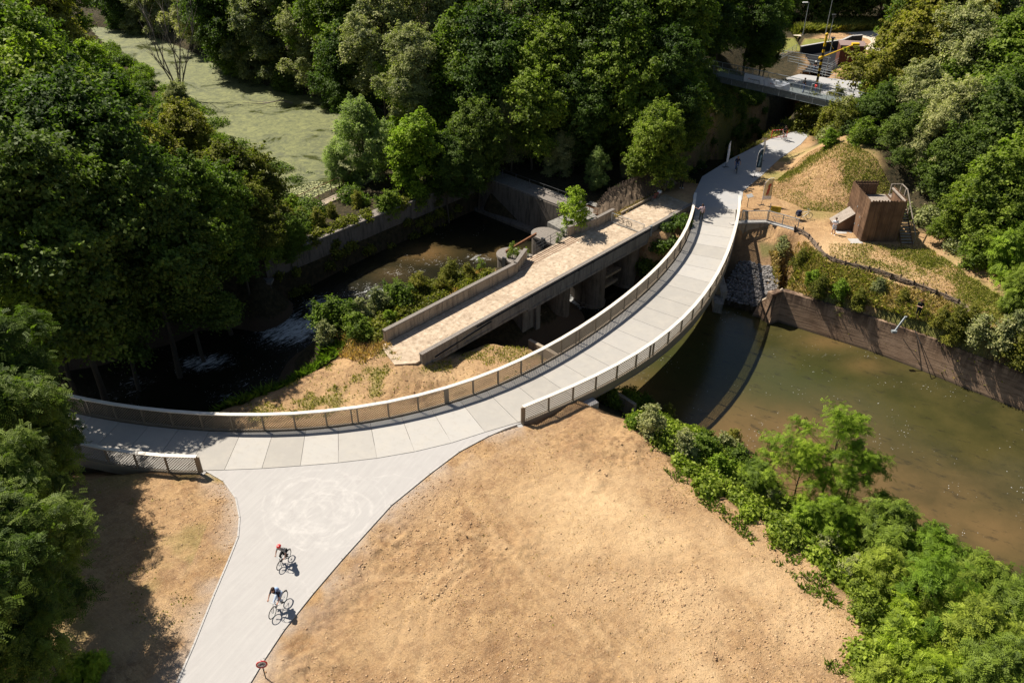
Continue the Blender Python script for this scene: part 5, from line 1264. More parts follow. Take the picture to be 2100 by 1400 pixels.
# --- shrubs
for i, (px, py, k, s) in enumerate([(690, 672, 'bush0', 1.55), (735, 690, 'bush0', 1.35), (668, 700, 'bush2', .9), (775, 640, 'bush2', 1.1), (820, 628, 'bush0', 1.35), (860, 605, 'bush1', 1.0), (925, 580, 'buddleia', 1.15), (960, 572, 'buddleia', 0.8), (905, 600, 'bush1', .7), (740, 655, 'bush2', 1.0), (800, 665, 'bushb', 0.7), (985, 555, 'weed', 1.2)]):
    shrub(px, py, k, s, ['dark leafy shrub at the lower end of the old bridge', 'dense shrub behind the lowest parapet end', 'small grey shrub on the bank at the foot of the dense shrubs', 'grey green shrub halfway along the upstream parapet', 'dark green round shrub against the upstream parapet', 'olive shrub between round shrub and golden buddleia', 'golden green buddleia behind the old bridge parapet', 'small buddleia nearest the stone pier', 'low olive shrub on the masonry beside the golden buddleia', 'grey green shrub between the two dark ones', 'bright shrub close behind the old parapet', 'weed tuft beside the round nosed stone pier'][i], 'shrubs behind the old bridge parapet', zz=-0.9)
for i, (px, py, k, s) in enumerate([(1330, 875, 'bush2', 1.1), (1365, 858, 'bush1', .8), (1285, 830, 'bush0', 1.2), (1245, 815, 'bush0', 1.1), (1320, 840, 'bush0', 1.0), (1300, 865, 'bushb', .6), (1400, 930, 'bush2', 1.1), (1440, 935, 'bush0', 1.3), (1480, 925, 'bush2', 1.0), (1510, 960, 'bush0', 1.3), (1470, 975, 'bushb', 1.1), (1530, 1000, 'bushb', 1.2), (1580, 1040, 'bush2', 1.0), (1625, 1065, 'bush0', 1.1), (1690, 1120, 'bush2', .9), (1740, 1190, 'bush2', 1.0), (1770, 1240, 'bush0', 1.0), (1500, 905, 'bush1', .8)]):
    shrub(px, py + 12, k, s, ['grey green shrub at the water right of the lattice shadow', 'round olive shrub nearest the water below the bridge', 'dark shrub in the shade under the curved bridge', 'shaded shrub beneath the right hand railing', 'dark shrub between bridge shade and grey shrub', 'small yellow green plant on the bare soil edge by the bridge', 'grey green shrub at the upper end of the near bank', 'leafy shrub at the upper near bank beside the grey one', 'pale shrub with seed heads over the water', 'dark leafy shrub behind the bright feathery bush', 'bright shrub at the soil edge of the upper near bank', 'bright green shrub left of the feathery saplings', 'grey shrub at the soil edge below the saplings', 'leafy shrub at the soil edge under the saplings', 'grey leaved shrub on the soil edge mid bank', 'grey leaved shrub where the soil bulges to the bank', 'leafy shrub at the soil edge before the thicket', 'small olive shrub over the water at the upper near bank'][i], 'shrubs along the near river bank')
for i, (px, py, k, s) in enumerate([(1600, 520, 'bush2', .9), (1640, 545, 'bush1', .8), (1680, 600, 'bush1', .8), (1720, 605, 'bushb', .8), (1665, 580, 'bushb', .7), (1760, 625, 'bush1', .7), (1800, 600, 'bush2', .7), (1960, 665, 'bush1', .8), (1990, 660, 'bush1', .7), (1930, 665, 'bush1', .7), (2000, 700, 'bush2', 1.2), (2050, 715, 'bush2', 1.3), (2090, 735, 'bush1', 1.3), (1960, 695, 'bush1', .9), (2080, 690, 'bush2', 1.1), (1720, 640, 'bush1', .6), (1850, 620, 'bush1', .6)]):
    shrub(px, py, k, s, ['grey green shrub right below the bridge head wall', 'grassy shrub below the first fence posts', 'olive shrub in the middle of the grassy bank', 'bright shrub on the bank under the woven fence', 'yellow green sprouting plant near the top of the bank', 'olive shrub above the quay wall stain', 'grey shrub close under the woven fence', 'shrub at the lower end of the woven fence', 'olive shrub next to the far end of the woven fence', 'low shrub close to the operator on the quay wall', 'pale creeping shrub tumbling over the quay wall', 'broad pale shrub overhanging the quay wall', 'pale shrub at the right edge over the quay wall', 'low shrub at the start of the overhanging thicket', 'grey shrub behind the overhanging thicket at the right edge', 'low olive tuft on the quay wall edge', 'low shrub on the bank beneath the fence'][i], 'shrubs on the grassy bank above the quay wall')
for i, (px, py, k, s) in enumerate([(1650, 268, 'bush1', 2.0), (1700, 275, 'bush1', 1.8), (1672, 245, 'bush0', 1.5), (1735, 255, 'bush2', 1.6), (1710, 235, 'bush1', 1.6), (1700, 300, 'bushb', 1.0), (1730, 272, 'bush1', 1.5), (1765, 292, 'bush0', 1.5), (1690, 258, 'bush2', 1.4), (600, 432, 'bushb', .9), (622, 462, 'bush1', .8), (680, 445, 'bush1', .7), (735, 425, 'bush1', .8), (655, 468, 'bush1', .9), (800, 430, 'bush0', 1.2), (860, 415, 'bush0', 1.1), (590, 470, 'bush1', 1.2), (1270, 405, 'bush0', .8), (1320, 385, 'bush1', .6), (1990, 545, 'bush0', 1.4), (1940, 440, 'bush0', 1.3), (1975, 500, 'bush0', 1.3)]):
    shrub(px, py, k, s, ['olive bush at the path under the steel footbridge', 'olive bush on the sandy slope beside the footbridge pier', 'dark bush hugging the footbridge pier', 'grey bush under the right half of the footbridge', 'tall olive bush touching the footbridge deck', 'fresh green tuft on the sandy slope below the bushes', 'olive bush on the brow of the sandy slope', 'dark bush on the brow of the sandy slope next to the trees', 'grey bush between footbridge pier and sandy brow', 'bright shrub at the left end of the pond railing', 'olive shrub hanging over the quay wall below the walkway', 'olive shrub in front of the middle of the walkway', 'olive shrub below the right end of the pond railing', 'lower olive shrub hanging down the quay wall', 'green shrub at the foot of the pale willow like tree', 'green shrub at the foot of the round green tree', 'olive shrub at the left end of the quay wall', 'dark shrub behind the brushy stone slope', 'dry shrub on the brushy stone slope', 'green shrub between meadow and feathery trees', 'green shrub right beside the tower stairs', 'green shrub at the meadow edge below the stairs'][i], 'bushes at paths and walls')

# ------------------------------------------------------------------ grass and clods
def scatter_grass(name, mat, polys_n, hmin, hmax, label, seed, dens_fn=None, width=0.03, zfn=None):
    r = np.random.default_rng(seed); P0 = []
    for poly, n in polys_n:
        a = np.array(poly); lo, hi = a.min(0), a.max(0); xy = r.uniform(lo, hi, (n * 2, 2)); xy = xy[sdist(xy[:, 0], xy[:, 1], poly) < 0]; P0.append(xy[:n])
    xy = np.concatenate(P0)
    if dens_fn is not None: xy = xy[dens_fn(xy[:, 0], xy[:, 1]) > r.uniform(0, 1, len(xy))]
    z = height(xy[:, 0], xy[:, 1]); keep = (z > -5.3) & (np.minimum(np.minimum(sdist(xy[:, 0], xy[:, 1], PATH_N), sdist(xy[:, 0], xy[:, 1], PLAZA)), np.minimum(sdist(xy[:, 0], xy[:, 1], UNDER_DECK), sdist(xy[:, 0], xy[:, 1], UNDER_DECK2))) > 0.12); xy, z = xy[keep], z[keep]; n = len(xy)
    base = np.column_stack([xy, z - 0.02]); a = r.uniform(0, 6.28, n); h = r.uniform(hmin, hmax, n)
    d = np.column_stack([np.cos(a), np.sin(a), np.zeros(n)]) * width * (h / hmax + .4)[:, None]; ln = r.normal(0, 0.45, (n, 2)) * h[:, None]
    tip = base + np.column_stack([ln, h]); mid = base + np.column_stack([ln * 0.35, h * 0.6])
    v = np.stack([base - d, base + d, mid + d * 0.8, tip], 1).reshape(-1, 3); q = np.arange(4 * n).reshape(n, 4)
    o = np_mesh(name, v, q, mat, face_attr=r.uniform(0, 1, n)); return tag(o, label, 'grass', kind='stuff')
bankpoly = [P2(1580, 500, -1), P2(1640, 485), P2(1690, 535), P2(1760, 556), P2(1850, 585), P2(1930, 612), P2(1990, 655), P2(2100, 700), P2(2100, 765, -2.2), P2(2000, 730, -2.2), P2(1800, 655, -2.2), P2(1700, 625, -2.2), P2(1610, 600, -2.2)]
pn1 = lambda x, y: sst(0.38, 0.55, fbm(x, y, 2.2, 3, 5))
scatter_grass('bank_grass', M['grass'], [(bankpoly, 46000)], 0.12, 0.55, 'tall rough green grass on the bank above the quay wall', 1, pn1)
scatter_grass('dry_grass', M['straw'], [(bankpoly, 42000), ([W2(29, 4.2), W2(39, 4.5), W2(40, 7), W2(30, 7)], 9000)], 0.1, 0.45, 'dry straw coloured grass mixed into the bank', 2)
mead2 = [P2(1560, 390), P2(1660, 300, 2), P2(1760, 320, 3), P2(1830, 400, 1), P2(1740, 440), P2(1650, 430)]
mead3 = [P2(1700, 500), P2(1900, 505), P2(1990, 570), P2(2100, 640), P2(2100, 690), P2(1990, 645), P2(1850, 575), P2(1700, 535)]
gfn = lambda x, y: np.clip(blobs(x, y, G1) * 1.3 * sst(0.34, 0.55, fbm(x, y, 3, 4, 91)), 0, 1)
scatter_grass('meadow_grass', M['grass'], [(mead2, 50000), (mead3, 50000)], 0.05, 0.22, 'patches of green grass on the sandy meadow by the tower', 3, gfn)
scatter_grass('meadow_straw', M['straw'], [(mead2, 16000), (mead3, 16000)], 0.03, 0.12, 'dry straw on the sandy meadow by the tower', 4)
ifn = lambda x, y: sst(0.5, 0.66, fbm(x, y, 1.6, 3, 17)) * 0.8 + 0.03
scatter_grass('sparse_grass', M['grass'], [(ISLAND, 22000)], 0.05, 0.2, 'sparse grass sprouting on the sandy island', 5, ifn)
shore = [P2(*q, -1.5) for q in [(380, 850), (445, 836), (520, 800), (600, 755), (640, 730), (665, 700), (700, 715), (690, 745), (600, 790), (500, 846)]]
scatter_grass('shore_weeds', M['leaf_green'], [(shore, 26000)], 0.15, 0.8, 'rank green weeds along the dark rapids', 6, lambda x, y: sst(0.3, 0.5, fbm(x, y, 1.5, 3, 3)), 0.05)
farm = [P2(*q) for q in [(1622, 70), (1700, 67), (1810, 61), (1810, 46), (1640, 50)]]
scatter_grass('path_bank_grass', M['grass'], [([(14, 85), (20, 82), (27, 88.5), (35, 98), (36, 104), (28, 108), (18, 99)], 30000)], 0.15, 0.5, 'rough grass on the shaded bank left of the path', 14, lambda x, y: sst(0.3, 0.5, fbm(x, y, 2.4, 3, 3)))
scatter_grass('far_meadow', M['grass'], [(farm, 26000)], 0.5, 1.4, 'rank sunlit herbs behind the far gravel path', 7, None, 0.12)
scatter_grass('soil_sprouts', M['grass'], [([(-30, 23), (-16, 23), (-16, 37), (-28, 37)], 14000), ([(-10, 23), (14, 23), (14, 42), (0, 42)], 6000)], 0.03, 0.12, 'scattered green sprouts in the bare soil', 8, lambda x, y: sst(0.6, 0.72, fbm(x, y, 1.4, 3, 27)) * .7)
edgep = [P2(*q) for q in [(1330, 880), (1400, 960), (1480, 1030), (1580, 1090), (1690, 1190), (1760, 1290), (1730, 1400), (1660, 1400), (1700, 1290), (1620, 1180), (1500, 1080), (1400, 1000), (1300, 900)]]
scatter_grass('edge_weeds', M['leaf_green'], [(edgep, 16000)], 0.06, 0.35, 'weeds straggling onto the soil along the near bank', 12, lambda x, y: sst(0.5, 0.62, fbm(x, y, 1.2, 3, 88)) * .8, 0.04)
scatter_grass('edge_straw', M['straw'], [(edgep, 7000), ([(-10, 21), (16, 21), (16, 30), (8, 41), (-2, 42)], 9000)], 0.03, 0.12, 'bits of straw and dead roots on the graded soil', 13, lambda x, y: sst(0.45, 0.6, fbm(x, y, 2.1, 3, 98)), 0.02)
understory('parapet_scrub', [([W2(0, 4.6), W2(14, 4.6), W2(14, 6.6), W2(10, 8.4), W2(3, 9.2), W2(-1, 8)], 1.0)], 95, .2, .6, M['leaf_olive'], 'low olive scrub on the ground behind the old parapet', 36)
scatter_grass('parapet_straw', M['straw'], [([W2(-1, 4.2), W2(15, 4.2), W2(14, 7.5), W2(8, 9), W2(-1, 9)], 9000), ([W2(-3, 3), W2(0, 3), W2(0, 9), W2(-3, 8)], 3000)], 0.1, 0.5, 'dry stalks on the ground behind the old parapet', 15)
for i, (s_w, t_w, lb_) in enumerate([(16.4, 6.3, 'weed tuft on the near edge of the pier top below the beam'), (17.4, 7.0, 'weed tuft at the nose of the pier top below the beam'), (17.6, 5.4, 'weed tuft between pier top and bent parapet'), (16.8, 5.8, 'small weed in the middle of the lower pier top'), (21.6, 5.0, 'weed tuft at the handrail beside the upper pier top'), (23.0, 5.6, 'weed tuft between upper pier top and young tree')]):
    q_ = W(s_w, t_w, -0.08); plant('weed', 'weed', q_.x, q_.y, q_.z, 1.0 - .1 * (i % 3), None, lb_, 'weed', 'weeds on the pier tops')
wallveg = [W2(2, 20.3), W2(24, 20.6), W2(24, 22.5), W2(2, 22.5)]
# clods and pebbles
def scatter_stones(name, poly, n, smin, smax, mat, label, seed, zfn=height, flat=0.6, cat='stones', dens=None):
    r = np.random.default_rng(seed); a = np.array(poly); xy = r.uniform(a.min(0), a.max(0), (n * 3, 2)); xy = xy[sdist(xy[:, 0], xy[:, 1], poly) < 0][:n]
    if dens is not None: xy = xy[dens(xy[:, 0], xy[:, 1]) > r.uniform(0, 1, len(xy))]
    xy = xy[np.minimum(sdist(xy[:, 0], xy[:, 1], PLAZA), sdist(xy[:, 0], xy[:, 1], UNDER_DECK)) > 0.15]
    z = zfn(xy[:, 0], xy[:, 1]); n = len(xy); s = smin * (smax / smin) ** (r.uniform(0, 1, n) ** 2.2)
    o = np.array([[1, 0, 0], [0, 1, 0], [-1, 0, 0], [0, -1, 0], [0, 0, 1], [0, 0, -1]], float)
    v = o[None] * (1 + r.uniform(-.35, .35, (n, 6, 1))); ang = r.uniform(0, 6.28, n); c, s_ = np.cos(ang), np.sin(ang)
    vx = v[:, :, 0] * c[:, None] - v[:, :, 1] * s_[:, None]; vy = v[:, :, 0] * s_[:, None] + v[:, :, 1] * c[:, None]
    vx += v[:, :, 2] * r.uniform(-.5, .5, (n, 1))
    v = np.stack([vx * r.uniform(.7, 1.4, (n, 1)), vy, v[:, :, 2] * flat], 2) * s[:, None, None] + np.column_stack([xy, z + s * 0.15])[:, None, :]
    f = np.array([[0, 1, 4], [1, 2, 4], [2, 3, 4], [3, 0, 4], [1, 0, 5], [2, 1, 5], [3, 2, 5], [0, 3, 5]])
    F = (f[None] + (np.arange(n) * 6)[:, None, None]).reshape(-1, 3)
    ob = np_mesh(name, v.reshape(-1, 3), F, mat, face_attr=np.repeat(r.uniform(0, 1, n), 8)); return tag(ob, label, cat, kind='stuff')
def mk_clod():
    m = NM('soil_clods', 0.95, 0.1); t = m.attr('tint'); m.color(m.mix(t, (0.33, 0.20, 0.11), (0.58, 0.40, 0.23))); return m.mat
def mk_stone():
    m = NM('grey_riprap', 0.9, 0.2); t = m.attr('tint'); m.color(m.mix(t, (0.09, 0.085, 0.08), (0.27, 0.25, 0.235))); return m.mat
M['clod'] = mk_clod(); M['stone'] = mk_stone()
cl = lambda x, y: 0.06 + 0.94 * sst(0.47, 0.66, fbm(x, y, 3.2, 4, 41))
scatter_stones('soil_clods', [(-13, 21), (18, 21), (17, 31), (10, 42), (0, 44), (-6, 37)], 34000, 0.012, 0.075, M['clod'], 'clods and crumbs on the bare graded soil', 1, dens=cl, cat='soil clods', flat=0.5)
scatter_stones('soil_crumbs', [(-30, 22), (-14.5, 22), (-14.5, 37), (-28, 37)], 14000, 0.012, 0.07, M['clod'], 'clods on the soil left of the gravel path', 2, dens=cl, cat='soil clods', flat=0.5)
scatter_stones('island_clods', ISLAND, 2500, 0.02, 0.07, M['clod'], 'small clods on the sandy island', 3, cat='soil clods')
scatter_stones('riprap', [P2(1520, 520, -2), P2(1590, 540, -2), P2(1625, 600, -2.2), P2(1570, 625, -4.0), P2(1460, 625, -5)], 2600, 0.10, 0.24, M['stone'], 'grey riprap stones between bridge head and quay wall', 4, cat='riprap')
scatter_stones('lily_pads', [P2(*q, -1) for q in [(572, 400), (640, 372), (705, 378), (700, 392), (612, 422), (570, 418)]], 700, 0.10, 0.22, simple('lily_pad', (0.32, 0.33, 0.14), 0.5, 0.4, 0.3, 2), 'pale water lily pads at the lower pond end', 5, zfn=lambda x, y: x * 0 - 0.99, flat=0.06, cat='lily pads')
# ------------------------------------------------------------------ wooden tower
TX0, TX1, TY0, TY1, TH_ = 32.55, 35.85, 68.7, 73.2, 4.1
tw = empty('wooden_tower', ((TX0 + TX1) / 2, (TY0 + TY1) / 2, 0), 0, 'brown weathered plank clad viewing tower with open top on the sandy meadow', 'tower')
def planks(axis_, a0, a1, fixed, sgn, z0, z1f, th=0.035, gapf=1.0):
    mb = MB(); x = a0; k = 0
    while x < a1 - 0.02:
        w = 0.135; z1 = z1f(k); off = 0.02 * (k % 2)
        if axis_ == 'x': mb.box(x, min(x + w - 0.008, a1), min(fixed, fixed + sgn * (th + off)), max(fixed, fixed + sgn * (th + off)), z0, z1)
        else: mb.box(min(fixed, fixed + sgn * (th + off)), max(fixed, fixed + sgn * (th + off)), x, min(x + w - 0.008, a1), z0, z1)
        x += w; k += 1
    return mb
jag = lambda b: (lambda k: b + (0.10 if k % 2 else 0.0) + 0.02 * ((k * 7) % 3))
def tp(o): return under(o, tw)
mb = planks('x', TX0, TX1, TY0, -1, 0.05, jag(TH_)); tp(mb.build('plank_wall', M['wood']))
mb = planks('y', TY0, TY1, TX0, -1, 0.05, jag(TH_)); tp(mb.build('plank_wall', M['wood']))
mb = planks('x', TX0, TX1 - 0.9, TY1, 1, 0.05, jag(TH_)); tp(mb.build('plank_wall', M['wood']))
mb = planks('y', TY0, TY1 - 1.3, TX1, 1, 0.05, jag(TH_)); tp(mb.build('plank_wall', M['wood']))
mb = planks('y', TY1 - 1.3, TY1, TX1, 1, 0.05, jag(TH_ - 1.25)); tp(mb.build('plank_wall', M['wood']))
mb = planks('x', TX0 + .08, TX1 - .08, TY0 + 0.1, 1, 2.9, lambda k: TH_ - 0.12); tp(mb.build('inner_lining', M['wood']))
mb = planks('y', TY0 + .2, TY1 - .2, TX0 + 0.1, 1, 2.9, lambda k: TH_ - 0.12); tp(mb.build('inner_lining', M['wood']))
mb = planks('x', TX0 + .2, TX1 - 1.0, TY1 - 0.1, -1, 2.9, lambda k: TH_ - 0.12); tp(mb.build('inner_lining', M['wood']))
mb = MB(); mb.box(TX0 + .02, TX1 - .02, TY0 + .02, TY1 - .02, 0.0, 2.82)
for i in range(31): mb.box(TX0 + .05, TX1 - .05, TY0 + .05 + i * .142, TY0 + .05 + i * .142 + .13, 2.825, 2.86)
tp(mb.build('floor', M['grey_wood']))
mb = MB(); mb.box(TX0 + .02, TX1 - .02, TY0 + .01, TY0 + .09, TH_ - 0.18, TH_ - 0.1); mb.box(TX1 - .16, TX1 + 0.0, TY0 + 0.1, TY1 - 1.3, TH_ - 0.14, TH_ - 0.02); mb.box(TX0 + .0, TX0 + .09, TY0 + 0.1, TY1 - 0.1, TH_ - 0.18, TH_ - 0.1); tp(mb.build('rail_board', M['grey_wood']))
mb = MB(); mb.box(TX0 + 0.3, TX1 - 0.1, TY0 - 0.1, TY0 - 0.06, 2.95, 3.75); o = tp(mb.build('lighter_panel', M['grey_wood']))
del_o = o; bpy.data.objects.remove(o)
mb = MB(); mb.box(TX0 - 0.075, TX0 - 0.058, 69.6, 70.7, 0.1, 2.15); d_ = tp(mb.build('door', M['wood']))
mb = MB(); 
for (y, z) in ((69.75, 1.1), (70.9, 2.5), (70.6, 0.9), (69.9, 1.9)): mb.box(TX0 - 0.10, TX0 - 0.07, y, y + 0.09, z, z + 0.16)
tp(mb.build('hinge', M['galv']))
mb = MB()
n = 15
for i in range(n):
    f = i / n; y = 70.0 + f * 3.0 if False else 68.2 + f * 3.6; z = 0.19 * (i + 1); mb.box(36.15, 37.15, y, y + 0.27, z - 0.04, z)
st = tp(mb.build('staircase', M['grey_wood']))
mb = MB(); mb.beam((36.12, 68.1, 0.02), (36.12, 71.9, 2.9), 0.05, 0.22); mb.beam((37.18, 68.1, 0.02), (37.18, 71.9, 2.9), 0.05, 0.22)
o = mb.build('stringer', M['wood']); under(o, tw)
mb = MB(); mb.beam((37.2, 68.1, 1.0), (37.2, 71.9, 3.9), 0.07, 0.07)
for f in (0, .33, .66, 1): mb.beam((37.2, 68.1 + 3.8 * f, 2.9 * f), (37.2, 68.1 + 3.8 * f, 2.9 * f + 1.05), 0.07, 0.07, (1, 0, 0))
mb.box(36.1, 37.2, 71.9, 73.2, 2.78, 2.86); mb.beam((36.15, 73.15, 3.9), (37.2, 73.15, 3.9), .06, .06); mb.beam((37.2, 71.9, 3.9), (37.2, 73.15, 3.9), .06, .06)
for p in ((36.2, 71.95), (37.1, 71.95), (36.2, 73.1), (37.15, 73.1)): mb.beam((*p, 0), (*p, 3.9), .1, .1, (1, 0, 0))
tp(mb.build('stair_rail', M['grey_wood']))
mb = MB(); mb._add([(30.9, 71.1, .0), (32.5, 71.1, 0), (32.5, 72.6, 0), (30.9, 72.6, 0), (30.9, 71.1, .55), (32.5, 71.1, 1.75), (32.5, 72.6, 1.75), (30.9, 72.6, .55)], [(0, 3, 2, 1), (0, 1, 5, 4), (1, 2, 6, 5), (2, 3, 7, 6), (3, 0, 4, 7)])
an = tp(mb.build('lean_to', M['wood'])); mb = MB()
for i in range(12):
    y = 71.05 + i * .135; a, b = Vector((30.8, y, 0.50)), Vector((32.5, y, 1.78)); mb.beam(a + Vector((0, .06, .03)), b + Vector((0, .06, .03)), .125, .03)
o = mb.build('roof', M['grey_wood']); o.parent = an
for (a, b, c, d, z, l) in ((31.5, 32.4, 69.0, 69.9, 0, 'pale square concrete slab in the grass before the tower'),):
    mb = MB(); mb.box(a, b + .25, 68.3, 69.3, -.1, .09); tag(mb.build('concrete_slab', M['new_conc'], bevel=.02), l, 'slab')
mb = MB(); mb.box(30.9, 32.4, 70.35, 71.0, -.1, .07); tag(mb.build('concrete_slab', M['new_conc'], bevel=.02), 'flat pale slab at the foot of the tower lean to', 'slab')

# ------------------------------------------------------------------ woven fence
wf = [P2(*q) for q in [(1628, 474), (1650, 484), (1668, 503), (1688, 527), (1715, 541), (1760, 553), (1800, 563), (1850, 580), (1895, 597), (1930, 610), (1965, 627), (1992, 650)]]
wf = resample(smooth(wf), step=0.95)
fr = empty('woven_fence', (wf[0][0], wf[0][1], 0), 0, 'low wattle fence of dark posts and woven branches along the bank edge', 'fence')
r_ = random.Random(4); mb = MB()
for k in range(15):
    pts = []
    for i, p in enumerate(wf):
        sgn = 1 if (i + k) % 2 else -1; pts.append((p[0] + r_.uniform(-.05, .05), p[1] + sgn * 0.07 + r_.uniform(-.05, .05), ground(p[0], p[1]) * 0.3 + 0.06 + 0.03 * k + r_.uniform(-.03, .03)))
    mb.tube(pts, 0.024, 5)
for k in range(90):
    i = r_.randint(0, len(wf) - 2); p = wf[i]; q = wf[i + 1]; mb.tube([(p[0] + r_.uniform(-.2, .2), p[1] + r_.uniform(-.15, .15), r_.uniform(.1, .55)), (q[0] + r_.uniform(-.2, .2), q[1] + r_.uniform(-.15, .15), r_.uniform(.1, .5))], 0.016, 4)
under(mb.build('woven_branches', M['wattle']), fr)
pm = MB(); pm.tube([(0, 0, -.8), (0, 0, .62)], [.06, .065], 7); proto = pm.build('post', M['dark_post'])
for i, p in enumerate(wf):
    for sg in ((1,) if i % 2 else (-1,)):
        o = proto if not proto.parent else proto.copy()
        if o is not proto: COL.objects.link(o)
        o.parent = fr; o.location = (p[0] - wf[0][0], p[1] - wf[0][1] + sg * 0.16, r_.uniform(-.1, .08)); o.rotation_euler = (r_.uniform(-.08, .08), r_.uniform(-.08, .08), 0)

# ------------------------------------------------------------------ steel footbridge
fa, fb_ = P(1405, 122, 5.7), P(1800, 208, 5.7)
fd = (fb_ - fa); FL = fd.length; fd.normalize(); fn = Vector((-fd.y, fd.x, 0))
if fn.y < 0: fn = -fn
FW = 2.1; mid = (fa + fb_) / 2
sb = empty('steel_footbridge', (mid.x, mid.y, 0), 0, 'grey steel girder footbridge with vertical bar railings over the path', 'footbridge')
def fp(u, v, z): return fa + fd * u + fn * v + Vector((0, 0, z - 5.7))
def fu(o): return under(o, sb)
mb = MB(); mb.beam(fp(0, FW / 2, 4.5), fp(FL, FW / 2, 4.5), FW - .1, .08); fu(mb.build('deck', M['galv_dark']))
mb = MB()
for v in (0.06, FW - .06):
    mb.beam(fp(0, v, 4.12), fp(FL, v, 4.12), .04, .62); mb.beam(fp(0, v, 4.44), fp(FL, v, 4.44), .2, .03); mb.beam(fp(0, v, 3.80), fp(FL, v, 3.80), .2, .03)
fu(mb.build('girder', M['galv_dark']))
mb = MB(); u = 0.6
while u < FL: mb.beam(fp(u, -.08, 3.8), fp(u, -.08, 4.45), .06, .07, tuple(fd)); mb.beam(fp(u, 0, 3.95), fp(u, FW, 3.95), .06, .1); u += 2.2
fu(mb.build('stiffener', M['galv']))
for v, nm in ((-0.02, 'near'), (FW + .02, 'far')):
    mb = MB(); mb.beam(fp(0, v, 5.68), fp(FL, v, 5.68), .07, .05); mb.beam(fp(0, v, 4.62), fp(FL, v, 4.62), .04, .04); rl = fu(mb.build('railing', M['galv']))
    mb = MB(); u = 0.1
    while u < FL: mb.beam(fp(u, v, 4.6), fp(u, v, 5.66), .022, .022, tuple(fd)); u += .17
    o = mb.build('bar_infill', M['galv_dark']); under(o, sb)
    u = 0.0; pp = None
    while u < FL:
        if pp is None: mb = MB(); mb.beam(fp(0, v - .01, 4.3), fp(0, v - .01, 5.66), .06, .06, tuple(fd)); pp = under(mb.build('railing_post', M['galv']), sb)
        else: c_p = pp.copy(); COL.objects.link(c_p); c_p.location = fd * u
        u += 2.2
pc = P(1657, 245, 0)
for dx in (-.5, .5):
    mb = MB(); q = Vector((pc.x + 1.2 + dx, pc.y + 2.6, 0)); mb.tube([q, q + Vector((0, 0, 3.78))], .16, 10); fu(mb.build('column', M['galv']))
# banner
def cloth_strip(u0, u1, z0, z1, v, n=28, sag=False):
    mb = MB(); rows = 7; vs = []
    for i in range(n + 1):
        for j in range(rows + 1):
            fx = i / n; fz = j / rows; w = 0.03 * math.sin(fx * 23 + fz * 3) * (1 - .3 * fz)
            if sag: fold = 0.10 * math.exp(-((fz - (0.25 + 0.9 * (2 * fx - 1.05) ** 2)) / .12) ** 2)
            else: fold = 0.05 * math.exp(-((fz - (0.5 + 0.5 * fx)) / .1) ** 2)
            vs.append(fp(u0 + (u1 - u0) * fx, v - .05 - w - fold, z0 + (z1 - z0) * fz))
    mb._add(vs, [(i * (rows + 1) + j, (i + 1) * (rows + 1) + j, (i + 1) * (rows + 1) + j + 1, i * (rows + 1) + j + 1) for i in range(n) for j in range(rows)])
    return mb
def u_at(px): 
    best = min(range(0, 400), key=lambda k: abs(1050 + FPX * (fp(FL * k / 400, 0, 5.3).x) / (fp(FL * k / 400, 0, 5.3).y * math.cos(TH) + (35 - 5.3) * math.sin(TH)) - px)); return FL * best / 400
ua, ub, uc = u_at(1527), u_at(1569), u_at(1621)
bn = empty('banner', fp((ua + uc) / 2, 0, 4.7), 0, 'long white sagging banner tied to the steel footbridge railing', 'banner')
for (a, b, sg) in ((ua, ub - .02, False), (ub + .02, uc, True)):
    o = cloth_strip(a, b, 4.62, 5.62, 0, sag=sg).build('cloth', M['banner'], smooth=True); under(o, bn)
    s = o.modifiers.new('thick', 'SOLIDIFY'); s.thickness = 0.006
    mb = MB(); c = a + (b - a) * .28; mb.tube([fp(c, -.19, 5.13), fp(c, -.20, 5.13)], .07, 12); under(mb.build('red_dot', M['redprint']), bn)
    mb = MB(); rr_ = random.Random(int(a * 10)); x = c + .18
    while x < a + (b - a) * .80:
        w = rr_.uniform(.05, .09); mb.obox(fp(x, -.19, 5.10 + rr_.uniform(-.01, .01)), fd * w / 2 * .8, fn * .004, Vector((0, 0, rr_.uniform(.045, .075)))); x += w + .03
    under(mb.build('lettering', M['dark_steel']), bn)

# ------------------------------------------------------------------ lamps, height mast, shed, ramp rails beyond
def lamp(px, py, h, label, head_dir, tall=True):
    p = P(px, py, 0); rt = empty('street_lamp', p, 0, label, 'street lamp', 'lamp posts by the far path')
    mb = MB(); mb.tube([(0, 0, -.3), (0, 0, h)], [.085, .05], 8); mb.build('pole', M['galv'], rt)
    mb = MB()
    if tall: mb.tube([(0, 0, h - .05), (head_dir * .35, 0, h)], .04, 6); mb.build('arm', M['galv'], rt); mb = MB(); mb.obox((head_dir * .62, 0, h + .02), (.42, 0, 0), (0, .16, 0), (0, 0, .06))
    else: mb.tube([(0, 0, h - .5), (0, 0, h - .1)], [.14, .18], 10); mb.obox((0, 0, h), (.28, 0, 0), (0, .22, 0), (0, 0, .06))
    mb.build('lamp_head', M['white'] if tall else M['dark_steel'], rt)
lamp(1692, 74, 6.0, 'tall slim lamp post with flat arm beside the far gravel path', 1)
lamp(1697, 96, 5.0, 'lamp post with square head at the edge of the small lawn', 1, False)
lamp(1693, 152, 5.2, 'grey lamp post standing beside the yellow and black mast', 1, False)
lamp(1646, 74, 5.4, 'dim slender lamp post half hidden by leaves at the left of the far herbs', -1)
p = P(1674, 176, 0); ms = empty('striped_mast', p, 0, 'yellow and black striped mast carrying a slanting yellow boom', 'mast')
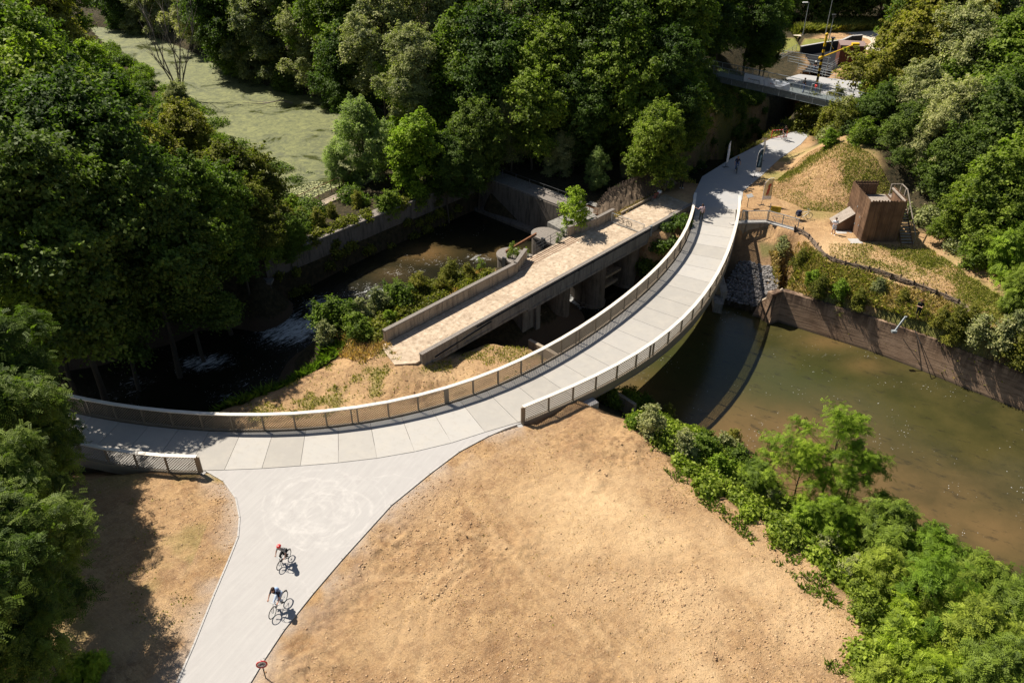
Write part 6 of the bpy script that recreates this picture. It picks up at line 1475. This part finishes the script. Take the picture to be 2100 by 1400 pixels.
for k in range(14):
    mb = MB(); mb.tube([(0, 0, k * .42), (0, 0, (k + 1) * .42)], .17, 12); mb.build('yellow_band' if k % 2 else 'black_band', M['yellow'] if k % 2 else M['black'], ms)
mb = MB(); mb.tube([(0, 0, 5.88), (0, 0, 6.9)], .16, 12); mb.ball((0, 0, 7.05), .22); mb.build('mast_head', M['yellow'], ms)
mb = MB(); mb.tube([(-.3, -.1, 3.9), (4.4, 1.0, 5.4)], .10, 8); mb.tube([(.1, 0, 6.6), (1.5, .35, 5.0)], .03, 5); mb.obox((4.7, 1.05, 5.5), (.5, 0, 0), (0, .3, 0), (0, 0, .14)); mb.ball((-.3, -.1, 3.9), .25); mb.build('boom', M['yellow'], ms)
sp = P(1722, 136, 0); sh = empty('rust_brown_shed', (sp.x + 1.8, sp.y + 1.5, 0), R(-12), 'rust brown steel shed with flat roof among the shrubs', 'shed')
mb = MB(); mb.box(-1.8, 1.8, -1.5, 1.5, 0, 2.9); mb.build('wall', M['corten'], sh, bevel=.02)
mb = MB(); mb.box(-1.9, 1.9, -1.6, 1.6, 2.9, 3.05); mb.build('roof', simple('pinkish_roof_sheet', (0.23, .16, .14), .8), sh)
mb = MB(); mb.box(-1.0, 0, -1.54, -1.5, 0, 2.1); mb.build('door', M['corten'], sh)
rwp = [P2(*q, 0) for q in [(1640, 112), (1690, 103), (1725, 98), (1742, 90), (1765, 88)]]
rt = empty('dark_ramp_wall', (rwp[0][0], rwp[0][1], 0), 0, 'curved black retaining wall along the far ramp below the small lawn', 'wall')
mb = MB()
for a, b in zip(rwp[:-1], rwp[1:]): mb.beam((*a, .55), (*b, .55), .3, 1.3)
under(mb.build('wall_face', M['black']), rt)
mb = MB()
for a, b in zip(rwp[:-1], rwp[1:]): mb.beam((*a, 1.25), (*b, 1.25), .4, .1)
under(mb.build('coping', M['new_conc']), rt)
tag(sheet('ramp', [P2(*q) for q in [(1598, 114), (1690, 105), (1742, 93), (1770, 91), (1765, 120), (1720, 140), (1690, 150), (1600, 146)]], 0.02, M['black']), kind='structure')['label'] = 'dark asphalt ramp beyond the footbridge'
for i, (a, b, lb) in enumerate([((1602, 118, 0), (1700, 134, 0), 'upper grey ramp railing beyond the footbridge'), ((1615, 130, 0), (1705, 148, 0), 'second grey ramp railing beyond the footbridge'),
     ((1635, 146, 0), (1712, 164, 0), 'lowest pale ramp railing beyond the footbridge'), ((1695, 148, 0), (1722, 132, 0), 'short rising ramp railing before the rust brown shed'), ((1596, 128, 0), (1632, 106, 0), 'slanting ramp railing left of the striped mast')]):
    pipe_fence('ramp_railing', [tuple(P(*a)), tuple(P(*b))], 1.1, (1.0, .66, .33), lb, M['galv'], 2.0, r=.03, group='railings of the far ramp')

# ------------------------------------------------------------------ flags and signs
def feather(px, py, h, w, mat, label, yaw, mark=None, lean=.12, foot=True):
    p = P(px, py, 0); p.z = max(0, ground(p.x, p.y)); rt = empty('feather_flag', p, yaw, label, 'flag', 'feather flags by the path')
    mb = MB(); pts = [(0, 0, .05), (0, 0, h * .72), (w * .12, 0, h * .88), (w * .45, 0, h * .98), (w * .95, 0, h)]; mb.tube(smooth(pts, 5), .018, 6); mb.build('flag_pole', M['white'], rt, smooth=True)
    mb = MB(); vs = []; n = 16
    for i in range(n + 1):
        f = i / n; z = .55 + (h - .6) * f
        xl = 0.02 if f < .72 else .02 + w * .9 * ((f - .72) / .28) ** 2.2
        xr = w * (.93 + .05 * math.sin(f * 5))
        for j in range(5): x = xl + (xr - xl) * j / 4; vs.append((x, .05 * math.sin(f * 7 + x * 5), z))
    fs = [(i * 5 + j, i * 5 + j + 1, (i + 1) * 5 + j + 1, (i + 1) * 5 + j) for i in range(n) for j in range(4)]
    mb._add(vs, fs)
    cl = mb.build('flag_cloth', [mat, M['white']], rt, smooth=True)
    for k, pl_ in enumerate(cl.data.polygons): pl_.material_index = 1 if k < 4 * 3 else 0
    sm = cl.modifiers.new('thick', 'SOLIDIFY'); sm.thickness = .008
    if mark:
        mb = MB(); rr2 = random.Random(3)
        for k in range(9):
            z = .55 + (h - .6) * (.28 + .055 * k); mb.obox((w * (.42 + .02 * k) , 0.0, z), (w * .17 * rr2.uniform(.5, 1.1), 0, w * .06), (0, .075, 0), (0, 0, .035))
        mb.build('print', mark, rt)
    if foot:
        mb = MB(); mb.beam((-.35, -.2, .03), (.35, .2, .03), .05, .03); mb.beam((-.35, .2, .045), (.35, -.2, .045), .05, .03); mb.tube([(0, 0, 0), (0, 0, .5)], .025, 6); mb.build('cross_foot', M['dark_steel'], rt)
    return rt
feather(1561, 421, 2.9, .95, M['beige'], 'beige feather flag with red script and white foot panel on the bare soil', .15, M['redprint'])
feather(1547, 363, 3.2, .62, M['teal'], 'dark navy feather flag with white lower part at the right of the path', .15, simple('pale_script', (.25, .4, .5), .8))
feather(1560, 330, 2.6, .3, M['white'], 'small white flag just behind the navy feather flag', .3)
feather(1488, 343, 3.0, .26, M['whitecloth'], 'slim white furled flag at the left edge of the shaded path', .2)
p = P(1532, 426, 0); rt = empty('sign_post', p, .3, 'slim post with a small flat tilted panel on the bare soil by the bridge end', 'sign')
mb = MB(); mb.tube([(0, 0, -.2), (0, 0, 1.25)], .03, 6); mb.build('post', M['dark_steel'], rt); mb = MB(); mb.obox((.1, 0, 1.28), (.32, 0, .04), (0, .22, .08), (0, 0, .015)); mb.build('panel', M['grey'], rt)
p = P(1574, 455, 0); rt = empty('information_sign', p, -.35, 'yellow board on a post behind the bar railing', 'sign')
mb = MB(); mb.tube([(0, 0, -.2), (0, 0, 1.95)], .05, 6); mb.build('post', M['grey_wood'], rt); mb = MB(); mb.obox((.55, -.02, 1.42), (.48, 0, 0), (0, .015, 0), (0, 0, .30)); mb.build('board', M['yellow'], rt)
mb = MB()
for k in range(4): mb.obox((.5, -.04, 1.58 - k * .1), (.3 - .05 * (k % 2), 0, 0), (0, .004, 0), (0, 0, .018))
mb.build('printed_lines', M['rust'], rt)
mb = MB(); mb.tube([P(1585, 442, .5), P(1632, 452, .45), P(1645, 457, .4)], .03, 5); mb.tube([P(1585, 444, .0), P(1585, 444, .5)], .03, 5); tag(mb.build('timber_rail', M['grey_wood']), 'thin wooden rail running behind the bar railing towards the parked bicycle', 'rail')
p = P(545.5, 1391, 0); rt = empty('traffic_sign', p, R(14), 'round red rimmed no cycling sign on a black post at the soil edge', 'traffic sign')
mb = MB(); mb.tube([(0, 0, -.3), (0, 0, 1.45)], .028, 8); mb.build('post', M['dark_steel'], rt)
mb = MB(); mb.tube([(0, -.035, 1.2), (0, -.05, 1.2)], .26, 28); fc = mb.build('sign_face', M['white'], rt)
mb = MB(); mb.tube([(.235 * math.cos(a * math.pi / 14), -.058, 1.2 + .235 * math.sin(a * math.pi / 14)) for a in range(28)], .032, 6, closed=True); mb.build('red_rim', M['red'], rt)
mb = MB()
for c in (-.085, .085): mb.tube([(c + .052 * math.cos(a * math.pi / 6), -.056, 1.165 + .052 * math.sin(a * math.pi / 6)) for a in range(12)], .010, 4, closed=True)
for a, b in (((-.085, 1.165), (-.03, 1.25)), ((-.03, 1.25), (.06, 1.25)), ((.06, 1.27), (.085, 1.165)), ((-.03, 1.25), (0, 1.165)), ((0, 1.165), (.06, 1.25)), ((-.085, 1.165), (0, 1.165)), ((-.05, 1.27), (-.01, 1.27))): mb.beam((a[0], -.056, a[1]), (b[0], -.056, b[1]), .012, .014, (0, 1, 0))
mb.build('bicycle_symbol', M['black'], rt)
# measuring rig and small rods on the quay
p = P(1833, 681, -2.2); rt = empty('alignment_rig', (p.x, p.y, -2.2), 0, 'white slanting instrument arm with tripod at the edge of the quay wall', 'instrument')
tp1 = P(1857, 648, -.9); a = tp1 - Vector((p.x, p.y, -2.2))
mb = MB(); mb.beam((0, 0, .1), (a.x, a.y, a.z), .07, .03); mb.beam((.13, 0, .1), (a.x + .13, a.y, a.z), .05, .03)
for k in range(9): f = k / 9; mb.beam((a.x * f, a.y * f, .1 + (a.z - .1) * f), (a.x * f + .13, a.y * f, .1 + (a.z - .1) * f), .03, .03)
mb.build('arm', M['galv'], rt); mb = MB(); mb.obox((0, 0, .08), (.2, 0, 0), (0, .14, 0), (0, 0, .09)); mb.build('counterweight', M['galv'], rt)
mb = MB(); c = Vector((a.x * .55 + .1, a.y * .55, a.z * .6))
for q in ((.1, .1, 0), (.9, .0, 0), (.6, .7, 0)): mb.tube([c, q], .022, 5)
mb.build('tripod', M['dark_steel'], rt)
mb = MB(); q0 = Vector(rb[5][:2] + (0,)) if False else P(1884, 690, -2.2); q1 = P(1912, 768, -5.2)
mb.tube([P(1876, 676, -2.0), P(1884, 700, -2.6) + Vector((0, -.35, 0)), P(1905, 770, -5.2) + Vector((0, -.5, 0))], .035, 6); tag(mb.build('black_strand', M['black']), 'black hose running down the quay wall beneath the standing operator', 'strand')  # thin black tube drawn down the wall face
mb = MB()
for k in range(2):
    pt = [(1570 + 0, 0)]
# barrier at the path under the footbridge
p = P(1597, 283, 0); rt = empty('construction_barrier', p, .2, 'red and white chequered tape barrier at the path under the footbridge', 'barrier')
mb = MB(); 
for (a, b) in (((-1, 0, 1), (1, 0, 1)), ((-1, 0, .1), (1, 0, .1)), ((-1, 0, 0), (-1, 0, 1)), ((1, 0, 0), (1, 0, 1))): mb.beam(a, b, .05, .05, (0, 1, 0))
mb.build('frame', M['red'], rt); mb = MB()
for k in range(5): mb.obox((-.85 + .4 * k, -.035, 1), (.09, 0, 0), (0, .004, 0), (0, 0, .03)); mb.obox((-.85 + .4 * k, -.035, .1), (.09, 0, 0), (0, .004, 0), (0, 0, .03))
mb.build('white_stripes', M['white'], rt)
# brushy stone slope beside the landing
sl_ = empty('brushwood_slope', W(34, 5.4, 0), 0, 'sloping stone and brushwood revetment beside the sandy landing', 'revetment')
mb = MB(); nn_ = 40; vs = []
for i in range(nn_ + 1):
    for j in range(9):
        s = 28.6 + 12.2 * i / nn_; t = 4.5 + 2.0 * j / 8; jz = r_.uniform(-.07, .07); vs.append((s + r_.uniform(-.08, .08), t + r_.uniform(-.06, .06), .02 + 1.55 * (j / 8) * min(1, (i + 2) / 10) + jz))
mb._add(vs, [(i * 9 + j, (i + 1) * 9 + j, (i + 1) * 9 + j + 1, i * 9 + j + 1) for i in range(nn_) for j in range(8)])
put(mb.build('rough_face', concrete('brushy_rubble', (.16, .115, .075), (.03, .022, .015), .8, 3.0, False, 1.0)), sl_)
mb = MB()
for i in range(240):
    s = 29.2 + 11.2 * i / 240; h = 1.55 * min(1, (s - 28) / 3); mb.tube([(s, 6.35, h - .3), (s + r_.uniform(-.12, .12), 6.5 + r_.uniform(-.15, .15), h + r_.uniform(.1, .42))], .03, 4)
put(mb.build('stakes', M['wattle']), sl_)
mb = MB(); mb.box(30.4, 37.5, 4.25, 4.42, 0, .28); put(mb.build('kerb_stone', M['old_conc'], bevel=.02), sl_)

# ------------------------------------------------------------------ bicycles
def make_bike(frame_mat, label, wr=.34, wb=1.04, cat='bicycle', group='bicycles'):
    rt = empty('bicycle', (0, 0, 0), 0, label, cat, group)
    y0, y1 = -wb * .46, wb * .54; bb = Vector((0, -.04 * wb, .28)); st_ = Vector((0, -.22 * wb, wr * 2.35)); hd = Vector((0, .38 * wb, wr * 2.45)); hl = Vector((0, .41 * wb, wr * 1.95)); ax0 = Vector((0, y0, wr)); ax1 = Vector((0, y1, wr))
    mb = MB()
    for a, b, r in ((bb, st_, .017), (st_.lerp(bb, .12), hd, .016), (bb, hl, .019), (bb, ax0, .010), (st_.lerp(bb, .15), ax0, .009), (hd, hl, .019)): mb.tube([a, b], r, 6)
    mb.tube([bb - Vector((.07, 0, 0)), bb + Vector((.07, 0, 0))], .022, 8)
    mb.build('frame', frame_mat, rt)
    mb = MB(); mb.tube([hl, hl.lerp(ax1, .5) + Vector((.05, 0, 0)), ax1 + Vector((.05, 0, 0))], .012, 6); mb.tube([hl, hl.lerp(ax1, .5) - Vector((.05, 0, 0)), ax1 - Vector((.05, 0, 0))], .012, 6); mb.build('fork', M['dark_steel'], rt)
    h2 = hd + Vector((0, .03, .12)); mb = MB(); mb.tube([hd, h2], .014, 6); mb.tube([h2 + Vector((-.29, -.08, .03)), h2 + Vector((-.12, .03, 0)), h2 + Vector((.12, .03, 0)), h2 + Vector((.29, -.08, .03))], .013, 6); mb.build('handlebar', M['galv'], rt)
    sd = st_ + Vector((0, -.03, .10)); mb = MB(); mb.tube([st_, sd], .014, 6); mb.ball(sd + Vector((0, -.05, .02)), (.085, .11, .035), 10, 6); mb.ball(sd + Vector((0, .09, .02)), (.03, .10, .028), 10, 6); mb.build('saddle', M['black'], rt)
    mb = MB(); mb.tube([bb + Vector((.09, 0, 0)), bb + Vector((.10, .10, -.13))], .01, 5); mb.tube([bb - Vector((.09, 0, 0)), bb + Vector((-.10, -.10, .13))], .01, 5)
    mb.obox(bb + Vector((.15, .10, -.13)), (.05, 0, 0), (0, .04, 0), (0, 0, .012)); mb.obox(bb + Vector((-.15, -.10, .13)), (.05, 0, 0), (0, .04, 0), (0, 0, .012)); mb.tube([bb + Vector((.045, .08 * math.cos(k), .08 * math.sin(k))) for k in np.linspace(0, 5.8, 12)], .006, 4, closed=True); mb.build('crank', M['dark_steel'], rt)
    for ax in (ax0, ax1):
        mb = MB(); mb.tube([(0, (wr - .02) * math.cos(k), (wr - .02) * math.sin(k)) for k in np.linspace(0, 2 * math.pi, 29)[:-1]], .021, 6, closed=True); wh = mb.build('wheel', M['black'], rt, smooth=True); wh.location = ax
        mb = MB(); mb.tube([(0, (wr - .045) * math.cos(k), (wr - .045) * math.sin(k)) for k in np.linspace(0, 2 * math.pi, 29)[:-1]], .010, 5, closed=True); mb.build('rim', M['galv'], wh)
        mb = MB()
        for k in range(16): a = k * math.pi / 8; mb.tube([((-1) ** k * .02, 0, 0), (0, (wr - .05) * math.cos(a), (wr - .05) * math.sin(a))], .0022, 3)
        mb.tube([(-.035, 0, 0), (.035, 0, 0)], .02, 6); mb.build('spokes', M['galv'], wh)
    mb = MB(); mb.tube([(0, y0 - wr * .75, wr * 1.35)] + [(0, y0 + (wr + .03) * math.cos(a), wr + (wr + .03) * math.sin(a)) for a in np.linspace(2.6, .8, 8)], .018, 5); mb.build('mudguard', M['dark_steel'], rt)
    return rt
def heading(hx, hy): return math.atan2(-hx, hy)
def place(o, p, rz, sc=1.0, tilt=0): o.location = p; o.rotation_euler = (0, tilt, rz); o.scale = (sc,) * 3; return o
bk1 = place(make_bike(M['white'], 'pale bicycle ridden by the man in jeans'), P(574, 1247, 0), heading(-.42, -1.15))
bk2 = place(make_bike(M['black'], 'small dark childs bicycle ridden with the red helmet', .27, .86), P(584.5, 1153, 0), heading(-.30, -.82))
bk3 = place(make_bike(M['navy'], 'dark bicycle ridden on the shaded path'), P(1509.5, 352, 0), heading(-.18, -1))
bk4 = place(make_bike(M['white'], 'white bicycle with dark panniers parked at the end of the bar railing'), P(1646, 450, 0), heading(1, .12), 1.05, .06)
mb = MB(); mb.obox((.17, -.55, .62), (.09, 0, 0), (0, .17, 0), (0, 0, .17)); mb.obox((-.17, -.55, .62), (.09, 0, 0), (0, .17, 0), (0, 0, .17)); mb.obox((0, -.5, .86), (.16, 0, 0), (0, .18, 0), (0, 0, .10)); mb.build('panniers', M['navy'], bk4, bevel=.03)
bk5 = place(make_bike(M['rust'], 'orange bicycle leaning on the barrier fence of the old bridge'), W(28.65, 2.6, .02), heading(*(W2(28.4, 0)[i] - W2(28.4, 3)[i] for i in (0, 1))), 1, .1)
bk6 = place(make_bike(M['red'], 'bicycle leaning at the brushwood slope on the sandy landing'), W(35.6, 3.9, .02), heading(OU.x, OU.y), 1, .12)
mb = MB(); mb.obox((0, .62, .78), (.17, 0, 0), (0, .14, 0), (0, 0, .12)); mb.build('basket', M['whitecloth'], bk6, bevel=.03)

# ------------------------------------------------------------------ people
def capsules(segs):
    mb = MB()
    for (a, b, ra, rb_, _) in segs:
        a, b = Vector(a), Vector(b); mb.ball(a, ra, 10, 7); mb.ball(b, rb_, 10, 7); mb.tube([a, b], [ra, rb_], 10)
    return mb
def person(label, J, mats, loc, rz, sc=1.0, hairmat=None, helmet=None, group=None, bag=None, vox=0.010, hat=None, hairlong=False):
    """J: joints; mats: dict region->material. Capsules are fused into one skin by a voxel remesh."""
    V_ = Vector; hip = V_(J['hip']); ch = V_(J['chest']); nk = V_(J['neck']); hd = V_(J['head']); up = (nk - hip).normalized(); fw = V_(J.get('face', (0, 1, 0))).normalized()
    S = []
    sx = V_((1, 0, 0))
    S += [(hip - sx * .07, hip + sx * .07, .115, .115, 'legs'), (hip, hip.lerp(ch, .5), .125, .115, 'top'), (hip.lerp(ch, .5) - sx * .03, ch - sx * .07, .11, .115, 'top'), (hip.lerp(ch, .5) + sx * .03, ch + sx * .07, .11, .115, 'top'), (ch - sx * .10, ch + sx * .10, .11, .11, 'top'), (ch, nk, .09, .06, 'top'), (nk, hd, .052, .05, 'skin')]
    side = sx
    S += [(hd + V_((0, 0, .03)) - fw * .012, hd + V_((0, 0, .05)) - fw * .02, .095, .088, 'skin'), (hd + fw * .02 - V_((0, 0, .045)), hd + fw * .035 - V_((0, 0, .065)), .065, .05, 'skin'), (hd + fw * .085 + V_((0, 0, .01)), hd + fw * .108 - V_((0, 0, .02)), .010, .014, 'skin')]
    for s in (-1, 1):
        S.append((hd + side * s * .088, hd + side * s * .092 + V_((0, 0, .03)), .014, .016, 'skin'))
        k = 'L' if s < 0 else 'R'; sh, el, ha = V_(J['sh' + k]), V_(J['el' + k]), V_(J['ha' + k]); hp, kn, an_ = V_(J['hp' + k]), V_(J['kn' + k]), V_(J['an' + k])
        sleeve = mats.get('sleeve', 'short')
        m_el = sh.lerp(el, .6)
        S += [(ch + side * s * .12, sh, .08, .07, 'top'), (sh, m_el, .062, .05, 'top'), (m_el, el, .044, .040, 'top' if sleeve == 'long' else 'skin'), (el, ha, .040, .028, 'top' if sleeve == 'long' else 'skin')]
        shorts = mats.get('shorts', False)
        S += [(hip + side * s * .08, hp, .11, .105, 'legs'), (hp, hp.lerp(kn, .75), .10, .075, 'legs'), (hp.lerp(kn, .75), kn, .068 if shorts else .074, .058, 'skin' if shorts else 'legs'), (kn, kn.lerp(an_, .4), .057, .056, 'skin' if shorts else 'legs'), (kn.lerp(an_, .4), an_, .054, .042, 'skin' if shorts else 'legs')]
        ft = V_(J.get('ft' + k, (0, 1, 0))).normalized(); S += [(an_ - V_((0, 0, .03)) - ft * .03, an_ - V_((0, 0, .04)) + ft * .13, .042, .035, 'shoes')]
        fd_ = V_(J.get('fi' + k, (ha - el))).normalized(); cr_ = side * s if abs(fd_.x) < .8 else V_((0, 1, 0)); pc_ = ha + fd_ * .045
        lat_ = fd_.cross(V_((0, 0, 1))); lat_ = lat_.normalized() if lat_.length > .2 else V_((0, 1, 0)); dn = fd_.cross(lat_).normalized(); dn = dn if dn.z < 0 else -dn
        S += [(ha, pc_ + fd_ * .03, .028, .024, 'skin'), (pc_ - lat_ * .022, pc_ + lat_ * .022, .020, .020, 'skin')]
        for q, ln in zip((-.034, -.012, .012, .034), (.062, .078, .072, .055)):
            a = pc_ + lat_ * q + fd_ * .035; b = a + fd_ * ln * .55 + dn * .008; c = b + fd_ * ln * .35 + dn * .03; S += [(a, b, .0105, .0095, 'skin'), (b, c, .0095, .008, 'skin')]
        th0 = pc_ - lat_ * .025; th1 = th0 - lat_ * .035 + fd_ * .02; S += [(th0, th1, .013, .011, 'skin'), (th1, th1 + fd_ * .028, .011, .009, 'skin')]
    raw = capsules(S).build('tmp', M['skin']); rm = raw.modifiers.new('r', 'REMESH'); rm.mode = 'VOXEL'; rm.voxel_size = vox; rm.use_smooth_shade = True
    dg = bpy.context.evaluated_depsgraph_get(); me = bpy.data.meshes.new_from_object(raw.evaluated_get(dg)); bpy.data.objects.remove(raw)
    names = ['skin', 'top', 'legs', 'shoes']; me.materials.clear()
    for nme in names: me.materials.append(M['skin'] if nme == 'skin' else mats[nme])
    nf = len(me.polygons); cen = np.empty(nf * 3); me.polygons.foreach_get('center', cen); cen = cen.reshape(-1, 3); best = np.full(nf, 1e9); mi = np.zeros(nf, dtype=np.int32)
    for (a, b, ra, rb_, reg) in S:
        a = np.array(a); b = np.array(b); ab = b - a; t = np.clip((cen - a) @ ab / max(1e-9, ab @ ab), 0, 1); d = np.linalg.norm(cen - a - t[:, None] * ab, axis=1) - (ra + (rb_ - ra) * t); w = d < best; best = np.where(w, d, best); mi = np.where(w, names.index(reg), mi)
    me.polygons.foreach_set('material_index', mi); me.polygons.foreach_set('use_smooth', np.ones(nf, dtype=bool)); me.name = 'person'
    o = bpy.data.objects.new('person', me); COL.objects.link(o); o.location = loc; o.rotation_euler = (0, 0, rz); o.scale = (sc,) * 3; tag(o, label, 'person', group)
    mb = MB()
    for s in (-1, 1): mb.ball(hd + fw * .088 + side * s * .032 + V_((0, 0, .018)), .011, 8, 6)
    mb.build('eyes', M['dark_steel'], o); mb = MB(); mb.obox(hd + fw * .092 - V_((0, 0, .052)), side * .022, fw * .006, (0, 0, .005)); mb.build('mouth', M['redprint'], o)
    if helmet:
        mb = MB(); c = hd + V_((0, 0, .075)) - fw * .01; mb.ball(c, (.125, .15, .095), 16, 10); hm = mb.build('helmet', helmet, o, smooth=True)
        mb = MB(); 
        for s in (-.05, 0, .05): mb.beam(c + V_((s, -.10, .065)), c + V_((s, .10, .065)), .012, .03)
        mb.build('helmet_vents', M['white'], hm)
    if hat:
        mb = MB(); c = hd + V_((0, 0, .10)); mb.ball(c, (.10, .11, .08), 14, 8); mb.tube([c - V_((0, 0, .03)), c - V_((0, 0, .015))], .17, 18); mb.build('hat', hat, o, smooth=True)
    elif not helmet or hairlong:
        mb = MB(); mb.ball(hd + V_((0, 0, .062)) - fw * .032, (.105, .112, .10), 16, 10); mb.ball(hd - fw * .065 + V_((0, 0, .0)), (.088, .055, .10), 12, 8)
        if hairlong: mb.tube([hd - fw * .08, hd - fw * .11 - V_((0, 0, .2))], [.07, .04], 8)
        mb.build('hair', hairmat or M['hair'], o, smooth=True)
    if bag:
        mb = MB(); c = ch - V_((0, .17, .06)); mb.ball(c, (.15, .11, .21), 14, 10); mb.beam(ch + V_((-.1, .12, .02)), ch + V_((-.1, .0, .14)), .04, .02); mb.beam(ch + V_((.1, .12, .02)), ch + V_((.1, .0, .14)), .04, .02); mb.build('backpack', bag, o, smooth=True)
    return o
def stand(arms='down', lean=0.0, stride=0.1, face=(0, 1, -.1)):
    J = dict(hip=(0, 0, .93), chest=(0, lean, 1.33), neck=(0, lean * 1.2, 1.48), head=(0, lean * 1.4 + .02, 1.60), face=face,
        shL=(-.19, lean, 1.40), shR=(.19, lean, 1.40), hpL=(-.09, 0, .88), hpR=(.09, 0, .88), knL=(-.10, .03 + stride * .5, .49), knR=(.10, .03 - stride * .3, .49), anL=(-.11, stride, .09), anR=(.11, -stride, .09), ftL=(-.15, 1, 0), ftR=(.15, 1, 0))
    if arms == 'down': J.update(elL=(-.25, -.03, 1.12), elR=(.25, -.03, 1.12), haL=(-.27, .07, .88), haR=(.27, .07, .88))
    if arms == 'phone': J.update(elL=(-.25, .04, 1.14), elR=(.25, .04, 1.14), haL=(-.07, .28, 1.20), haR=(.07, .28, 1.20))
    if arms == 'rail': J.update(elL=(-.36, .06, 1.18), elR=(.25, -.03, 1.12), haL=(-.52, .16, 1.28), haR=(.27, .07, .88))
    return J
def ride(sc=1.0, wr=.34, wb=1.04, lean=.30, face=(0, 1, -.2), nearhand=.29):
    st_z = wr * 2.35 + .13; hz = wr * 2.45 + .15; hy = .38 * wb - .05
    ph = (0, -.22 * wb, st_z + .08); ch_ = (0, ph[1] + lean, st_z + .46); bz = .28
    return dict(hip=ph, chest=ch_, neck=(0, ch_[1] + .08, ch_[2] + .13), head=(0, ch_[1] + .13, ch_[2] + .25), face=face,
        shL=(-.18, ch_[1] + .02, ch_[2] + .05), shR=(.18, ch_[1] + .02, ch_[2] + .05), elL=(-.30, (ch_[1] + hy) / 2 - .02, (ch_[2] + hz) / 2 - .06), elR=(.30, (ch_[1] + hy) / 2 - .02, (ch_[2] + hz) / 2 - .06), haL=(-nearhand, hy - .03, hz + .02), haR=(nearhand, hy - .03, hz + .02), fiL=(.25, 1, -.3), fiR=(-.25, 1, -.3),
        hpL=(-.09, ph[1], ph[2] - .02), hpR=(.09, ph[1], ph[2] - .02), knL=(-.13, .12 * wb, bz + .58), knR=(.13, .16 * wb, bz + .36), anL=(-.13, -.16, bz + .26), anR=(.13, .03, bz - .02), ftL=(0, 1, -.15), ftR=(0, 1, -.1))
cy = 'cyclists'
person('adult cyclist with dark shirt, light jeans and pale blue backpack at the lower path', ride(), dict(top=M['navy'], legs=simple('pale_denim', (.42, .5, .62), .9), shoes=M['grey']), bk1.location, bk1.rotation_euler.z, 1.0, M['hair'], bag=M['blue'], group=cy)
person('child cyclist with red helmet and grey shirt on a small bicycle', {k: tuple(Vector(v)) for k, v in ride(wr=.27, wb=.86, lean=.26).items()}, dict(top=M['grey'], legs=M['blackcloth'], shoes=M['black']), bk2.location, bk2.rotation_euler.z, .97, helmet=M['red'], group=cy)
person('woman with fair hair and dark top cycling on the shaded path', ride(lean=.2), dict(top=M['navy'], legs=M['jeans'], shoes=M['white']), bk3.location, bk3.rotation_euler.z, 1.0, M['blond'], group=cy, vox=.012)
gp = 'people standing or walking'
person('person in pale pink shirt and dark trousers beside the far bridge railing', stand('rail', stride=.08), dict(top=M['pink'], legs=M['khaki'], shoes=M['grey']), (P(1437, 452, .03).x, P(1437, 452, .03).y, .03), R(8), 1.0, M['hair'], group=gp, vox=.012)
person('person all in black with white trainers where the path meets the sandy landing', stand('phone', stride=.06), dict(top=M['blackcloth'], legs=M['blackcloth'], shoes=M['white']), P(1397, 386, .03), R(200), 1.0, M['hair'], group=gp, vox=.012)
person('person in white shirt and light shorts walking past the wooden tower', stand('phone', stride=.14), dict(top=M['whitecloth'], legs=simple('pale_blue_shorts', (.5, .58, .7), .9), shoes=M['white'], shorts=True), P(1708, 481, 0), R(165), 1.0, M['hair'], group=gp, vox=.012)
g_ = P(1873, 672, -2.1); person('operator in dark clothes and brown hat standing on the edge of the quay wall', stand('phone', stride=.12), dict(top=M['blackcloth'], legs=M['blackcloth'], shoes=M['white']), (g_.x, g_.y, ground(g_.x, g_.y)), R(170), 1.0, hat=simple('brown_hat', (.14, .07, .03), .9), group=gp, vox=.012)
q_ = fp(u_at(1641), 1.0, 4.54); person('dark figure walking on the steel footbridge right of the banner', stand('down', stride=.15), dict(top=M['blackcloth'], legs=M['jeans'], shoes=M['black']), q_, R(-70), 1.0, group=gp, vox=.016)
q_ = fp(u_at(1664), 1.2, 4.54); person('small figure in red top on the steel footbridge', stand('down', stride=.12), dict(top=M['red'], legs=M['jeans'], shoes=M['black']), q_, R(-70), .8, group=gp, vox=.016)
q_ = P(1606, 287, 0); person('distant cyclist in black riding in under the steel footbridge', ride(), dict(top=M['blackcloth'], legs=M['blackcloth'], shoes=M['white'], shorts=True), q_, R(190), 1.0, group=cy, vox=.016)
bk7 = place(make_bike(M['galv'], 'distant bicycle under the steel footbridge'), q_, R(190))
q_ = P(1669, 150, 0); person('walker with pale helmet on the far ramp', stand('phone'), dict(top=M['blackcloth'], legs=M['jeans'], shoes=M['black']), q_, R(180), 1.0, helmet=M['white'], group=gp, vox=.016)
